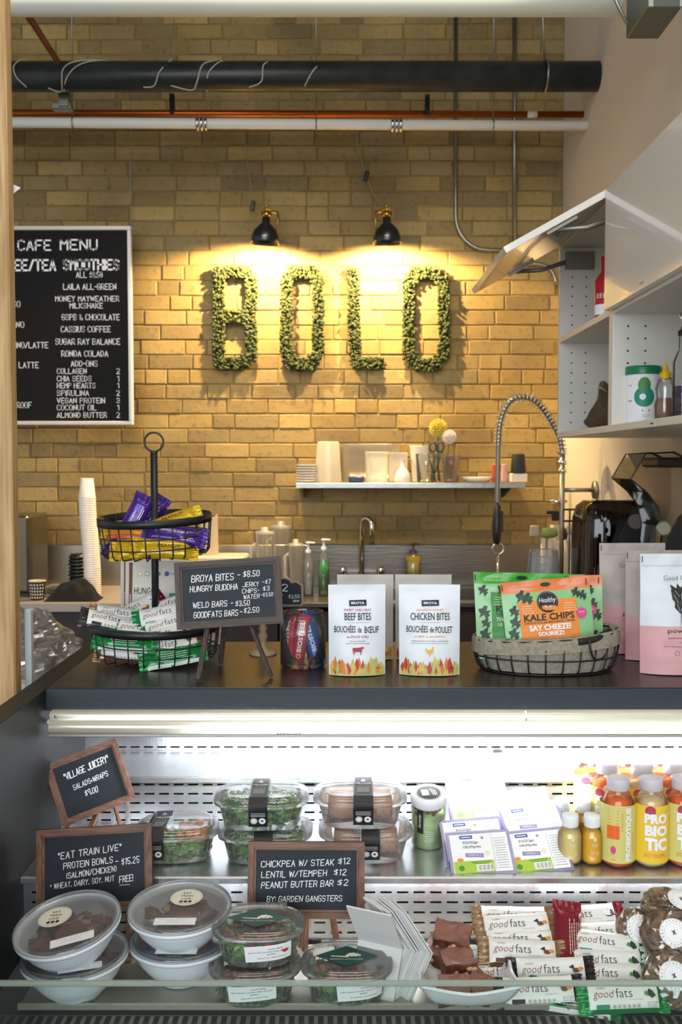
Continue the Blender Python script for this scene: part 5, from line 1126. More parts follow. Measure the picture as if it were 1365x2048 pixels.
# ---------------------------------------------------------------- chalkboard easels
def chalkboard(name, lab, c, W, H, M, items, fw, fh, fv, legs, fd=.014, text_s=1):
    """c: centre; M: 3D orientation (local x right, z up, -y to the viewer); legs: world end points pairs"""
    t = thing(name, lab, 'chalkboard', (c.x, c.y, legs[0][1].z), local=True); base = Vector(t.location); MM = Matrix.Translation(c - base) @ M
    obj('slate', MB().cbox((0, .002, 0), (W - fw * 1.6, .005, H - fw * 1.6), .001, MM), SLATE, t)
    for k, (cx_, cz_, L_, ver) in enumerate(((0, H / 2 - fw / 2, W, 0), (0, -H / 2 + fw / 2, W, 0), (-W / 2 + fw / 2, 0, H, 1), (W / 2 - fw / 2, 0, H, 1))):
        m = MB(); l = L_ / 2; a = fw / 2
        sg = 1 if (cz_ if not ver else cx_) > 0 else -1
        if not ver: q = [(-l, sg * a), (l, sg * a), (l - fw, -sg * a), (-l + fw, -sg * a)]
        else: q = [(sg * a, -l), (sg * a, l), (-sg * a, l - fw), (-sg * a, -l + fw)]
        lip = []   # stepped moulding: outer thick, inner lip lower
        def ringat(f, y): 
            o = q[:2]; i_ = q[2:]
            return [(o[0][0], y, o[0][1]), (o[1][0], y, o[1][1]), (o[1][0] + (i_[0][0] - o[1][0]) * f, y, o[1][1] + (i_[0][1] - o[1][1]) * f), (o[0][0] + (i_[1][0] - o[0][0]) * f, y, o[0][1] + (i_[1][1] - o[0][1]) * f)]
        for (f, y0, y1) in ((.72, -fd / 2, fd / 2), (1, -fd / 2 + .004, fd / 2)):
            A_, B_ = ringat(f, y0), ringat(f, y1); vs = [(x + cx_, y, z_ + cz_) for x, y, z_ in A_ + B_]
            m.add(vs, [(0, 1, 2, 3), (7, 6, 5, 4), (0, 4, 5, 1), (1, 5, 6, 2), (2, 6, 7, 3), (3, 7, 4, 0)], 0, MM)
        obj('frame_rail', m, fv if ver else fh, t)
    d = inks(items); obj('chalk_writing', decal(items, lambda x, y, o: MM @ Vector((x, -.0006 - o, y)), d), list(d.values()), t)
    for a, b in legs:
        a = a - base; b = b - base; v = b - a; M3 = Matrix.Translation(a) @ v.to_track_quat('Z', 'Y').to_matrix().to_4x4(); obj('leg', MB().cbox((0, 0, v.length / 2), (.011, .007, v.length), .001, M3), fv, t)
    return t
ch = lambda s, x, y, w, h, rot=0, th=.12, sh=.1: ('c', 'white', s, x, y, w, h, {'th': h * th, 'wob': .22, 'rot': rot, 'shear': sh})
g0 = G(397, 1362, CT); g1 = G(543, 1356, CT); Yc = 2.10; c = P(458, 1186, Yc)
Mc_ = RZ(0) @ RX(-10) @ RY(-3.6)
pp = Yc / F
def cb(u, v, s, w, h, rot=0, cu=458, cv=1186): return ch(s, (u - cu) * pp * 1.0, -(v - cv) * pp * 1.02, w * pp, h * pp * .86, rot)
items = [cb(425, 1156, 'BROYA BITES', 84, 15), cb(478, 1150, '-', 5, 12), cb(503, 1148, '$8.50', 32, 14), cb(428, 1176, 'HUNGRY BUDDHA', 96, 13), cb(502, 1169, 'JERKY', 32, 10), cb(534, 1164, '-$7', 16, 10),
 cb(502, 1181.5, 'CHIPS-', 34, 10), cb(533, 1177, '$3', 13, 10), cb(504, 1193, 'WATER', 32, 9.5), cb(535, 1189, '-$3.50', 24, 8.5), cb(421, 1208.5, 'WELD BARS', 68, 13), cb(465, 1206, '-', 4, 12), cb(486, 1206, '$3.50', 28, 12), cb(433, 1227, 'GOODFATS BARS', 88, 13), cb(483, 1223, '-', 4, 12), cb(504, 1219.5, '$2.50', 30, 12)]
# text was measured in the tilted picture: turn it back into the board's own frame
def unrot(items, deg):
    a = math.radians(deg); o = []
    for it in items:
        it = list(it); x, y = it[3], it[4]; it[3] = x * math.cos(a) + y * math.sin(a); it[4] = -x * math.sin(a) + y * math.cos(a); o.append(tuple(it))
    return o
chalkboard('chalkboard', 'grey framed chalkboard easel on the countertop listing bites, chips and bars', c, .225, .142, Mc_, unrot(items, 3.6), .0155, GREYH, GREYV,
  [(c + Vector((-.043, .008, -.055)), g0 + Vector((0, 0, .003))), (c + Vector((.04, .008, -.055)), g1 + Vector((0, 0, .003))), (c + Vector((0, .012, .03)), G(438, 1335, CT) + Vector((0, .03, .003)))])
# ---- scalloped tag on a turned stand
q = G(535, 1312, CT); t = thing('tag_stand', 'small black scalloped price tag on a pale turned wooden stand', 'price tag', (q.x - .012, q.y + .02, CT), local=True); bl = Vector(t.location)
TW = mat('turned_wood', '#a08c6c', .6, 0, (30, .2)); zc = P(0, 1182, bl.y).z - CT
obj('turned_post', MB().lathe([(0, .0), (.032, .0), (.033, .004), (.028, .008), (.012, .012), (.007, .02), (.009, .035), (.012, .045), (.008, .055), (.011, .062), (.007, .07), (.0075, .1), (.006, zc - .03), (0, zc - .03)], 20), TW, t)
tc_ = P(583, 1183, bl.y) - bl; sc_ = [(-.024, -.03), (.021, -.03), (.024, -.027), (.024, .014), (.012, .022), (.0, .02), (-.006, .028), (-.018, .031), (-.03, .026), (-.032, -.03)]
obj('backing', MB().prism([(x * 1.14 + .001, y * 1.1) for x, y in sc_], .0, .003, T(tc_) @ RX(90)), mat('tan_edge', '#a59379', .6), t)
obj('slate', MB().prism(sc_, .003, .005, T(tc_) @ RX(90)), SLATE, t)
obj('arm', MB().tube([(0, .002, zc - .035), (tc_.x * .5, .004, tc_.z - .02), (tc_.x, .003, tc_.z - .015)], .003, 6), TW, t)
its = [('c', 'white', '2', -.015, .01, .012, .016, {'th': .002}), ('c', 'white', '$2.50', .007, -.011, .026, .008, {'th': .0012}), ('c', 'white', 'NOW', .012, -.022, .013, .005, {'th': .001}), ('c', 'white', '+', -.022, -.006, .006, .007, {'th': .001})]
obj('chalk_writing', decal(its, lambda x, y, o: tc_ + Vector((x, -.0052 - o, y)), inks(its)), CHALK, t)
# ---- jar of drink-mix sticks
q = G(605, 1342, CT); r = .051 * q.y / 2.15; jx, jy = q.x, q.y + r; t = thing('glass_jar', 'open wide glass jar of red and blue sticks beside the chalkboard', 'jar', (jx, jy, CT + .001), local=True); hj_ = P(0, 1222, jy).z - CT
obj('jar_wall', MB().lathe([(0, .003), (r * .9, .001), (r, .006), (r * 1.01, hj_ * .66), (r * .97, hj_ * .74), (r * .88, hj_ * .78), (r * .87, hj_ * .97), (r * .9, hj_), (r * .85, hj_), (r * .83, hj_ * .8), (r * .93, hj_ * .7), (r * .96, .01), (0, .008)], 36), GLASS, t)
m = MB()
for f in (.8, .86, .92): m.tube([(r * .89 * math.cos(a), r * .89 * math.sin(a), hj_ * (f + .002 * a)) for a in [i * .2618 for i in range(24)]], .0007, 6, True)
obj('screw_thread', m, GLASS, t, kind='stuff')
Ms = lambda x, y, z, lean, rz, roll=0: Matrix.Translation((jx + x, jy + y, CT + z)) @ RY(lean) @ RZ(rz) @ RX(90) @ RZ(90) @ RX(roll)
g = 'drink-mix sticks in the glass jar'
for k, x, y, lean, rz, lab in (('stick_red', -.004, -.026, 9, 0, 'red stick with white lettering standing at the front of the jar'), ('stick_red', -.030, -.006, 4, -40, 'red stick at the left wall of the jar'), ('stick_blue', .020, -.020, -16, 8, 'blue stick with white lettering leaning left in the jar'),
    ('stick_blue', .0, .012, 14, 20, 'blue stick behind the red ones in the jar'), ('stick_red', .014, .022, -8, -20, 'red stick at the back of the jar'), ('stick_blue', .024, .008, -12, 25, 'blue stick at the right back of the jar')):
    bar(k, Ms(x, y, .064, lean, rz), lab, g, 'drink_stick', 'sachet')
# ---------------------------------------------------------------- lined wire basket with kale bags
qa, qb = G(937, 1318, CT), G(1208, 1318, CT); kr = (qb.x - qa.x) / 2; kx_, ky_ = (qa.x + qb.x) / 2, G(1070, 1356, CT).y + kr * .62; zk = P(0, 1280, ky_ - kr * .62).z - CT
KB = thing('lined_basket', 'oval wire basket with linen lining and dark wooden handle', 'basket', (kx_, ky_, CT), local=True)
LIN = mat('linen', '#8d8775', .95, 0, (260, .7), var=(120, '#a39d8a'))
E_ = .62
def ov(r, z): return r, z
m = MB()
def lin(u, v):
    a = u * 6.283; pr = [(.86, .006), (.93, .03), (.97, zk * .62), (1.0, zk), (1.012, zk + .004), (1.03, zk - .004), (1.035, zk - .03)]
    r_, z_ = pr[min(6, round(v * 6))]; r_ = r_ * kr; w_ = .0025 * math.sin(a * 14 + v * 4) if v < .6 else .0012 * math.sin(a * 23)
    tilt = .010 * math.cos(a)
    return ((r_ + w_) * math.cos(a), (r_ + w_) * E_ * math.sin(a), z_ + (tilt if v > .4 else 0) + (.002 * noise.noise(Vector((math.cos(a) * 4, math.sin(a) * 4, 1))) if v > .9 else 0))
m.grid(lin, 72, 6, cu=True); m.grid(lambda u, v: (kr * .86 * v * math.cos(u * 6.283), kr * .86 * E_ * v * math.sin(u * 6.283), .006), 36, 1, cu=True); obj('lining', m, LIN, KB)
m = MB(); el = lambda r_, z_, n=60, ti=0: [(r_ * math.cos(i * 6.283 / n), r_ * E_ * math.sin(i * 6.283 / n), z_ + ti * math.cos(i * 6.283 / n)) for i in range(n)]
m.tube(el(kr * .9, .003), .002, 6, True); m.tube(el(kr * 1.0, zk * .42), .0016, 6, True); m.tube(el(kr * 1.01, zk * .97, 60, .01), .0022, 6, True)
for i in range(26):
    a = i * 6.283 / 26; ca, sa_ = math.cos(a), math.sin(a)
    m.tube([(kr * 1.035 * ca, kr * 1.035 * E_ * sa_, zk + .01 * ca - .002), (kr * 1.0 * ca, kr * 1.0 * E_ * sa_, zk * .4), (kr * .9 * ca, kr * .9 * E_ * sa_, .003)] if False else [(kr * 1.02 * ca, kr * 1.02 * E_ * sa_, zk * .72), (kr * 1.0 * ca, kr * 1.0 * E_ * sa_, zk * .4), (kr * .955 * ca, kr * .955 * E_ * sa_, .012), (kr * .9 * ca, kr * .9 * E_ * sa_, .003)], .0016, 6)
obj('wire_frame', m, BLACKM, KB)
O_ = Vector(KB.location)
h0, h1 = P(1158, 1288, ky_ - kr * .5) - O_, P(1218, 1266, ky_ - kr * .3) - O_; hz = [P(1158, 1284, ky_ - kr * .62) - O_, P(1190, 1278, ky_ - kr * .52) - O_, P(1220, 1262, ky_ - kr * .28) - O_]
obj('handle_grip', MB().tube(smooth(hz, 5), .0075, 10), mat('grip_dark', '#231d1a', .6, 0, (20, .3)), KB)
e0, e1 = hz[0], hz[2]
obj('handle_wire', MB().tube(smooth([P(1180, 1278, ky_ - kr * .60) - O_, P(1182, 1300, ky_ - kr * .62) - O_, P(1190, 1318, ky_ - kr * .55) - O_, P(1206, 1316, ky_ - kr * .4) - O_, P(1216, 1295, ky_ - kr * .3) - O_, P(1218, 1268, ky_ - kr * .28) - O_], 4), .0022, 6), BLACKM, KB)
KG = mat('kale_bag_mint', '#8fc48a', .28, 0, (30, .15)); KGB = mat('kale_bag_green', '#3fa42a', .28, 0, (30, .15)); KO = mat('kale_bag_orange', '#e8824a', .28, 0, (30, .15))
def kale(lab, u, v, rz, roll, topm, panel, flav, seed, dy=0, W=.215, Y=None, cheese=True):
    H = .19; Y = Y or ky_; q = P(u, v, Y); pc = panel; rr = random.Random(seed)
    it = [('r', pc, .0, .096, W * .66, .1)]
    for k in range(10):
        sx_ = rr.choice((-1, 1)); x = sx_ * W * rr.uniform(.37, .44) if k < 6 else rr.uniform(-.07, .07); y = (.03 + .024 * k) if k < 6 else .154 + rr.uniform(-.004, .004); s_ = rr.uniform(.012, .018)
        it.append(('p', 'kale', [(x + s_ * (.6 + .4 * math.sin(a * 7)) * math.cos(a), y + s_ * (.6 + .4 * math.sin(a * 5 + 1)) * math.sin(a)) for a in [i * 6.283 / 16 for i in range(16)]]))
    it += [('e', 'black', .0, .141, .023, .023), ('o', 'grey', .0, .141, .0212, .0007), ('t', 'white', 'Healthy', 0, .144, .037, .014, {'shear': .25}), ('t', 'white', 'CRUNCH', 0, .131, .016, .0032),
      ('t', 'black', 'KALE CHIPS', 0, .1095, .108, .0145, {'bold': .025}), ('t', 'black', 'CROUSTILLES DE CHOU FRISÉ', 0, .0985, .108, .0052, {'bold': .01})]
    if cheese: it += [('t', 'white', 'SAY CHEEZE!', 0, .087, .09, .0125, {'bold': .03}), ('t', 'white', 'SOURIEZ!', 0, .0735, .056, .0095, {'bold': .03})]
    else: it += [('t', 'cream', 'THE COOL CUCUMBER', 0, .087, .108, .0085, {'bold': .02}), ('t', 'cream', 'LE CONCOMBRE FRAIS', 0, .076, .1, .0065, {'bold': .01})]
    it += [('t', 'cream', 'BIG Crisps', -W * .3, .180, .026, .0045), ('t', 'cream', 'GRANDES DE TAILLE', -W * .28, .172, .045, .0035), ('t', 'cream', 'GRANDES DE TAILLE', W * .28, .176, .045, .0035), ('e', 'kale', .0, .179, .011, .0045), ('r', 'black', -W * .485, .178, .0018, .014), ('r', 'black', W * .46, .178, .0018, .014)] + tiny('cream', -W * .24, .135, .026, 4, .005, seed) + tiny('cream', W * .24, .135, .026, 4, .005, seed + 1)
    if cheese: it += [('e', 'pink', W * .37, .112, .0115, .0115), ('t', 'white', 'SOURCE', W * .37, .114, .014, .003)]
    M = Matrix.Translation((q.x, q.y + dy, q.z)) @ RZ(rz) @ RY(roll) @ RX(-7) @ T(0, 0, -.095)
    pouch('kale_chip_bag', lab, 'chip bag', M, W, H, .035, [(.87, KG), (1, topm)], it, seed, 'kale chip bags in the lined basket', wr=.0035, flare=.12 if not cheese else .03)
kale('front orange and mint kale chip bag with round black badge', 1098, 1246, 2, -4.5, KO, 'orange', 0, 31, Y=ky_ - .038, W=.19)
kale('bright green kale chip bag at the left of the basket', 1043, 1232, 0, 1.2, KGB, 'green', 0, 32, Y=ky_ - .006, W=.19, cheese=False)
kale('second orange kale chip bag peeking out at the right', 1118, 1236, -6, -1.5, KO, 'orange', 0, 33, Y=ky_ + .03, W=.19)
kale('rear bright green kale chip bag behind the others', 1072, 1231, 0, 1, KGB, 'green', 0, 34, Y=ky_ + .062, W=.2, cheese=False)
# ---- clear cups upside down and black straws behind the basket
q = P(1088, 1100, 2.44); Mcc = mesh('clear_cup', MB().lathe([(.0455, 0), (.046, .003), (.044, .006), (.0345, .09), (.033, .092), (0, .092)], 24), film('clear_cup_film', '#f6f8f8', .1, .14, rough=.1))
zt_ = P(0, 1100, 2.44).z - CT; n = 9; st = (zt_ - .092) / (n - 1)
for i in range(n):
    o = bpy.data.objects.new('clear_cup', Mcc); SC.collection.objects.link(o); o.location = (q.x, 2.44, CT + .001 + i * st)
    tag(o, '%s clear plastic cup from the top of the stack behind the kale chips' % ORD[n - 1 - i], 'cup', 'stack of clear cups behind the kale chips')
q = P(1202, 1200, 2.42); t = thing('straw_holder', 'dark holder full of black straws beside the powder pouches', 'straw holder', (q.x, 2.42, CT), local=True)
obj('cup', MB().lathe([(0, .001), (.022, .001), (.024, .1), (.0225, .1), (.02, .005), (0, .005)], 20), mat('holder_dark', '#2b2724', .4), t)
hs = P(0, 1128, 2.42).z - CT; rr = random.Random(2); m = MB()
for i in range(16):
    a = rr.uniform(0, 6.28); r_ = rr.uniform(0, .016); m.tube([(r_ * .7 * math.cos(a), r_ * .7 * math.sin(a), .006), (r_ * 1.25 * math.cos(a), r_ * 1.25 * math.sin(a), hs - rr.uniform(0, .02))], .0026, 6)
obj('straws', m, mat('straw_black', '#101113', .35), t, kind='stuff')
# ---------------------------------------------------------------- inside the case
def on(u, v, z, r=0): q = G(u, v, z); return Vector((q.x, q.y + r, z + .001))
LEAF = [mat('leaf_dark', '#42802a', .5, sss=.1), mat('leaf_mid', '#6aa83e', .5, sss=.1), mat('leaf_pale', '#b9d690', .5, sss=.1)]
def leaves(n, fz, seed, sz=.011, mats=(0, 1, 1, 2)):
    """many small curled leaves; fz(rr) -> position"""
    rr = random.Random(seed); m = MB()
    for _ in range(n):
        p = fz(rr); a = rr.uniform(0, 6.28); b = rr.uniform(-1.2, 1.2); s = sz * rr.uniform(.6, 1.3); M = T(p) @ Matrix.Rotation(a, 4, 'Z') @ Matrix.Rotation(b, 4, 'X')
        m.add([(-s, 0, 0), (-s * .3, -s * .5, s * .25), (s * .5, -s * .45, s * .2), (s, 0, -s * .1), (s * .4, s * .5, s * .2), (-s * .4, s * .45, s * .25), (0, 0, 0)], [(0, 1, 6), (1, 2, 6), (2, 3, 6), (3, 4, 6), (4, 5, 6), (5, 0, 6)], rr.choice(mats), M, True)
    return m
def chunks(n, fz, seed, s0, s1, flat=.7, mi=0):
    rr = random.Random(seed); m = MB()
    for _ in range(n):
        s = rr.uniform(s0, s1); m.blob(fz(rr), (s, s * rr.uniform(.7, 1), s * flat), 7, .5, rr.randint(0, 999), mi=mi, fq=2.5)
    return m
def inell(rx, ry, z0, z1):
    def f(rr):
        while True:
            x, y = rr.uniform(-1, 1), rr.uniform(-1, 1)
            if x * x + y * y < 1: return Vector((x * rx, y * ry, rr.uniform(z0, z1)))
    return f
# ---- chalkboards in the case
def cbi(uc, vc, pp_):
    return lambda u, v, s, w, h, rot=0, th=.1: ('c', 'white', s, (u - uc) * pp_, -(v - vc) * pp_, w * pp_, h * pp_ * .82, {'th': h * pp_ * th, 'wob': .22, 'rot': rot, 'shear': .12})
# 1 village board, tilted
Yv = 2.02; c = P(180, 1564, Yv); f = cbi(180, 1564, Yv / F)
R1_ = RZ(8) @ RX(-18) @ RY(-19)
its = unrot([f(171, 1536, '"VILLAGE JUICERY"', 92, 16, 24), f(181, 1561, 'SALADS+WRAPS', 72, 12, 23), f(184, 1582, '$9.00', 26, 14, 20)], 21)
its = [tuple(list(i[:5]) + [i[5], i[6], dict(i[7], rot=i[7]['rot'] - 21)]) for i in its]
b1 = P(150, 1690, 1.95)
chalkboard('chalkboard', 'tilted brown framed chalkboard for salads and wraps at the upper left of the case', c, .152, .131, R1_, its, .0135, WOODH, WOODV, [(c + Vector((-.03, .02, -.05)), Vector((c.x - .045, 1.935, Z2 + .002))), (c + Vector((.015, .02, -.05)), Vector((c.x + .005, 1.95, Z2 + .002))), (c + Vector((.035, .03, -.03)), Vector((P(240, 1640, 2.05).x, 2.06, Z2 + .002)))], fd=.012)
# 2 protein bowls board
Y2b = 1.795; c = P(190, 1737, Y2b); f = cbi(190, 1736, Y2b / F)
its = [f(178, 1703, '"EAT TRAIN LIVE"', 128, 15, 5), f(176, 1725, 'PROTEIN BOWLS', 100, 14, 4), f(234, 1722, '-', 5, 14), f(262, 1720, '$15.25', 36, 15, 5), f(183, 1743, '(SALMON/CHICKEN)', 102, 13, 5), f(166, 1763, '* WHEAT, DAIRY, SOY, NUT', 130, 12, 4), f(255, 1755, 'FREE!', 27, 15, 6), f(252, 1767, '-', 20, 10)]
its = unrot(its, 3.5)
zfloor = Z3 + .002
chalkboard('chalkboard', 'brown framed chalkboard for protein bowls standing behind the left bowls', c, .212, .148, RX(-14) @ RY(-3.3), its, .0145, WOODH, WOODV, [(c + Vector((-.06, .006, -.06)), Vector((c.x - .07, 1.75, zfloor))), (c + Vector((.06, .006, -.06)), Vector((c.x + .07, 1.75, zfloor))), (c + Vector((0, .012, -.01)), Vector((c.x, 1.805, zfloor)))])
# 3 chickpea board
Y3b = 1.775; c = P(613, 1759, Y3b); f = cbi(613, 1759, Y3b / F)
its = [f(595, 1727, 'CHICKPEA W/ STEAK', 148, 14, 2), f(690, 1722, '$12', 23, 14, 2), f(588, 1748, 'LENTIL W/TEMPEH', 133, 14, 2), f(682, 1744, '$12', 24, 14, 0), f(595, 1768, 'PEANUT BUTTER BAR', 146, 14, 2), f(688, 1764, '$2', 20, 14, 0), f(610, 1796, 'BY: GARDEN GANGSTERS', 152, 13, 1)]
chalkboard('chalkboard', 'brown framed chalkboard listing chickpea, lentil and peanut butter bar prices', c, .212, .133, RX(-12) @ RY(.4), its, .0145, WOODH, WOODV, [(c + Vector((-.0, .01, -.05)), Vector((P(610, 1890, 1.79).x, 1.79, zfloor))), (c + Vector((.045, .006, -.05)), Vector((P(680, 1893, 1.76).x, 1.75, zfloor))), (c + Vector((0, .012, -.05)), Vector((P(612, 1890, 1.8).x - .01, 1.808, zfloor)))], fd=.013)
# ---- protein bowls with lids
BWL = mat('bowl_white', '#eef4fa', .3, sss=.05); LIDF = film('bowl_lid', '#f2f4f4', .06, .17, '#e8ecee', rough=.1)
MEAT = mat('cooked_meat', '#96634a', .55, 0, (60, .5), var=(30, '#63402f')); ONION = mat('onion_pale', '#c9a98c', .5)
def bowl(lab, M, seed, sticker=True):
    t = thing('protein_bowl', lab, 'bowl', M=M @ Matrix.Diagonal((.98, .98, .98, 1)), group='white protein bowls with clear lids'); r = .089
    obj('bowl_body', MB().lathe([(0, .001), (.038, .001), (.042, .0), (.043, .005), (.058, .018), (.074, .038), (.083, .058), (.085, .062), (.0905, .062), (.0915, .066), (.0905, .070), (.084, .070), (.081, .058), (.07, .036), (.05, .016), (0, .010)], 48), BWL, t)
    obj('lid', MB().lathe([(.0905, .0685), (.092, .072), (.0905, .0765), (.0865, .0785), (.0835, .0745), (.079, .071), (.06, .0715), (.03, .072), (0, .0722)], 48), LIDF, t)
    m = chunks(46, inell(.06, .06, .044, .058), seed, .008, .020, .6); k = chunks(10, inell(.055, .055, .053, .060), seed + 1, .005, .014, .45)
    obj('meat', m, MEAT, t, kind='stuff'); obj('topping', k, ONION, t, kind='stuff')
    obj('sauce_cup', MB().lathe([(0, .052), (.02, .052), (.024, .067), (.026, .068), (.022, .0675), (0, .067)], 24, T(.01, -.02, 0)), mat('sauce_brown', '#8a5a44', .2), t)
    sx, sy = (-.027, .022) if seed % 2 else (.008, .03)
    its = [('e', 'cream', sx, sy, .029, .029), ('o', 'grey', sx, sy, .0265, .0004), ('t', 'black', 'EAT', sx, sy + .014, .014, .0055), ('t', 'black', 'TRAIN', sx, sy + .004, .022, .0055), ('t', 'black', 'LIVE', sx, sy - .006, .017, .0055)] + [('e', 'black', sx + d, sy - .015, .0034, .0034) for d in (-.008, 0, .008)] + [('t', 'black', 'eattrainlive.ca', sx, sy - .0215, .02, .0018)]
    lz = lambda x, y, o: Vector((x, y, .0724 + o - .0004 * (x * x + y * y) / .0036))
    if sticker: obj('round_sticker', decal(its, lz, inks(its)), list(inks(its).values()), t)
    lx, ly, lr = (.022, -.05, 14) if seed % 2 else (.0, -.05, -1)
    its = [('r', 'white', lx, ly, .072, .022, lr)] + [('t', 'grey', s, lx + dx, ly + dy, w, .0022, {'rot': lr}) for s, dx, dy, w in (('Grilled Chicken & Veggie Rice Bowl', -.001, .006, .055), ('with peanut sauce', 0, .001, .03), ('contains: peanut, soy', 0, -.004, .036))]
    obj('ingredient_label', decal(its, lz, inks(its), .0007), list(inks(its).values()), t)
    return t
def stackpair(u, v, tilt, roll, labs, seed, yaw=0):
    q = on(u, v, Z3, .038); A_ = Matrix.Translation(q) @ RZ(yaw) @ RX(tilt) @ RY(roll); bowl(labs[0], A_, seed, True)
    dxx, t2, r2 = (.006, tilt + (8 if seed % 2 else 5), roll - (6 if seed % 2 else 1)); bowl(labs[1], A_ @ T(0, 0, .0585) @ RX(t2 - tilt) @ RY(r2 - roll), seed)
stackpair(142, 2012, 1, -2, ('lower white bowl of the left stack, its lid mostly covered', 'top white bowl of the left stack tilted to show meat and a round sticker'), 1)
stackpair(356, 1978, 0, 0, ('lower white bowl of the second stack from the left', 'top white bowl of the second stack with sauce cup and round sticker'), 2)
# ---- clear clamshells
def clam(name, lab, M, a, b, h, lid, fillf, group, p=3.4, rim=.006, fl=None, extra=None, cat='container', ribs=True):
    t = thing(name, lab, cat, M=M, group=group); ex = (1, b / a, p)
    m = MB(); m.lathe([(0, .001), (a * .8, .001), (a * .84, .004), (a * .93, h * .85), (a * .94, h), (a + rim, h), (a + rim, h + .003), (a * .92, h + .003)], 48, ex=ex)
    obj('tray', m, CLEAR2, t)
    m = MB(); m.lathe([(a + rim * 1.1, h + .0035), (a + rim * .6, h + .009), (a * .97, h + .007), (a * .93, h + lid * .75), (a * .86, h + lid), (a * .8, h + lid * .93), (0, h + lid * .95)], 48, ex=ex); obj('lid', m, CLEAR2, t)
    if ribs:
        m = MB()
        for i in range(36):
            an = i * 6.283 / 36; c_, s_ = math.cos(an), math.sin(an); q_ = (abs(c_) ** p + abs(s_) ** p) ** (-1 / p); c_ *= q_; s_ *= q_ * b / a
            m.tube([(a * .845 * c_, a * .845 * s_, .006), (a * .93 * c_, a * .93 * s_, h * .8)], .0009, 4)
        obj('ribs', m, CLEAR2, t, kind='stuff')
    fillf(t)
    if extra: extra(t)
    return t
def band(t, a, b, h, lid, x0, w, lines, skew=0):
    """black paper sleeve over the lid and down the front"""
    pts = [(b * .2, h + lid + .0015), (-b * .84, h + lid + .0015), (-b * .98, h + .012), (-b * 1.05 - .004, h + .004), (-b * 1.0 - .001, h - .004), (-b * .93, .012)]
    pts = [(b * .86, h + lid + .0015)] + pts
    m = MB(); xs_ = lambda i: x0 + skew * (1 - min(1, i / 2)); m.add([(xs_(i) + s * w / 2, y, z) for i, (y, z) in enumerate(pts) for s in (-1, 1)], [(2 * i, 2 * i + 1, 2 * i + 3, 2 * i + 2) for i in range(len(pts) - 1)])
    obj('paper_sleeve', m, mat('sleeve_black', '#1b1b1e', .5), t)
    topl = b * 1.7
    def fnn(x, y, o):      # y measured from lid front edge backwards (+) or down the front (-)
        if y >= 0:
            s_ = min(1, max(0, (y) / (b * 1.04))); return Vector((x0 + skew * s_ + x, -b * .84 + y, h + lid + .0017 + o))
        A_, B_ = Vector((0, -b * 1.0 - .003, h - .002)), Vector((0, -b * .935, .012)); d_ = (B_ - A_); tt = min(1, -y / (h - .012)); q_ = A_.lerp(B_, tt); return Vector((x0 + x, q_.y - .0012 - o, q_.z))
    its = [('r', 'white', -w / 2 + .0015, topl / 2, .0005, topl * .96), ('r', 'white', w / 2 - .0015, topl / 2, .0005, topl * .96), ('t', 'white', 'VILLAGE', 0, topl * .62, w * .8, .0065, {'bold': .03}), ('t', 'white', 'JUICERY', 0, topl * .54, w * .5, .0028),
           ('o', 'white', 0, topl * .77, .0045, .0011), ('p', 'white', [(-.003, topl * .79), (0, topl * .87), (.003, topl * .79)]), ('t', 'white', lines, 0, topl * .46, w * .7, .0028)]
    for k in range(7): its.append(('r', 'white', 0, topl * .40 - k * .0042, w * (.7 - .07 * (k % 3)), .0009))
    for k in range(3): its.append(('r', 'white', 0, -.006 - k * .0032, w * .75, .0008))
    its += [('e', 'white', -w * .22, -(h - .012) * .62, .0065, .0065), ('o', 'black', -w * .22, -(h - .012) * .62, .0052, .0007), ('e', 'white', w * .22, -(h - .012) * .62, .0065, .0065), ('p', 'black', [(w * .22 - .0035, -(h - .012) * .66), (w * .22, -(h - .012) * .53), (w * .22 + .0035, -(h - .012) * .66)])]
    obj('sleeve_print', decal(its, fnn, inks(its)), list(inks(its).values()), t)
vg = 'clear salad boxes with black paper sleeves'
CHK = mat('crispy_chicken', '#c9743a', .6, 0, (70, .6), var=(40, '#e5a067')); SPR = mat('sprouts', '#e6ead2', .5); WRAPM = mat('wrap_pale', '#d9b296', .6, 0, (60, .4), var=(30, '#c48c74'))
def fill_chicken(t):
    obj('lettuce', leaves(520, inell(.062, .05, .006, .036), 3, .011), LEAF, t, kind='stuff'); obj('chicken_pieces', chunks(34, lambda rr: Vector((rr.uniform(.005, .055), rr.uniform(-.045, .045), rr.uniform(.036, .052))), 5, .006, .011), CHK, t, kind='stuff')
    obj('vegetable_bits', chunks(16, lambda rr: Vector((rr.uniform(-.06, -.02), rr.uniform(-.04, .045), rr.uniform(.036, .046))), 6, .005, .009), mat('carrot_bits', '#cf8a5a', .6), t, kind='stuff')
def fill_green(seed):
    def f(t):
        obj('lettuce', leaves(620, inell(.072, .054, .006, .042), seed, .011), LEAF, t, kind='stuff'); rr = random.Random(seed); m = MB()
        for _ in range(150):
            p = inell(.068, .05, .044, .052)(rr); d = Vector((rr.uniform(-1, 1), rr.uniform(-1, 1), rr.uniform(-.2, .2))).normalized() * .011; q_ = p + d + Vector((0, 0, .003)); m.tube([p, (p + q_) / 2 + Vector((rr.uniform(-.004, .004), 0, .002)), p + d], .0011, 4)
        obj('sprouts', m, SPR, t, kind='stuff')
    return f
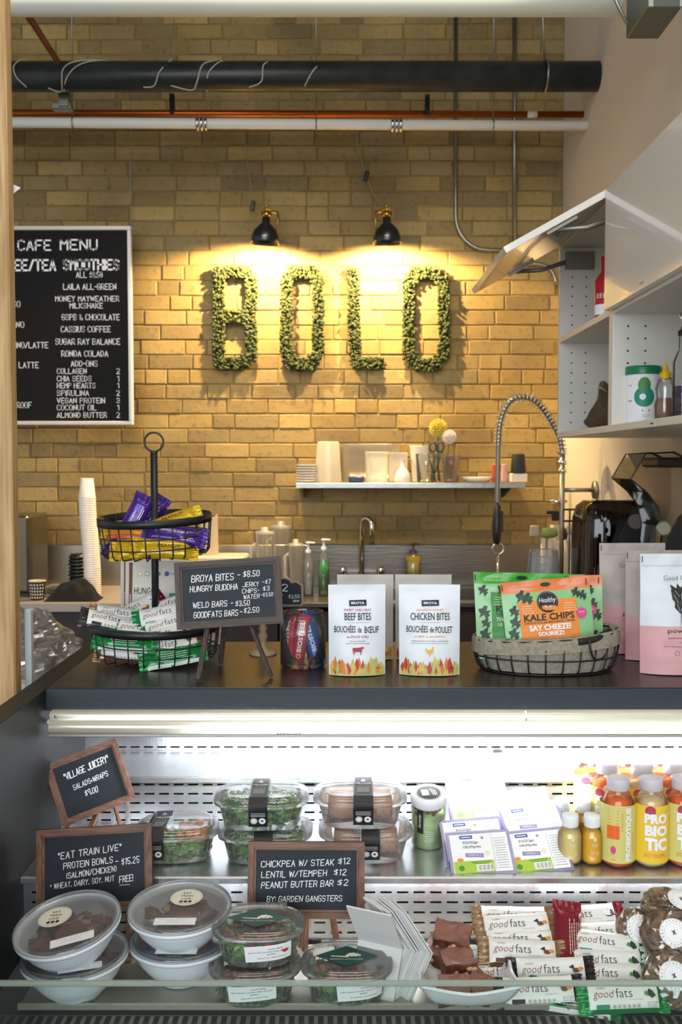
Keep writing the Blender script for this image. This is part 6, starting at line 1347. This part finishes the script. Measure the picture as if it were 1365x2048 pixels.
def fill_wrap(t):
    for sx_ in (-1, 1):
        m = MB().tube([(sx_ * .012, -.012, .032), (sx_ * .06, -.006, .032)], .024, 16); m.tube([(sx_ * .012, .032, .03), (sx_ * .06, .03, .03)], .022, 16); obj('wrap', m, WRAPM, t)
    obj('slaw', chunks(18, inell(.06, .045, .01, .02), 4, .006, .01), mat('slaw_pink', '#b97a86', .6), t, kind='stuff')
def vill(lab, u, v, a, b, h, lid, fill, bx, bw, lines, rz=0, dz=0, dy=0, skew=0):
    q = on(u, v, Z2, b * .95 + dy) + Vector((0, 0, dz)); clam('salad_box', lab, Matrix.Translation(q) @ RZ(rz), a, b, h, lid, fill, vg, extra=lambda t: band(t, a, b, h, lid, bx, bw, lines, skew)); return q
vill('clear salad box with crispy chicken, first from the left on the shelf', 345, 1734, .076, .062, .05, .018, fill_chicken, -.040, .036, 'CRISPY CHICKEN', 6, skew=.014)
vill('lower green salad box of the stack behind the chickpea chalkboard', 527, 1736, .086, .066, .048, .016, fill_green(11), 0, .036, 'GREEN GODDESS', 0)
vill('upper green salad box with pale sprouts above the chickpea chalkboard', 519, 1736, .086, .066, .048, .018, fill_green(12), -.003, .036, 'GREEN GODDESS', 1, .066, 0, 0)
vill('lower wrap box of the stack beside the jar with round label', 733, 1734, .086, .066, .048, .016, fill_wrap, .008, .036, 'CHICKEN WRAP', 0)
vill('upper wrap box of the stack beside the jar with round label', 722, 1732, .086, .066, .048, .018, fill_wrap, .006, .038, 'CHICKEN WRAP', -1, .066, 0, 0)
# ---- oval clear tubs with green diamond labels
def gang(lab, u, v, seed, dz=0, kind='Lentil Salad', rz=0, dx=0, lidtxt=True, labx=.02):
    a, b, h, lid = .072, .058, .05, .014
    def fill(t):
        obj('greens', leaves(560, inell(.06, .047, .006, .036), seed, .010), LEAF, t, kind='stuff'); obj('grain_mix', chunks(46, inell(.056, .042, .036, .046), seed + 2, .004, .010), mat('lentil_mix', '#6e4630', .6, 0, (50, .5), var=(50, '#b56b4a')), t, kind='stuff')
        if seed % 2: obj('tomato_bits', chunks(5, lambda rr: Vector((rr.uniform(.01, .05), rr.uniform(-.05, -.035), rr.uniform(.03, .042))), seed, .005, .009), mat('tomato', '#c2331f', .3), t)
    def ex(t):
        if lidtxt:
            zt_ = h + lid * .97 + .0008; s_ = .0011
            tree = [('p', 'cream', [(-24 * s_, -3 * s_), (-8 * s_, -5 * s_), (2 * s_, -6 * s_), (4 * s_, -3 * s_), (-8 * s_, -2 * s_), (-24 * s_, -1 * s_)])] + [('e', 'cream', x * s_, (y + 1) * s_, r_ * s_, r_ * s_) for x, y, r_ in ((2, -1, 3.4), (6, 3, 3.6), (11, 4, 3.4), (16, 2, 3.2), (8, -2, 3.2), (14, -2, 3), (20, -1, 2.6))]
            its = [('p', 'dteal', [(-.054, -.002), (0, .034), (.054, -.002), (0, -.036)])] + tree + [('t', 'cream', 'GARDEN GANGSTERS', 0, -.014, .056, .0032)]
            INK['dteal'] = mat('ink_deep_teal', '#0f4a44', .4); obj('diamond_label', decal(its, lambda x, y, o: Vector((x, y, zt_ + o)), inks(its)), list(inks(its).values()), t)
        def fr(x, y, o):       # wrap round the front of the oval
            an = -math.pi / 2 + x / (a * .9); c_, s2 = math.cos(an), math.sin(an); p = 2.8; q_ = (abs(c_) ** p + abs(s2) ** p) ** (-1 / p); k_ = (a * (.86 + .08 * y / h) + .0016 + o) * q_
            return Vector((k_ * c_, k_ * s2 * b / a, y))
        its = [('r', 'white', labx, .029, .074, .027, 4)] + [('t', 'black', s, labx + dx_, .029 + dy_, w_, .0026, {'rot': 4}) for s, dx_, dy_, w_ in ((kind, .01, .008, .022), ('lentil, tomato, cucumber, beet, red onion', 0, .0025, .064), ('greens', .004, -.002, .012), ('(Dairy-Free, Gluten-Free)', .004, -.0075, .042))]
        obj('side_label', decal(its, fr, inks(its), .0006), list(inks(its).values()), t)
        obj('hinge_tab', MB().cbox((0, b + .012, h + .004), (.09, .02, .003), .001), CLEAR2, t)
    clam('salad_tub', lab, Matrix.Translation(on(u, v, Z3, b * .95) + Vector((0, 0, dz))) @ RZ(rz), a, b, h, lid, fill, 'clear salad tubs with green diamond labels', p=2.8, extra=ex)
gang('lower clear salad tub of the stack below the green diamond label', 505, 2024, 40, 0, 'Lentil Salad', 4, lidtxt=False, labx=-.004)
gang('top clear salad tub of the stack with lettuce and diamond label', 512, 2022, 41, .066, 'Lentil Salad', 0, labx=.02)
gang('single clear salad tub with diamond label beside the folded cards', 694, 2022, 42, 0, 'Chickpea Salad', 0, labx=.022)
# ---- jar of chia pudding
q = on(860, 1702, Z2, .034); t = thing('pudding_jar', 'small jar of green pudding with white lid and round black label', 'jar', q, local=True); t.rotation_euler = (math.radians(13), 0, math.radians(-4))
jar_m = film('jar_glass', '#f4faf4', .04, .04); jr = .034
obj('jar_wall', MB().lathe([(0, .001), (jr * .85, .001), (jr, .008), (jr, .085), (jr * .9, .096), (jr * .86, .104)], 32), jar_m, t)
obj('pudding', MB().lathe([(0, .004), (jr * .83, .004), (jr * .95, .010), (jr * .95, .074), (0, .076)], 28), mat('matcha_pudding', '#a9bf84', .5, 0, (60, .3), var=(50, '#c3d3a4')), t)
obj('topping', chunks(26, inell(jr * .72, jr * .72, .078, .09), 8, .004, .008), mat('granola', '#7a5a42', .6), t, kind='stuff')
obj('jar_lid', MB().lathe([(jr * .98, .096), (jr * 1.06, .098), (jr * 1.07, .112), (jr * 1.02, .116), (0, .1165)], 32), WHITEP, t)
its = [('e', 'black', 0, .001, .026, .026), ('o', 'white', 0, .001, .0245, .0006), ('r', 'white', -.007, 0, .014, .02, 8), ('r', 'white', .006, .004, .0012, .026, 20), ('r', 'white', .010, .003, .0012, .024, 20), ('r', 'white', .014, .002, .0012, .018, 20)]
obj('lid_label', decal(its, lambda x, y, o: Vector((x, y, .1168 + o)), inks(its)), list(inks(its).values()), t)
its = [('r', 'black', -.014, .07, .013, .052), ('t', 'white', 'Serenity', -.014, .072, .03, .007, {'rot': 90, 'shear': .3})] + [('r', 'white', .004 + k % 2 * .002, .05 - k * .005, .018, .0008) for k in range(5)]
obj('front_label', decal(its, label_cyl(jr + .0008, 0, 0, 0, -6), inks(its)), list(inks(its).values()), t)
# ---- egg packs
EPK = film('egg_pack_film', '#b9afe0', .1, .45, '#b7aede', rough=.1); EGGM = mat('egg_white', '#ece6da', .4, sss=.1)
ep_w, ep_h = .124, .092
def egg_items():
    w, h = ep_w, ep_h
    return [('r', 'white', 0, 0, w * .9, h * .86), ('r', 'lime', -w * .13, -h * .3, w * .62, h * .26), ('r', 'blue', -w * .19, h * .36, w * .2, h * .08), ('r', 'white', -w * .19, h * .36, w * .15, h * .02), ('t', 'black', 'EGGS2go', -w * .13, h * .23, w * .24, h * .075, {'bold': .01}), ('t', 'black', 'OEUFSprêts', -w * .12, h * .13, w * .28, h * .07, {'bold': .01}),
      ('e', 'grey', w * .06, h * .33, w * .022, w * .022), ('r', 'purple', -w * .1, -h * .05, w * .28, h * .09, -4), ('t', 'white', 'OMEGA 3', -w * .1, -h * .05, w * .2, h * .04, {'rot': -4}), ('e', 'cream', w * .1, -h * .02, w * .045, w * .05), ('e', 'orange', -w * .33, -h * .14, w * .05, h * .04), ('e', 'green', -w * .33, -h * .32, w * .045, w * .045), ('r', 'white', w * .03, -h * .33, w * .26, h * .15)] + \
      [('r', 'black', w * (-.08 + .02 * k), -h * .33, w * (.004 + .003 * (k % 3)), h * .12) for k in range(12)] + [('r', 'green', -w * .02, -h * .2, w * .3, h * .015), ('r', 'green', -w * .02, -h * .235, w * .24, h * .012)] + [('r', 'grey', w * .32, h * (.3 - .055 * k), w * (.2 - .02 * (k % 3)), h * .009) for k in range(13)] + [('r', 'grey', w * .2, 0, w * .004, h * .8)]
ei = egg_items(); EPM = mesh('print', decal(ei, lambda x, y, o: Vector((x, y, .0012 + o)), inks(ei)), list(inks(ei).values()))
EB = mesh('tray_film', MB().cbox((0, 0, 0), (ep_w, ep_h, .002), .0008), EPK)
EC = mesh('egg_cups', MB().lathe([(0, -.034), (.016, -.033), (.022, -.02), (.024, -.002)], 20, T(-.027, 0, 0), ex=(1, 1.15, 2.2)).lathe([(0, -.034), (.016, -.033), (.022, -.02), (.024, -.002)], 20, T(.027, 0, 0), ex=(1, 1.15, 2.2)), CLEAR2)
EE = [mesh('egg', MB().blob((x, 0, -.017), (.0185, .023, .0155), 16, 0), EGGM) for x in (-.027, .027)]
def eggs(lab, u, v, Y, tilt, roll, yaw=0):
    t = thing('egg_pack', lab, 'egg pack', M=Matrix.Translation(P(u, v, Y)) @ RZ(yaw) @ RX(tilt) @ RZ(roll), group='purple edged twin egg packs')
    obj('film_card', EB, None, t); obj('print', EPM, None, t); obj('egg_tray', EC, None, t)
    for e in EE: obj('egg', e, None, t)
zp = lambda v, Y: P(0, v, Y).z
eggs('front left egg pack lying slanted above the slotted riser', 962, 1706, 1.865, 40, 4)
eggs('front right egg pack beside the small yellow bottles', 1075, 1702, 1.875, 40, 6)
eggs('egg pack partly covered by the front left one', 948, 1680, 1.905, 42, 5)
eggs('egg pack second row left, under the topmost white one', 965, 1652, 1.955, 30, 2)
eggs('egg pack resting tilted on the front right pack', 1068, 1648, 1.925, 38, 10)
eggs('topmost egg pack at the back left of the egg heap', 957, 1602, 2.0, 40, 4)
eggs('egg pack at the back right of the egg heap', 1045, 1618, 2.0, 38, 8)
# ---- bottles
def juice(name, lab, u, v, r, H, cr, liq, capm, items, group, ang=0, dy=0, fillh=.84, lab_band=None):
    q = on(u, v, Z2, r + dy); hc = H - .02
    t = thing(name, lab, 'bottle', q, group=group, local=True)
    obj('body', MB().lathe([(0, .002), (r * .8, .001), (r * .97, .005), (r, .012), (r, hc * .70), (r * .97, hc * .76), (r * .8, hc * .87), (cr * 1.02, hc * .94), (cr * .92, hc * .97), (cr * .92, hc)], 32), film('bottle_pet', '#fbfaf6', .03, .02), t)
    obj('juice', MB().lathe([(0, .004), (r * .78, .004), (r * .95, .009), (r * .972, .014), (r * .972, hc * .70), (r * .94, hc * .76), (r * .77, hc * .87), (0, hc * .9)], 28), liq, t)
    obj('cap', MB().lathe([(cr * .98, hc - .002), (cr * 1.02, hc), (cr * 1.03, H - .004), (cr * .97, H), (0, H)], 32), capm, t)
    if lab_band:
        z0, z1, lm = lab_band; obj('wrap_label', MB().lathe([(r + .0005, z0), (r + .0005, z1)], 40), lm, t)
    if items: obj('label_print', decal(items, label_cyl(r + .0011, 0, 0, 0, ang), inks(items), .0003), list(inks(items).values()), t)
    return t
JOR = mat('juice_orange', '#ff7a22', .12, sss=.3); JPE = mat('juice_peach', '#fad7a6', .12, sss=.3); JYE = mat('juice_yellow', '#f5c022', .12, sss=.3); JPA = mat('juice_pale', '#f2dc94', .12, sss=.3)
CAPG = mat('cap_greyish', '#cfc9cf', .35); LBG = mat('label_olive', '#d8d07c', .45); LBY = mat('label_yellow', '#f0cb3e', .45)
INK['jor'] = mat('ink_vivid_orange', '#ee6a20', .5)
front = [('t', 'white', 'PRO', .0, .098, .044, .019, {'bold': .06}), ('t', 'white', 'BIO', .001, .075, .044, .021, {'bold': .06}), ('t', 'white', 'TiC', .001, .049, .043, .025, {'bold': .06}), ('e', 'maroon', -.011, .112, .0098, .0098), ('e', 'red', -.011, .112, .0095, .0095), ('t', 'pink', 'welo', -.011, .112, .015, .006), ('t', 'orange', 'SPICY PINEAPPLE', 0, .027, .044, .008), ('o', 'green', .021, .112, .002, .0005)]
side = [('t', 'white', 'PROBIOTIQUE', .012, .068, .102, .0125, {'rot': 90, 'bold': .05}), ('r', 'jor', -.018, .071, .024, .026), ('t', 'orange', 'BOISSON KEFIR', -.001, .092, .036, .003, {'rot': 90}), ('e', 'pink', -.017, .037, .005, .0075), ('t', 'orange', 'welo', -.016, .019, .009, .003), ('t', 'orange', 'THE VERT, POMME', .023, .05, .04, .003, {'rot': 90})] + [('r', 'orange', -.018, .112 - .006 * k, .022, .0012) for k in range(5)]
bg = 'large probiotic juice bottles'
def big_(lab, u, v, kind, ang=0, dy=0):
    if kind == 'o': juice('juice_bottle', lab, u, v, .0335, .167, .021, JOR, CAPG, side, bg, ang, dy, lab_band=(.012, .122, LBG))
    else: juice('juice_bottle', lab, u, v, .0335, .167, .021, JPE if kind == 'p' else JOR, CAPG, front, bg, ang, dy, lab_band=(.012, .122, LBY if kind == 'p' else LBG))
big_('front orange probiotic bottle with sideways white lettering', 1245, 1741, 'o')
big_('front peach probiotic bottle labelled spicy pineapple', 1312, 1741, 'p')
big_('front orange probiotic bottle cut off by the right picture edge', 1377, 1739, 'f')
big_('orange bottle right behind the sideways lettered one', 1222, 1700, 'f', -20, .0)
big_('peach bottle second row behind the spicy pineapple one', 1293, 1702, 'p', -10)
big_('orange bottle second row nearest the right edge', 1358, 1700, 'f', -10)
big_('orange bottle rearmost left of the large juice bottles', 1188, 1672, 'f', -10)
big_('orange bottle rearmost in the middle of the large bottles', 1252, 1672, 'o', -10)
big_('orange bottle rearmost right of the large juice bottles', 1318, 1672, 'f', -10)
sm = [('p', 'cream', [(-.003, .052), (0, .06), (.003, .052), (0, .0485)]), ('r', 'cream', 0, .043, .012, .001), ('r', 'cream', 0, .04, .014, .0007), ('o', 'cream', -.0045, .027, .003, .0008), ('o', 'cream', .0045, .027, .003, .0008)]
sg = 'small yellow shot bottles'
juice('shot_bottle', 'small pale yellow shot bottle at the front beside the egg packs', 1146, 1735, .0235, .094, .0155, JPA, WHITEP, sm, sg)
juice('shot_bottle', 'small deep yellow shot bottle at the front beside the orange bottle', 1190, 1735, .0225, .094, .0155, JYE, WHITEP, sm, sg)
juice('shot_bottle', 'small pale shot bottle behind the front pale one', 1128, 1700, .0225, .094, .0155, JPA, WHITEP, None, sg)
juice('shot_bottle', 'small yellow shot bottle behind the deep yellow one', 1172, 1700, .0225, .094, .0155, JYE, WHITEP, None, sg)
# ---- folded white cards, nested chevrons
CARD = mat('card_white', '#d9d9d6', .55, 0, (20, .05)); m = MB()
def chev(L, wd, th):
    m = MB(); a = L * .5; hh = L * .86
    A0, A1, A2 = Vector((-a, 0, hh)), Vector((0, 0, 0)), Vector((-a, 0, -hh)); m = MB()
    for p, q_ in ((A0, A1), (A1, A2)):
        d = (q_ - p).normalized(); n = Vector((d.z, 0, -d.x)) * th / 2; D = Vector((0, wd, 0))
        m.add([p + n, q_ + n, q_ + n + D, p + n + D, p - n, q_ - n, q_ - n + D, p - n + D], [(0, 1, 2, 3), (7, 6, 5, 4), (0, 4, 5, 1), (1, 5, 6, 2), (2, 6, 7, 3), (3, 7, 4, 0)])
    return m
cm = mesh('folded_card', chev(.094, .055, .0028), CARD); n = 13
for i in range(n):
    f_ = i / (n - 1); Yc_ = 1.655 + .006 * math.sin(i); x = P(806 + 58 * f_, 1912, Yc_).x
    o = bpy.data.objects.new('folded_card', cm); SC.collection.objects.link(o); yaw = 32 - 10 * f_ if i else 64
    o.matrix_world = Matrix.Translation((x, Yc_ - .012 * f_, P(0, 1912, 1.655).z + .012)) @ RZ(yaw) @ RY(-2) @ Matrix.Diagonal((1, 1 if i else 1.5, 1, 1))
    if i == 0: tag(o, 'leftmost folded white card with its broad face showing', 'card', 'folded white cards standing in a row')
    elif i == n - 1: tag(o, 'rightmost folded white card next to the brownies', 'card', 'folded white cards standing in a row')
    else: tag(o, '%s folded white card from the left in the nested row' % ORD[i], 'card', 'folded white cards standing in a row')
# ---- brownies on a white dish
q = on(938, 2022, Z3, 0); dish = thing('white_dish', 'white square dish with flared corners holding brownies', 'dish', (q.x, 1.637, Z3 + .0095), local=True)
def dishf(u, v):
    x, y = (u - .5) * 2, (v - .5) * 2; e = max(abs(x), abs(y)); c_ = (abs(x) * abs(y)) ** 1.5
    return (x * .078 * (1 + .06 * c_), y * .074, .006 + .030 * max(0, (e - .68) / .32) ** 1.5 + .014 * c_)
m = MB(); m.grid(dishf, 28, 28); m.grid(lambda u, v: (dishf(1 - u, v)[0] * .985, dishf(u, v)[1] * .985, max(.0005, dishf(u, v)[2] - .005)), 28, 28)
b_ = lambda s: [(Vector(dishf(s(t)[0], s(t)[1])) + Vector((0, 0, -.0025))) for t in [i / 20 for i in range(20)]]
pts = [Vector(dishf(t, 0)) for t in [i / 20 for i in range(20)]] + [Vector(dishf(1, t)) for t in [i / 20 for i in range(20)]] + [Vector(dishf(1 - t, 1)) for t in [i / 20 for i in range(20)]] + [Vector(dishf(0, 1 - t)) for t in [i / 20 for i in range(20)]]
m.tube([p - Vector((0, 0, .0025)) for p in pts], .003, 8, True); obj('dish_body', m, mat('porcelain', '#e6e8ea', .15, coat=.4), dish)
BRW = mat('brownie', '#4d2a1c', .7, 0, (90, .9), var=(45, '#77452c')); BRT = mat('brownie_top', '#8a5c4c', .45, 0, (60, .4), var=(30, '#70483a')); NUTM = mat('nut_pale', '#c9a684', .5)
def brownie(lab, u, v, Y, rz, rx, ry, seed, w=.058, d=.052, h=.027):
    t = thing('brownie', lab, 'brownie', M=Matrix.Translation(P(u, v, Y)) @ RZ(rz) @ RX(rx) @ RY(ry), group='chocolate brownies heaped on the white dish'); o = Vector((seed, 0, 0))
    def side_(a, b, c, e):
        return lambda u_, v_: Vector(a) + (Vector(b) - Vector(a)) * u_ + (Vector(c) - Vector(a)) * v_
    x, y, z = w / 2, d / 2, h / 2; m = MB()
    def dd(p): 
        return p + noise.noise_vector(p * 50 + o) * .0035 + noise.noise_vector(p * 190 + o) * .0016
    for a, b, c in (((-x, -y, -z), (x, -y, -z), (-x, -y, z)), ((x, -y, -z), (x, y, -z), (x, -y, z)), ((x, y, -z), (-x, y, -z), (x, y, z)), ((-x, y, -z), (-x, -y, -z), (-x, y, z)), ((-x, y, -z), (x, y, -z), (-x, -y, -z))):
        m.grid(lambda u_, v_: dd(side_(a, b, c, 0)(u_, v_)), 18, 11)
    m.grid(lambda u_, v_: dd(side_((-x, -y, z), (x, -y, z), (-x, y, z), 0)(u_, v_)), 18, 15, 1)
    obj('crumb', m, [BRW, BRT], t); rr = random.Random(seed)
    for k in range(5): s = rr.choice(((rr.uniform(-x, x) * .8, -y, rr.uniform(-z, z) * .6), (x, rr.uniform(-y, y) * .8, rr.uniform(-z, z) * .6), (rr.uniform(-x, x) * .8, -y, rr.uniform(-z, z) * .6))); obj('nut', MB().blob(s, (rr.uniform(.004, .0075), .005, .0045), 8, .3, seed + k), NUTM, t)
DZ = Z3
brownie('topmost brownie tilted against the folded cards', 905, 1874, 1.722, -14, 22, 10, 1, .062, .046)
brownie('upper brownie with pale nuts on its cut side', 916, 1926, 1.672, 10, 12, 0, 2, .056, .042)
brownie('brownie resting at the left back under the topmost one', 884, 1905, 1.71, -25, 10, 8, 3)
brownie('front brownie with big nut at the dish front', 908, 1980, 1.606, 4, 30, 0, 4, .05, .036, .036)
brownie('brownie at the right front of the dish', 960, 1978, 1.618, -24, 18, 8, 5, .044, .04, .026)
brownie('brownie in the middle of the heap behind the front two', 938, 1962, 1.655, 24, 10, -4, 6, .05, .042)
# ---- white wrapped bars heaped on the deck
g = 'white wrapped bars heaped on the case deck'
for k, u, v, Y, tl_, rl, yw, lab in [
 ('choc', 1028, 1840, 1.762, 46, -1, 0, 'rearmost white and brown bar at the left of the heap'), ('choc', 1034, 1856, 1.735, 50, 3, 0, 'second white and brown bar of the left column'), ('choc', 1040, 1886, 1.715, 48, 1, 0, 'third white and brown bar, mostly covered'),
 ('choc', 1045, 1908, 1.69, 50, -3, 0, 'white and brown bar with logo clear, above the glass edge'), ('almond', 1102, 1946, 1.655, 58, 1, 0, 'white and black bar with almonds behind the glass edge'), ('almond', 1078, 1985, 1.615, 55, 2, 0, 'white and black bar seen through the glass'),
 ('coco', 1168, 1838, 1.768, 48, 4, 0, 'rearmost white bar with coconut picture'), ('coco', 1210, 1872, 1.735, 48, 3, 0, 'white bar with coconut picture and dark red end'), ('maroonb', 1138, 1890, 1.708, 50, 78, 10, 'dark red bar standing crossways in the middle of the heap'), ('maroonb', 1150, 1920, 1.700, 40, 95, 10, 'lower dark red bar crossways in the middle of the heap'),
 ('mint', 1212, 1892, 1.71, 48, -7, 0, 'topmost white and green bar slanting down to the right'), ('mint', 1216, 1928, 1.685, 52, -1, 0, 'white and green bar with leaves just above the glass edge'), ('mint', 1218, 1956, 1.66, 48, -1, 0, 'white and green bar cut across by the glass edge'), ('mint', 1246, 1995, 1.602, 58, 2, 0, 'lowest white and green bar seen through the glass'),
 ('mintb', 1150, 1998, 1.612, 52, -8, 0, 'green bar wedged between the black and green bars'), ('almond', 1008, 1952, 1.672, 46, 4, 0, 'black ended bar turned on end beside the dish')]:
    bar(k, Matrix.Translation(P(u, v, Y)) @ RZ(yw) @ RX(tl_) @ RZ(rl), lab, g)
# ---- wrapped oat cookies with round stickers
CK = mat('oat_cookie', '#6e5138', .75, 0, (120, 1), var=(60, '#a88a66')); CKF = film('cling_film', '#f0ebe2', .14, .03, rough=.1)
def cookie(lab, u, v, Y, rz, rx, seed, r=.042, st=(-.0, -.0)):
    t = thing('oat_cookie', lab, 'cookie', M=Matrix.Translation(P(u, v, Y)) @ RZ(rz) @ RX(rx), group='film wrapped oat cookies at the right of the deck'); o = Vector((seed * 2.3, 1, 0))
    def f(k, amp):
        def g_(u_, v_):
            a, b = 6.283 * u_, math.pi * (v_ - .5); d = Vector((math.cos(a) * math.cos(b), math.sin(a) * math.cos(b), math.sin(b))); s = k * (1 + amp * noise.noise(d * 3 + o) + amp * .7 * noise.noise(d * 11 + o)); return (d.x * r * s, d.y * r * s, d.z * r * .5 * s)
        return g_
    obj('crumb', MB().grid(f(1, .12), 36, 24, cu=True), CK, t); obj('wrap_film', MB().grid(f(1.06, .10), 30, 18, cu=True, sm=False), CKF, t)
    sr = .024; its = [('e', 'white', st[0], st[1], sr, sr), ('o', 'grey', st[0], st[1], sr * .97, .0004), ('o', 'grey', st[0], st[1], sr * .66, .0003), ('t', 'black', 'x', st[0], st[1], .007, .007, {'rot': 20, 'bold': .03})]
    for k in range(22):
        a = 6.283 * k / 22; its.append(('t', 'black', 'NATURAL GOODS TREAT CO '[k], st[0] + sr * .82 * math.sin(a), st[1] + sr * .82 * math.cos(a), .0022, .0026, {'rot': -math.degrees(a)})) if 'NATURAL GOODS TREAT CO '[k] != ' ' else None
    obj('round_sticker', decal(its, lambda x, y, o_: Vector((x, y, r * .5 * 1.10 * math.sqrt(max(.2, 1 - .55 * (x * x + y * y) / r / r)) + .0012 + o_)), inks(its)), list(inks(its).values()), t)
cookie('oat cookie with round sticker behind the white bars', 1276, 1860, 1.735, 0, 58, 1, .036)
cookie('large oat cookie with round sticker in front of the others', 1340, 1872, 1.69, -10, 52, 2, .047, (.004, .0))
cookie('oat cookie stacked at the upper right of the cookie heap', 1338, 1822, 1.735, 5, 25, 3, .045, (.03, .0) if False else (.02, .004))
cookie('oat cookie low at the right edge, seen through the glass', 1345, 1958, 1.63, -10, 52, 4, .046)
cookie('oat cookie tucked between the mint bars and the large cookie', 1285, 1930, 1.70, 10, 40, 5, .038)
# small round vent plate on the upper ledge
q = G(994, 1499, Z1); solo('vent_plug', MB().lathe([(0, .002), (.010, .002), (.0115, 0)], 20, ex=(1, .6, 2)), mat('plug_dark', '#3a3226', .5), 'small dark oval plug on the upper steel ledge', 'plug', M=T(q.x, min(q.y, YB - .01), Z1 + .0003))
